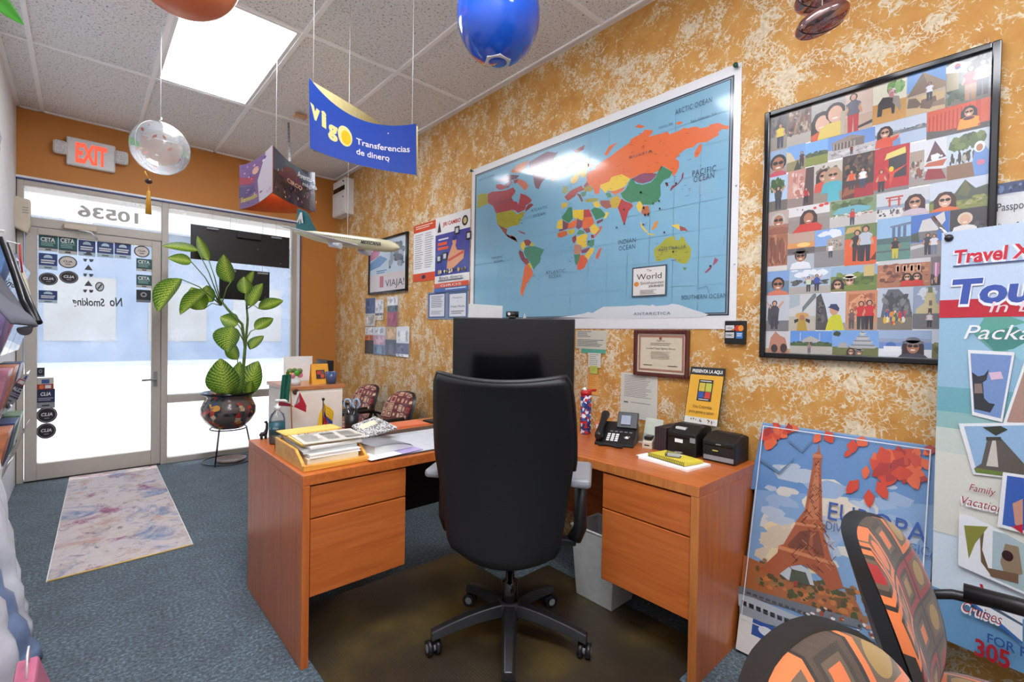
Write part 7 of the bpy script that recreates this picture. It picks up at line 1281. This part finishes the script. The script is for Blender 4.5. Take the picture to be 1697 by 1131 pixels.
of = thing('orange_folder', 'flat orange folder at the back of the desk', 'folder', (1.42, 2.47, ZT), .0); mat('coral', (222, 122, 84), .5); MB().box((-.14, -.06, 0), (.12, .08, .006)).build('cover', 'coral', of, bevel=.001); MB().box((-.13, -.055, .006), (.11, .075, .008)).build('sheet', 'coral', of)
wl = thing('black_wallet', 'black wallet beside the orange folder', 'wallet', (1.63, 2.46, ZT), .1); MB().box((-.08, -.045, 0), (.08, .045, .012)).build('body', 'black_leather', wl, bevel=.004); MB().box((.02, -.01, .012), (.05, .012, .0135)).build('clasp', 'coral', wl)
p = V((1.085, 2.47, 0)); pn_ = thing('pen_cup', 'black mesh pen cup with pens at the desk back', 'pen cup', (p.x, p.y, ZT)); MB().lathe([(.036, 0), (.038, .1), (.035, .1), (.033, .004), (0, .004)], 20).build('cup', 'black_plastic', pn_)
for i in range(5): a = i*1.3; MB().tube([(.01*math.cos(a), .01*math.sin(a), .01), (.032*math.cos(a), .032*math.sin(a), .135+.01*i)], .004, 6).build('pen', ('black_gloss', 'dark_metal')[i % 2], pn_)
ss = thing('scissors', 'scissors with pale blue handles standing in the pen cup', 'scissors', (p.x, p.y, ZT+.1)); mat('pale_blue', (150, 180, 210), .3)
for s in (-1, 1):
    c = V((0, 0, 0))+RGT*(.024*s)+V((0, 0, .055)); MB().tube([c+RGT*(.018*math.cos(q))+V((0, 0, .024*math.sin(q))) for q in [2*PI*i/20 for i in range(20)]], .005, 8, closed=True).build('handle', 'pale_blue', ss)
    MB().tube([c+V((0, 0, -.024)), RGT*(-.008*s)+V((0, 0, -.06))], .004, 6).build('blade', 'chrome', ss)
pm = thing('file_folders', 'grey file folders standing behind the monitor', 'folders', (1.86, 2.35, ZT), -YAW)
q0, q1 = atd(776, 503, 3.05), atd(842, 527, 3.05); zz_ = q0.z-ZT
for k in range(2): MB().prism([(-.13+.03*k, .01*k, 0), (.12, .01*k, 0), (.12, .01*k+.02, zz_-.01), (-.10+.03*k, .01*k+.02, zz_)], (0, .004, 0)).build('folder', 'pale_plastic', pm)
pm.location = (q0.x+.09, q0.y-.05, ZT)
# ------------------------------------------------------------------ things on the right desk
def m_bot():
    m, t, b = nodes('patterned_bottle'); tc = N(t, 'ShaderNodeTexCoord'); v = N(t, 'ShaderNodeTexVoronoi', Scale=70.0); t.links.new(tc.outputs['Object'], v.inputs['Vector']); s = N(t, 'ShaderNodeSeparateColor'); t.links.new(v.outputs['Color'], s.inputs[0]); r = ramp(t, s.outputs[0], [(0, L((30, 50, 110))[:3]), (.35, L((196, 40, 44))[:3]), (.6, L((230, 232, 238))[:3]), (.8, L((60, 96, 160))[:3])], 'CONSTANT'); t.links.new(r.outputs[0], b.inputs['Base Color']); b.inputs['Roughness'].default_value = .3; MATS['patterned_bottle'] = m
m_bot(); mat('red_plastic', (190, 36, 36), .35)
p = on(970, 719, ZT); wbt = thing('water_bottle', 'red and blue patterned water bottle with a red lid', 'bottle', (p.x, p.y, ZT)); hB = 1.28-ZT
zt_ = aty(970, 655, p.y).z-ZT; MB().lathe([(0, 0), (.029, 0), (.031, .005), (.031, zt_-.005), (.029, zt_)], 24).build('body', 'patterned_bottle', wbt); MB().lathe([(.031, zt_), (.031, zt_+.018), (.024, zt_+.026), (0, zt_+.026)], 24).build('lid', 'red_plastic', wbt); MB().tube([(-.008, 0, zt_+.024), (-.014, .004, zt_+.04)], .010, 10).build('spout', 'paper', wbt); MB().tube([(.0, 0, zt_+.024), (.05, -.03, zt_+.026)], .007, 8).build('carry_loop', 'red_plastic', wbt)
on_ = thing('orange_note_block', 'orange note block behind the bottle and the phone', 'note block', tuple(on(998, 716, ZT))); mat('orange_note', (236, 140, 84), .6); MB().box((-.03, -.035, 0), (.04, .03, .055)).build('pad', 'orange_note', on_, bevel=.002); MB().box((-.031, -.02, .02), (-.0295, .02, .045)).build('label', 'paper', on_)
# telephone
a_, b_ = on(985, 737, ZT), on(1049, 744, ZT); mid = (a_+b_)/2; rz = math.atan2(b_.y-a_.y, b_.x-a_.x); tel = thing('desk_phone', 'black office telephone with handset, screen and keypad', 'telephone', (mid.x, mid.y, ZT), rz); W2 = (b_-a_).length/2
MB().prism([(-W2, 0, .012), (-W2, .17, .095), (-W2, .19, .02), (-W2, .17, .0), (-W2, .0, .0)], (2*W2, 0, 0)).build('body', 'black_plastic', tel, bevel=.004)
sl = math.atan2(.083, .17); Tm = Matrix.Translation((0, 0, .0125)) @ Matrix.Rotation(sl, 4, 'X')
kb = lambda a, b: [Tm @ V(q) for q in ((a[0], a[1], 0), (b[0], a[1], 0), (b[0], b[1], 0), (a[0], b[1], 0))]
nT = (Tm.to_3x3() @ V((0, 0, 1)))
def pad(nm, x0, y0, x1, y1, h, m_): q = kb((x0, y0), (x1, y1)); MB().hexa(q, [v+nT*h for v in q]).build(nm, m_, tel, bevel=.0008, seg=1)
sd_h = Matrix.Rotation(.5, 4, 'X')
q = [(.0-W2*.1, .115, .075), (W2, .115, .075), (W2, .165, .15), (-W2*.1, .165, .15)]; MB().hexa([V(v) for v in q], [V(v)+V((0, .016, -.010)) for v in q]).build('screen_housing', 'black_plastic', tel, bevel=.004)
q = [(.012, .122, .090), (W2-.035, .122, .090), (W2-.035, .150, .132), (.012, .150, .132)]; nS = V((0, -.83, .55)); mat('lcd', (120, 130, 150), .3); MB().hexa([V(v) for v in q], [V(v)+nS*.004 for v in q]).build('screen', 'lcd', tel)
for r in range(4):
    for c in range(3): pad('key', -.012+.021*c-.03, .022+.016*r, .003+.021*c-.03, .033+.016*r, .003, 'paper')
for c in range(5): pad('function_key', -.035+.024*c, .098, -.02+.024*c, .104, .002, 'grey_plastic')
MB().lathe([(.016, 0), (.016, .004), (.010, .004), (.010, .006), (0, .006)], 18, M=Tm @ Matrix.Translation((.055, .062, 0))).build('navigation_ring', 'chrome', tel)
hs = MB(); hx_ = -W2+.018; hs.tube([(hx_, -.002, .04), (hx_, .02, .048), (hx_, .06, .075), (hx_, .12, .108), (hx_, .165, .128), (hx_, .185, .128)], [.016, .023, .017, .017, .023, .018], 12); hs.build('handset', 'black_plastic', tel)
cr_ = [(-.07+.10*i/160*1.2, -.022+.012*math.sin(i/160*5)+.006*math.cos(i*1.25), .008+.006*math.sin(i*1.25)) for i in range(161)]; MB().tube(cr_, .0022, 5).build('coiled_cord', 'black_plastic', tel)
# card reader, holder, boxes
p = on(1073, 743, ZT); cr2 = thing('card_reader', 'small beige card reader beside the phone', 'card reader', (p.x+.01, p.y, ZT), -1.3); MB().prism([(-.024, -.03, 0), (-.024, .03, 0), (-.024, .03, .05), (-.024, -.03, .035)], (.048, 0, 0)).build('body', 'beige_plastic', cr2, bevel=.004); MB().box((-.018, -.02, .042), (.018, .03, .058)).build('slot', 'black_plastic', cr2, bevel=.003); MB().box((-.012, -.031, .015), (.012, -.0295, .02)).build('mark', 'black_plastic', cr2)
ah = thing('brochure_holder', 'pale acrylic card holder behind the phone', 'card holder', (2.13, 1.30, ZT), -PI/2); mat('pale_green', (206, 212, 196), .4); MB().prism([(-.05, .03, 0), (.05, .03, 0), (.05, .06, .12), (-.05, .06, .12)], (0, .003, 0)).build('back', 'pale_green', ah); MB().box((-.05, -.01, 0), (.05, .03, .006)).build('base', 'pale_green', ah); MB().prism([(-.05, -.01, 0), (.05, -.01, 0), (.05, .0, .05), (-.05, .0, .05)], (0, .003, 0)).build('lip', 'clear_plastic', ah)
bx_ = thing('card_box_stack', 'dark ribbed stack of cards standing beside the printers', 'card stack', (2.12, 1.183, ZT)); mat('plum', (58, 46, 50), .5)
for k in range(9): MB().box((-.075+.002*(k % 2), -.03+.0067*k, 0), (.07, -.0242+.0067*k, .112-.001*(k % 3))).build('card', 'plum', bx_)
def printer(label, x0, x1, y0, y1, h, led):
    t = thing('receipt_printer', label, 'receipt printer', ((x0+x1)/2, (y0+y1)/2, ZT), 0, 'black receipt printers'); D, W_ = (x1-x0)/2, (y1-y0)/2
    MB().prism([(-D, -W_, 0), (D, -W_, 0), (D, -W_, h*.92), (D*.6, -W_, h), (-D*.2, -W_, h*1.0), (-D, -W_, h*.78)], (0, 2*W_, 0)).build('body', 'black_plastic', t, bevel=.006)
    MB().box((-D*.15, -W_*.8, h-.002), (D*.55, W_*.8, h+.004)).build('paper_cover', 'black_plastic', t, bevel=.003); MB().box((-D-.002, -W_*.85, h*.60), (-D+.002, W_*.85, h*.64)).build('paper_slot', 'black_gloss', t)
    if led == 'a': MB().box((-D-.002, -W_*.1, h*.44), (-D+.001, W_*.45, h*.56)).build('name_plate', 'paper', t); MB().box((-D*.7, -W_*.1, h*.845), (-D*.35, W_*.6, h*.93)).build('sticker', 'pale_plastic', t); MB().box((-D-.004, -W_*.95, h*.5), (-D+.001, -W_*.6, h*.66)).build('switch', 'grey_plastic', t, bevel=.001)
    else: MB().box((-D-.002, -W_*.9, h*.08), (-D+.001, W_*.9, h*.24)).build('front_strip', 'grey_plastic', t); MB().box((-D-.003, -W_*.0, h*.42), (-D+.001, W_*.35, h*.46)).build('emblem', 'chrome', t); MB().box((-D-.003, -W_*.15, h*.66), (-D+.001, W_*.15, h*.7)).build('maker_mark', 'grey_plastic', t)
    return t
printer('black receipt printer with a white name plate under the yellow sign', 2.035, 2.19, 1.0, 1.14, .135, 'a'); printer('black receipt printer with a grey front strip at the desk end', 2.045, 2.19, .832, .976, .118, 'b')
# yellow sign leaning on the wall
a0_, a1_, b0_, b1_ = atx(1150, 608, 2.205), atx(1207, 610, 2.205), atx(1138, 692, 2.135), atx(1195, 701, 2.135); zb_ = ZT+.1395+.001
ys = thing('counter_sign', 'yellow present-your-card sign with a black header standing on the printer', 'sign', (2.15, 1.05, zb_)); U_ = V((0, -(a0_.y-a1_.y), 0)); O_ = V((2.135, a0_.y+.012, zb_)); W_v = V((2.203, a0_.y-.0, a0_.z))-O_; W_v.y = 0
P = Print(O_, U_, W_v, thick=.004, base=(30, 28, 28)); P.rect(.02, .0, .98, .11, (232, 228, 216)).rect(.02, .11, .98, .86, (238, 178, 40)).rect(0, .86, 1, 1, (26, 24, 26)).text('PRESENTA LA AQUI', .5, .9, .06, (244, 244, 240), w=.88, align='c', bold=.03).rect(.3, .4, .72, .78, (34, 32, 36)).rect(.33, .57, .5, .72, (214, 190, 60)).rect(.52, .57, .69, .72, (196, 200, 70)).rect(.33, .45, .5, .56, (50, 80, 160)).rect(.52, .45, .69, .56, (206, 56, 40)).lines(.34, .735, .68, .76, 1, (220, 216, 200), .6).lines(.36, .41, .66, .435, 1, (220, 216, 200), .6).text('Viva Colombia', .5, .27, .06, (90, 60, 20), w=.56, align='c').text('pura gente y sabor', .5, .18, .06, (90, 60, 20), w=.72, align='c').specks(.05, .01, .95, .1, [(60, 60, 66), (150, 120, 60), (90, 90, 120)], 16, .02, 5); P.build('board', PR_GLOSS, ys)
# notepads
wp = thing('white_notepad', 'white notepad lying under the yellow spiral pad', 'notepad', (1.9, 1.035, ZT), -.12); MB().box((-.08, -.125, 0), (.085, .125, .010)).build('pad', 'paper', wp, bevel=.001); MB().box((-.075, .1, .010), (.0, .14, .012)).build('loose_sheet', 'paper', wp)
yp = thing('yellow_notepad', 'yellow spiral notepad on the white notepad', 'notepad', (1.905, 1.035, ZT+.0125), -.2); mat('yellow_pad', (222, 204, 66), .6); MB().box((-.05, -.10, 0), (.065, .10, .012)).build('pad', 'yellow_pad', yp, bevel=.001)
for k in range(22): y = -.095+.009*k; MB().tube([(-.05+.006*math.cos(q), y, .006+.008*math.sin(q)) for q in [2*PI*i/10 for i in range(10)]], .0012, 4, closed=True).build('spiral_ring', 'black_plastic', yp)
cc = thing('clear_clip', 'clear plastic clip box lying on the yellow notepad', 'clip', (1.91, 1.04, ZT+.0255), .3); MB().box((-.03, -.035, 0), (.03, .03, .016)).build('lid', 'clear_plastic', cc, bevel=.003); MB().box((-.025, -.03, .002), (.0, .02, .012)).build('contents', 'pale_plastic', cc)
# waste bin
wb_ = thing('waste_bin', 'pale grey waste bin under the right side of the desk', 'bin', (1.90, 1.385, .006)); mat('bin_plastic', (196, 200, 196), .5)
mb = MB(); lo = [V(q) for q in ((-.085, -.105, 0), (.085, -.105, 0), (.085, .105, 0), (-.085, .105, 0))]; hi = [V((q.x*1.25, q.y*1.22, .34)) for q in lo]; li = [V((q.x*1.17, q.y*1.15, .34)) for q in lo]; lb = [V((q.x*.94, q.y*.94, .006)) for q in lo]
mb.add(lo+hi+li+lb, [(3, 2, 1, 0)]+[(i, (i+1) % 4, 4+(i+1) % 4, 4+i) for i in range(4)]+[(4+i, 4+(i+1) % 4, 8+(i+1) % 4, 8+i) for i in range(4)]+[(8+i, 8+(i+1) % 4, 12+(i+1) % 4, 12+i) for i in range(4)]+[(12, 13, 14, 15)]); mb.build('bucket', 'bin_plastic', wb_, bevel=.012)
MB().tube([V((q.x*.985, q.y*.985, .342)) for q in hi], .006, 8, closed=True).build('rim', 'pale_plastic', wb_)
# ------------------------------------------------------------------ clutter along the left wall
mat('grey_cloth', (92, 94, 104), .85, bmp=.2); mat('pale_wrap', (214, 218, 228), .25, var=.12, scale=12, bmp=.3); mat('blue_wrap', (120, 140, 176), .3, var=.2, scale=10, bmp=.3); mat('pink_wrap', (206, 110, 140), .3, var=.12, scale=12, bmp=.2)
rk = thing('brochure_rack', 'white brochure rack with clear pockets against the left wall', 'brochure rack', (XL, 3.3, 0))
for y in (3.0, 3.86): MB().box((XL+.002, y-.015, .55), (XL+.03, y+.015, 1.72)).build('upright', 'white_metal', rk, True, .003)
names = ['sunset orange', 'sea blue', 'leaf green', 'rose pink', 'sand beige', 'night navy', 'violet', 'white']
cols = [(206, 130, 90), (90, 130, 180), (110, 140, 110), (196, 130, 150), (206, 190, 160), (60, 70, 116), (140, 120, 166), (226, 228, 232)]
rows = ['lowest', 'second', 'third', 'top']
for k in range(4):
    z0 = .60+.275*k
    MB().box((XL+.002, 3.015, z0), (XL+.012, 3.845, z0+.26)).build('panel', 'white_metal', rk, True, .002); MB().box((XL+.012, 3.015, z0), (XL+.13, 3.845, z0+.006)).build('shelf', 'white_metal', rk, True)
    for j in range(3):
        y0 = 3.02+.275*j; MB().prism([(XL+.128, y0, z0), (XL+.131, y0, z0), (XL+.178, y0, z0+.16), (XL+.175, y0, z0+.16)], (0, .255, 0)).build('pocket_front', 'clear_plastic', rk, True)
        i = (k*3+j*5) % 8; m_ = mat('leaflet_%d' % i, cols[i], .35, var=.35, scale=18)
        tag(MB().prism([(XL+.035, y0+.02, z0+.008), (XL+.115, y0+.02, z0+.008), (XL+.155, y0+.02, z0+.21), (XL+.075, y0+.02, z0+.21)], (0, .21, 0)).build('leaflet_bundle', m_, None, bevel=.002), '%s leaflets, %s row of the left rack, %s pocket from the door' % (names[i], rows[k], ('third', 'second', 'first')[j]), 'leaflets', 'leaflets in the left rack')
bgm = thing('grey_bag', 'dark grey fabric bag hanging by straps on the left wall rack', 'bag', tuple(aty(25, 470, 2.3)))
def bagf(u, v):   # strip of cloth sagging from top left to lower right
    a = aty(-30+70*v, 372+165*v, 2.5-.5*v); wdt = .10*math.sin(PI*min(1, v*.8+.15)); return a+V((.03*math.sin(u*5+v*6), (u-.5)*.35, (u-.5)*-.12*math.sin(PI*v)))+V((wdt*(u-.5)*.5, 0, -wdt*u))
MB().grid(bagf, 14, 18).build('cloth', 'grey_cloth', bgm, True, solid=.006)
for o in (0, 10): MB().tube([aty(2+o, 395+o, 2.45), aty(22+o, 450+o, 2.35), aty(38+o, 500, 2.25), aty(60+o*.5, 535, 2.15)], .009, 8).build('strap', 'black_plastic', bgm, True)
MB().tube([aty(8, 384, 2.45), V((XL+.01, 2.5, aty(8, 384, 2.45).z+.03))], .006, 6).build('hook', 'white_metal', bgm, True)
lt_ = thing('luggage_tag', 'cream luggage tag dangling on a red string from the rack', 'tag', tuple(aty(36, 470, 2.6))); q = [aty(*w_, 2.6) for w_ in ((29, 449), (41, 450), (51, 489), (35, 487))]; MB().prism(q, (0, .003, 0)).build('card', 'cream_paper', lt_, True)
MB().tube([aty(33, 405, 2.6), aty(34, 430, 2.6), aty(37, 452, 2.6)], .003, 6).build('string', 'red_plastic', lt_, True); MB().tube([aty(33, 405, 2.6), V((XL, 2.6, aty(33, 405, 2.6).z+.04))], .003, 6).build('hook', 'white_metal', lt_, True)
cw = thing('plastic_sheet', 'crumpled clear plastic sheet hanging high on the left wall', 'plastic sheet', (XL+.05, 3.4, 1.95)); 
MB().grid(lambda u, v: (XL+.02+.09*u*math.sin(PI*min(1, v*1.1))+.012*math.sin(u*17+v*9)+.01*math.sin(v*23), 4.0-.9*u, 1.85+1.0*v-.1*u), 18, 22).build('film', 'pale_wrap', cw, True, solid=.002); MB().box((XL, 3.2, 2.83), (XL+.02, 4.0, 2.87)).build('rail', 'white_metal', cw, True)
# wrapped poster tubes leaning at the lower left
for i, (lbl, x, y, h, r, m_) in enumerate((('pale plastic-wrapped poster roll leaning on the left wall, farthest', -.225, 2.90, .78, .062, 'pale_wrap'), ('pale plastic-wrapped poster roll leaning on the left wall, middle', -.205, 2.72, .74, .066, 'pale_wrap'), ('blue plastic-wrapped poster roll leaning on the left wall', -.165, 2.53, .50, .062, 'blue_wrap'), ('low pale plastic-wrapped roll in front of the blue roll', -.195, 2.34, .62, .066, 'pale_wrap'), ('pink wrapped gift bag at the lower left corner', -.12, 2.10, .20, .05, 'pink_wrap'))):
    t = thing('wrapped_roll' if i < 4 else 'gift_bag', lbl, 'roll' if i < 4 else 'gift bag', (x, y, 0), 0, 'wrapped rolls by the left wall' if i < 4 else None)
    if i < 4:
        lx = XL+r+.006-x
        mb = MB(); n_ = 14; mb.tube([(lx*(j/n_)+.006*math.sin(j*2.1), .012*math.sin(j*1.3), .004+h*j/n_) for j in range(n_+1)], [r*(1+.035*math.sin(j*1.7+i)) for j in range(n_+1)], 14); mb.build('wrap', m_, t); MB().tube([(lx-.0, 0, h), (lx-.0, 0, h+.05)], [r*.6, r*.9], 10, caps=False).build('gathered_end', m_, t)
    else:
        mb = MB(); mb.hexa([V(q) for q in ((-.05, -.11, .002), (.07, -.11, .002), (.07, .11, .002), (-.05, .11, .002))], [V(q) for q in ((-.03, -.08, h), (.02, -.08, h), (.02, .08, h), (-.03, .08, h))]); mb.build('bag', m_, t, bevel=.008); MB().tube([(0, -.05, h), (0, -.03, h+.06), (0, .03, h+.06), (0, .05, h)], .003, 6).build('handle', 'string', t)
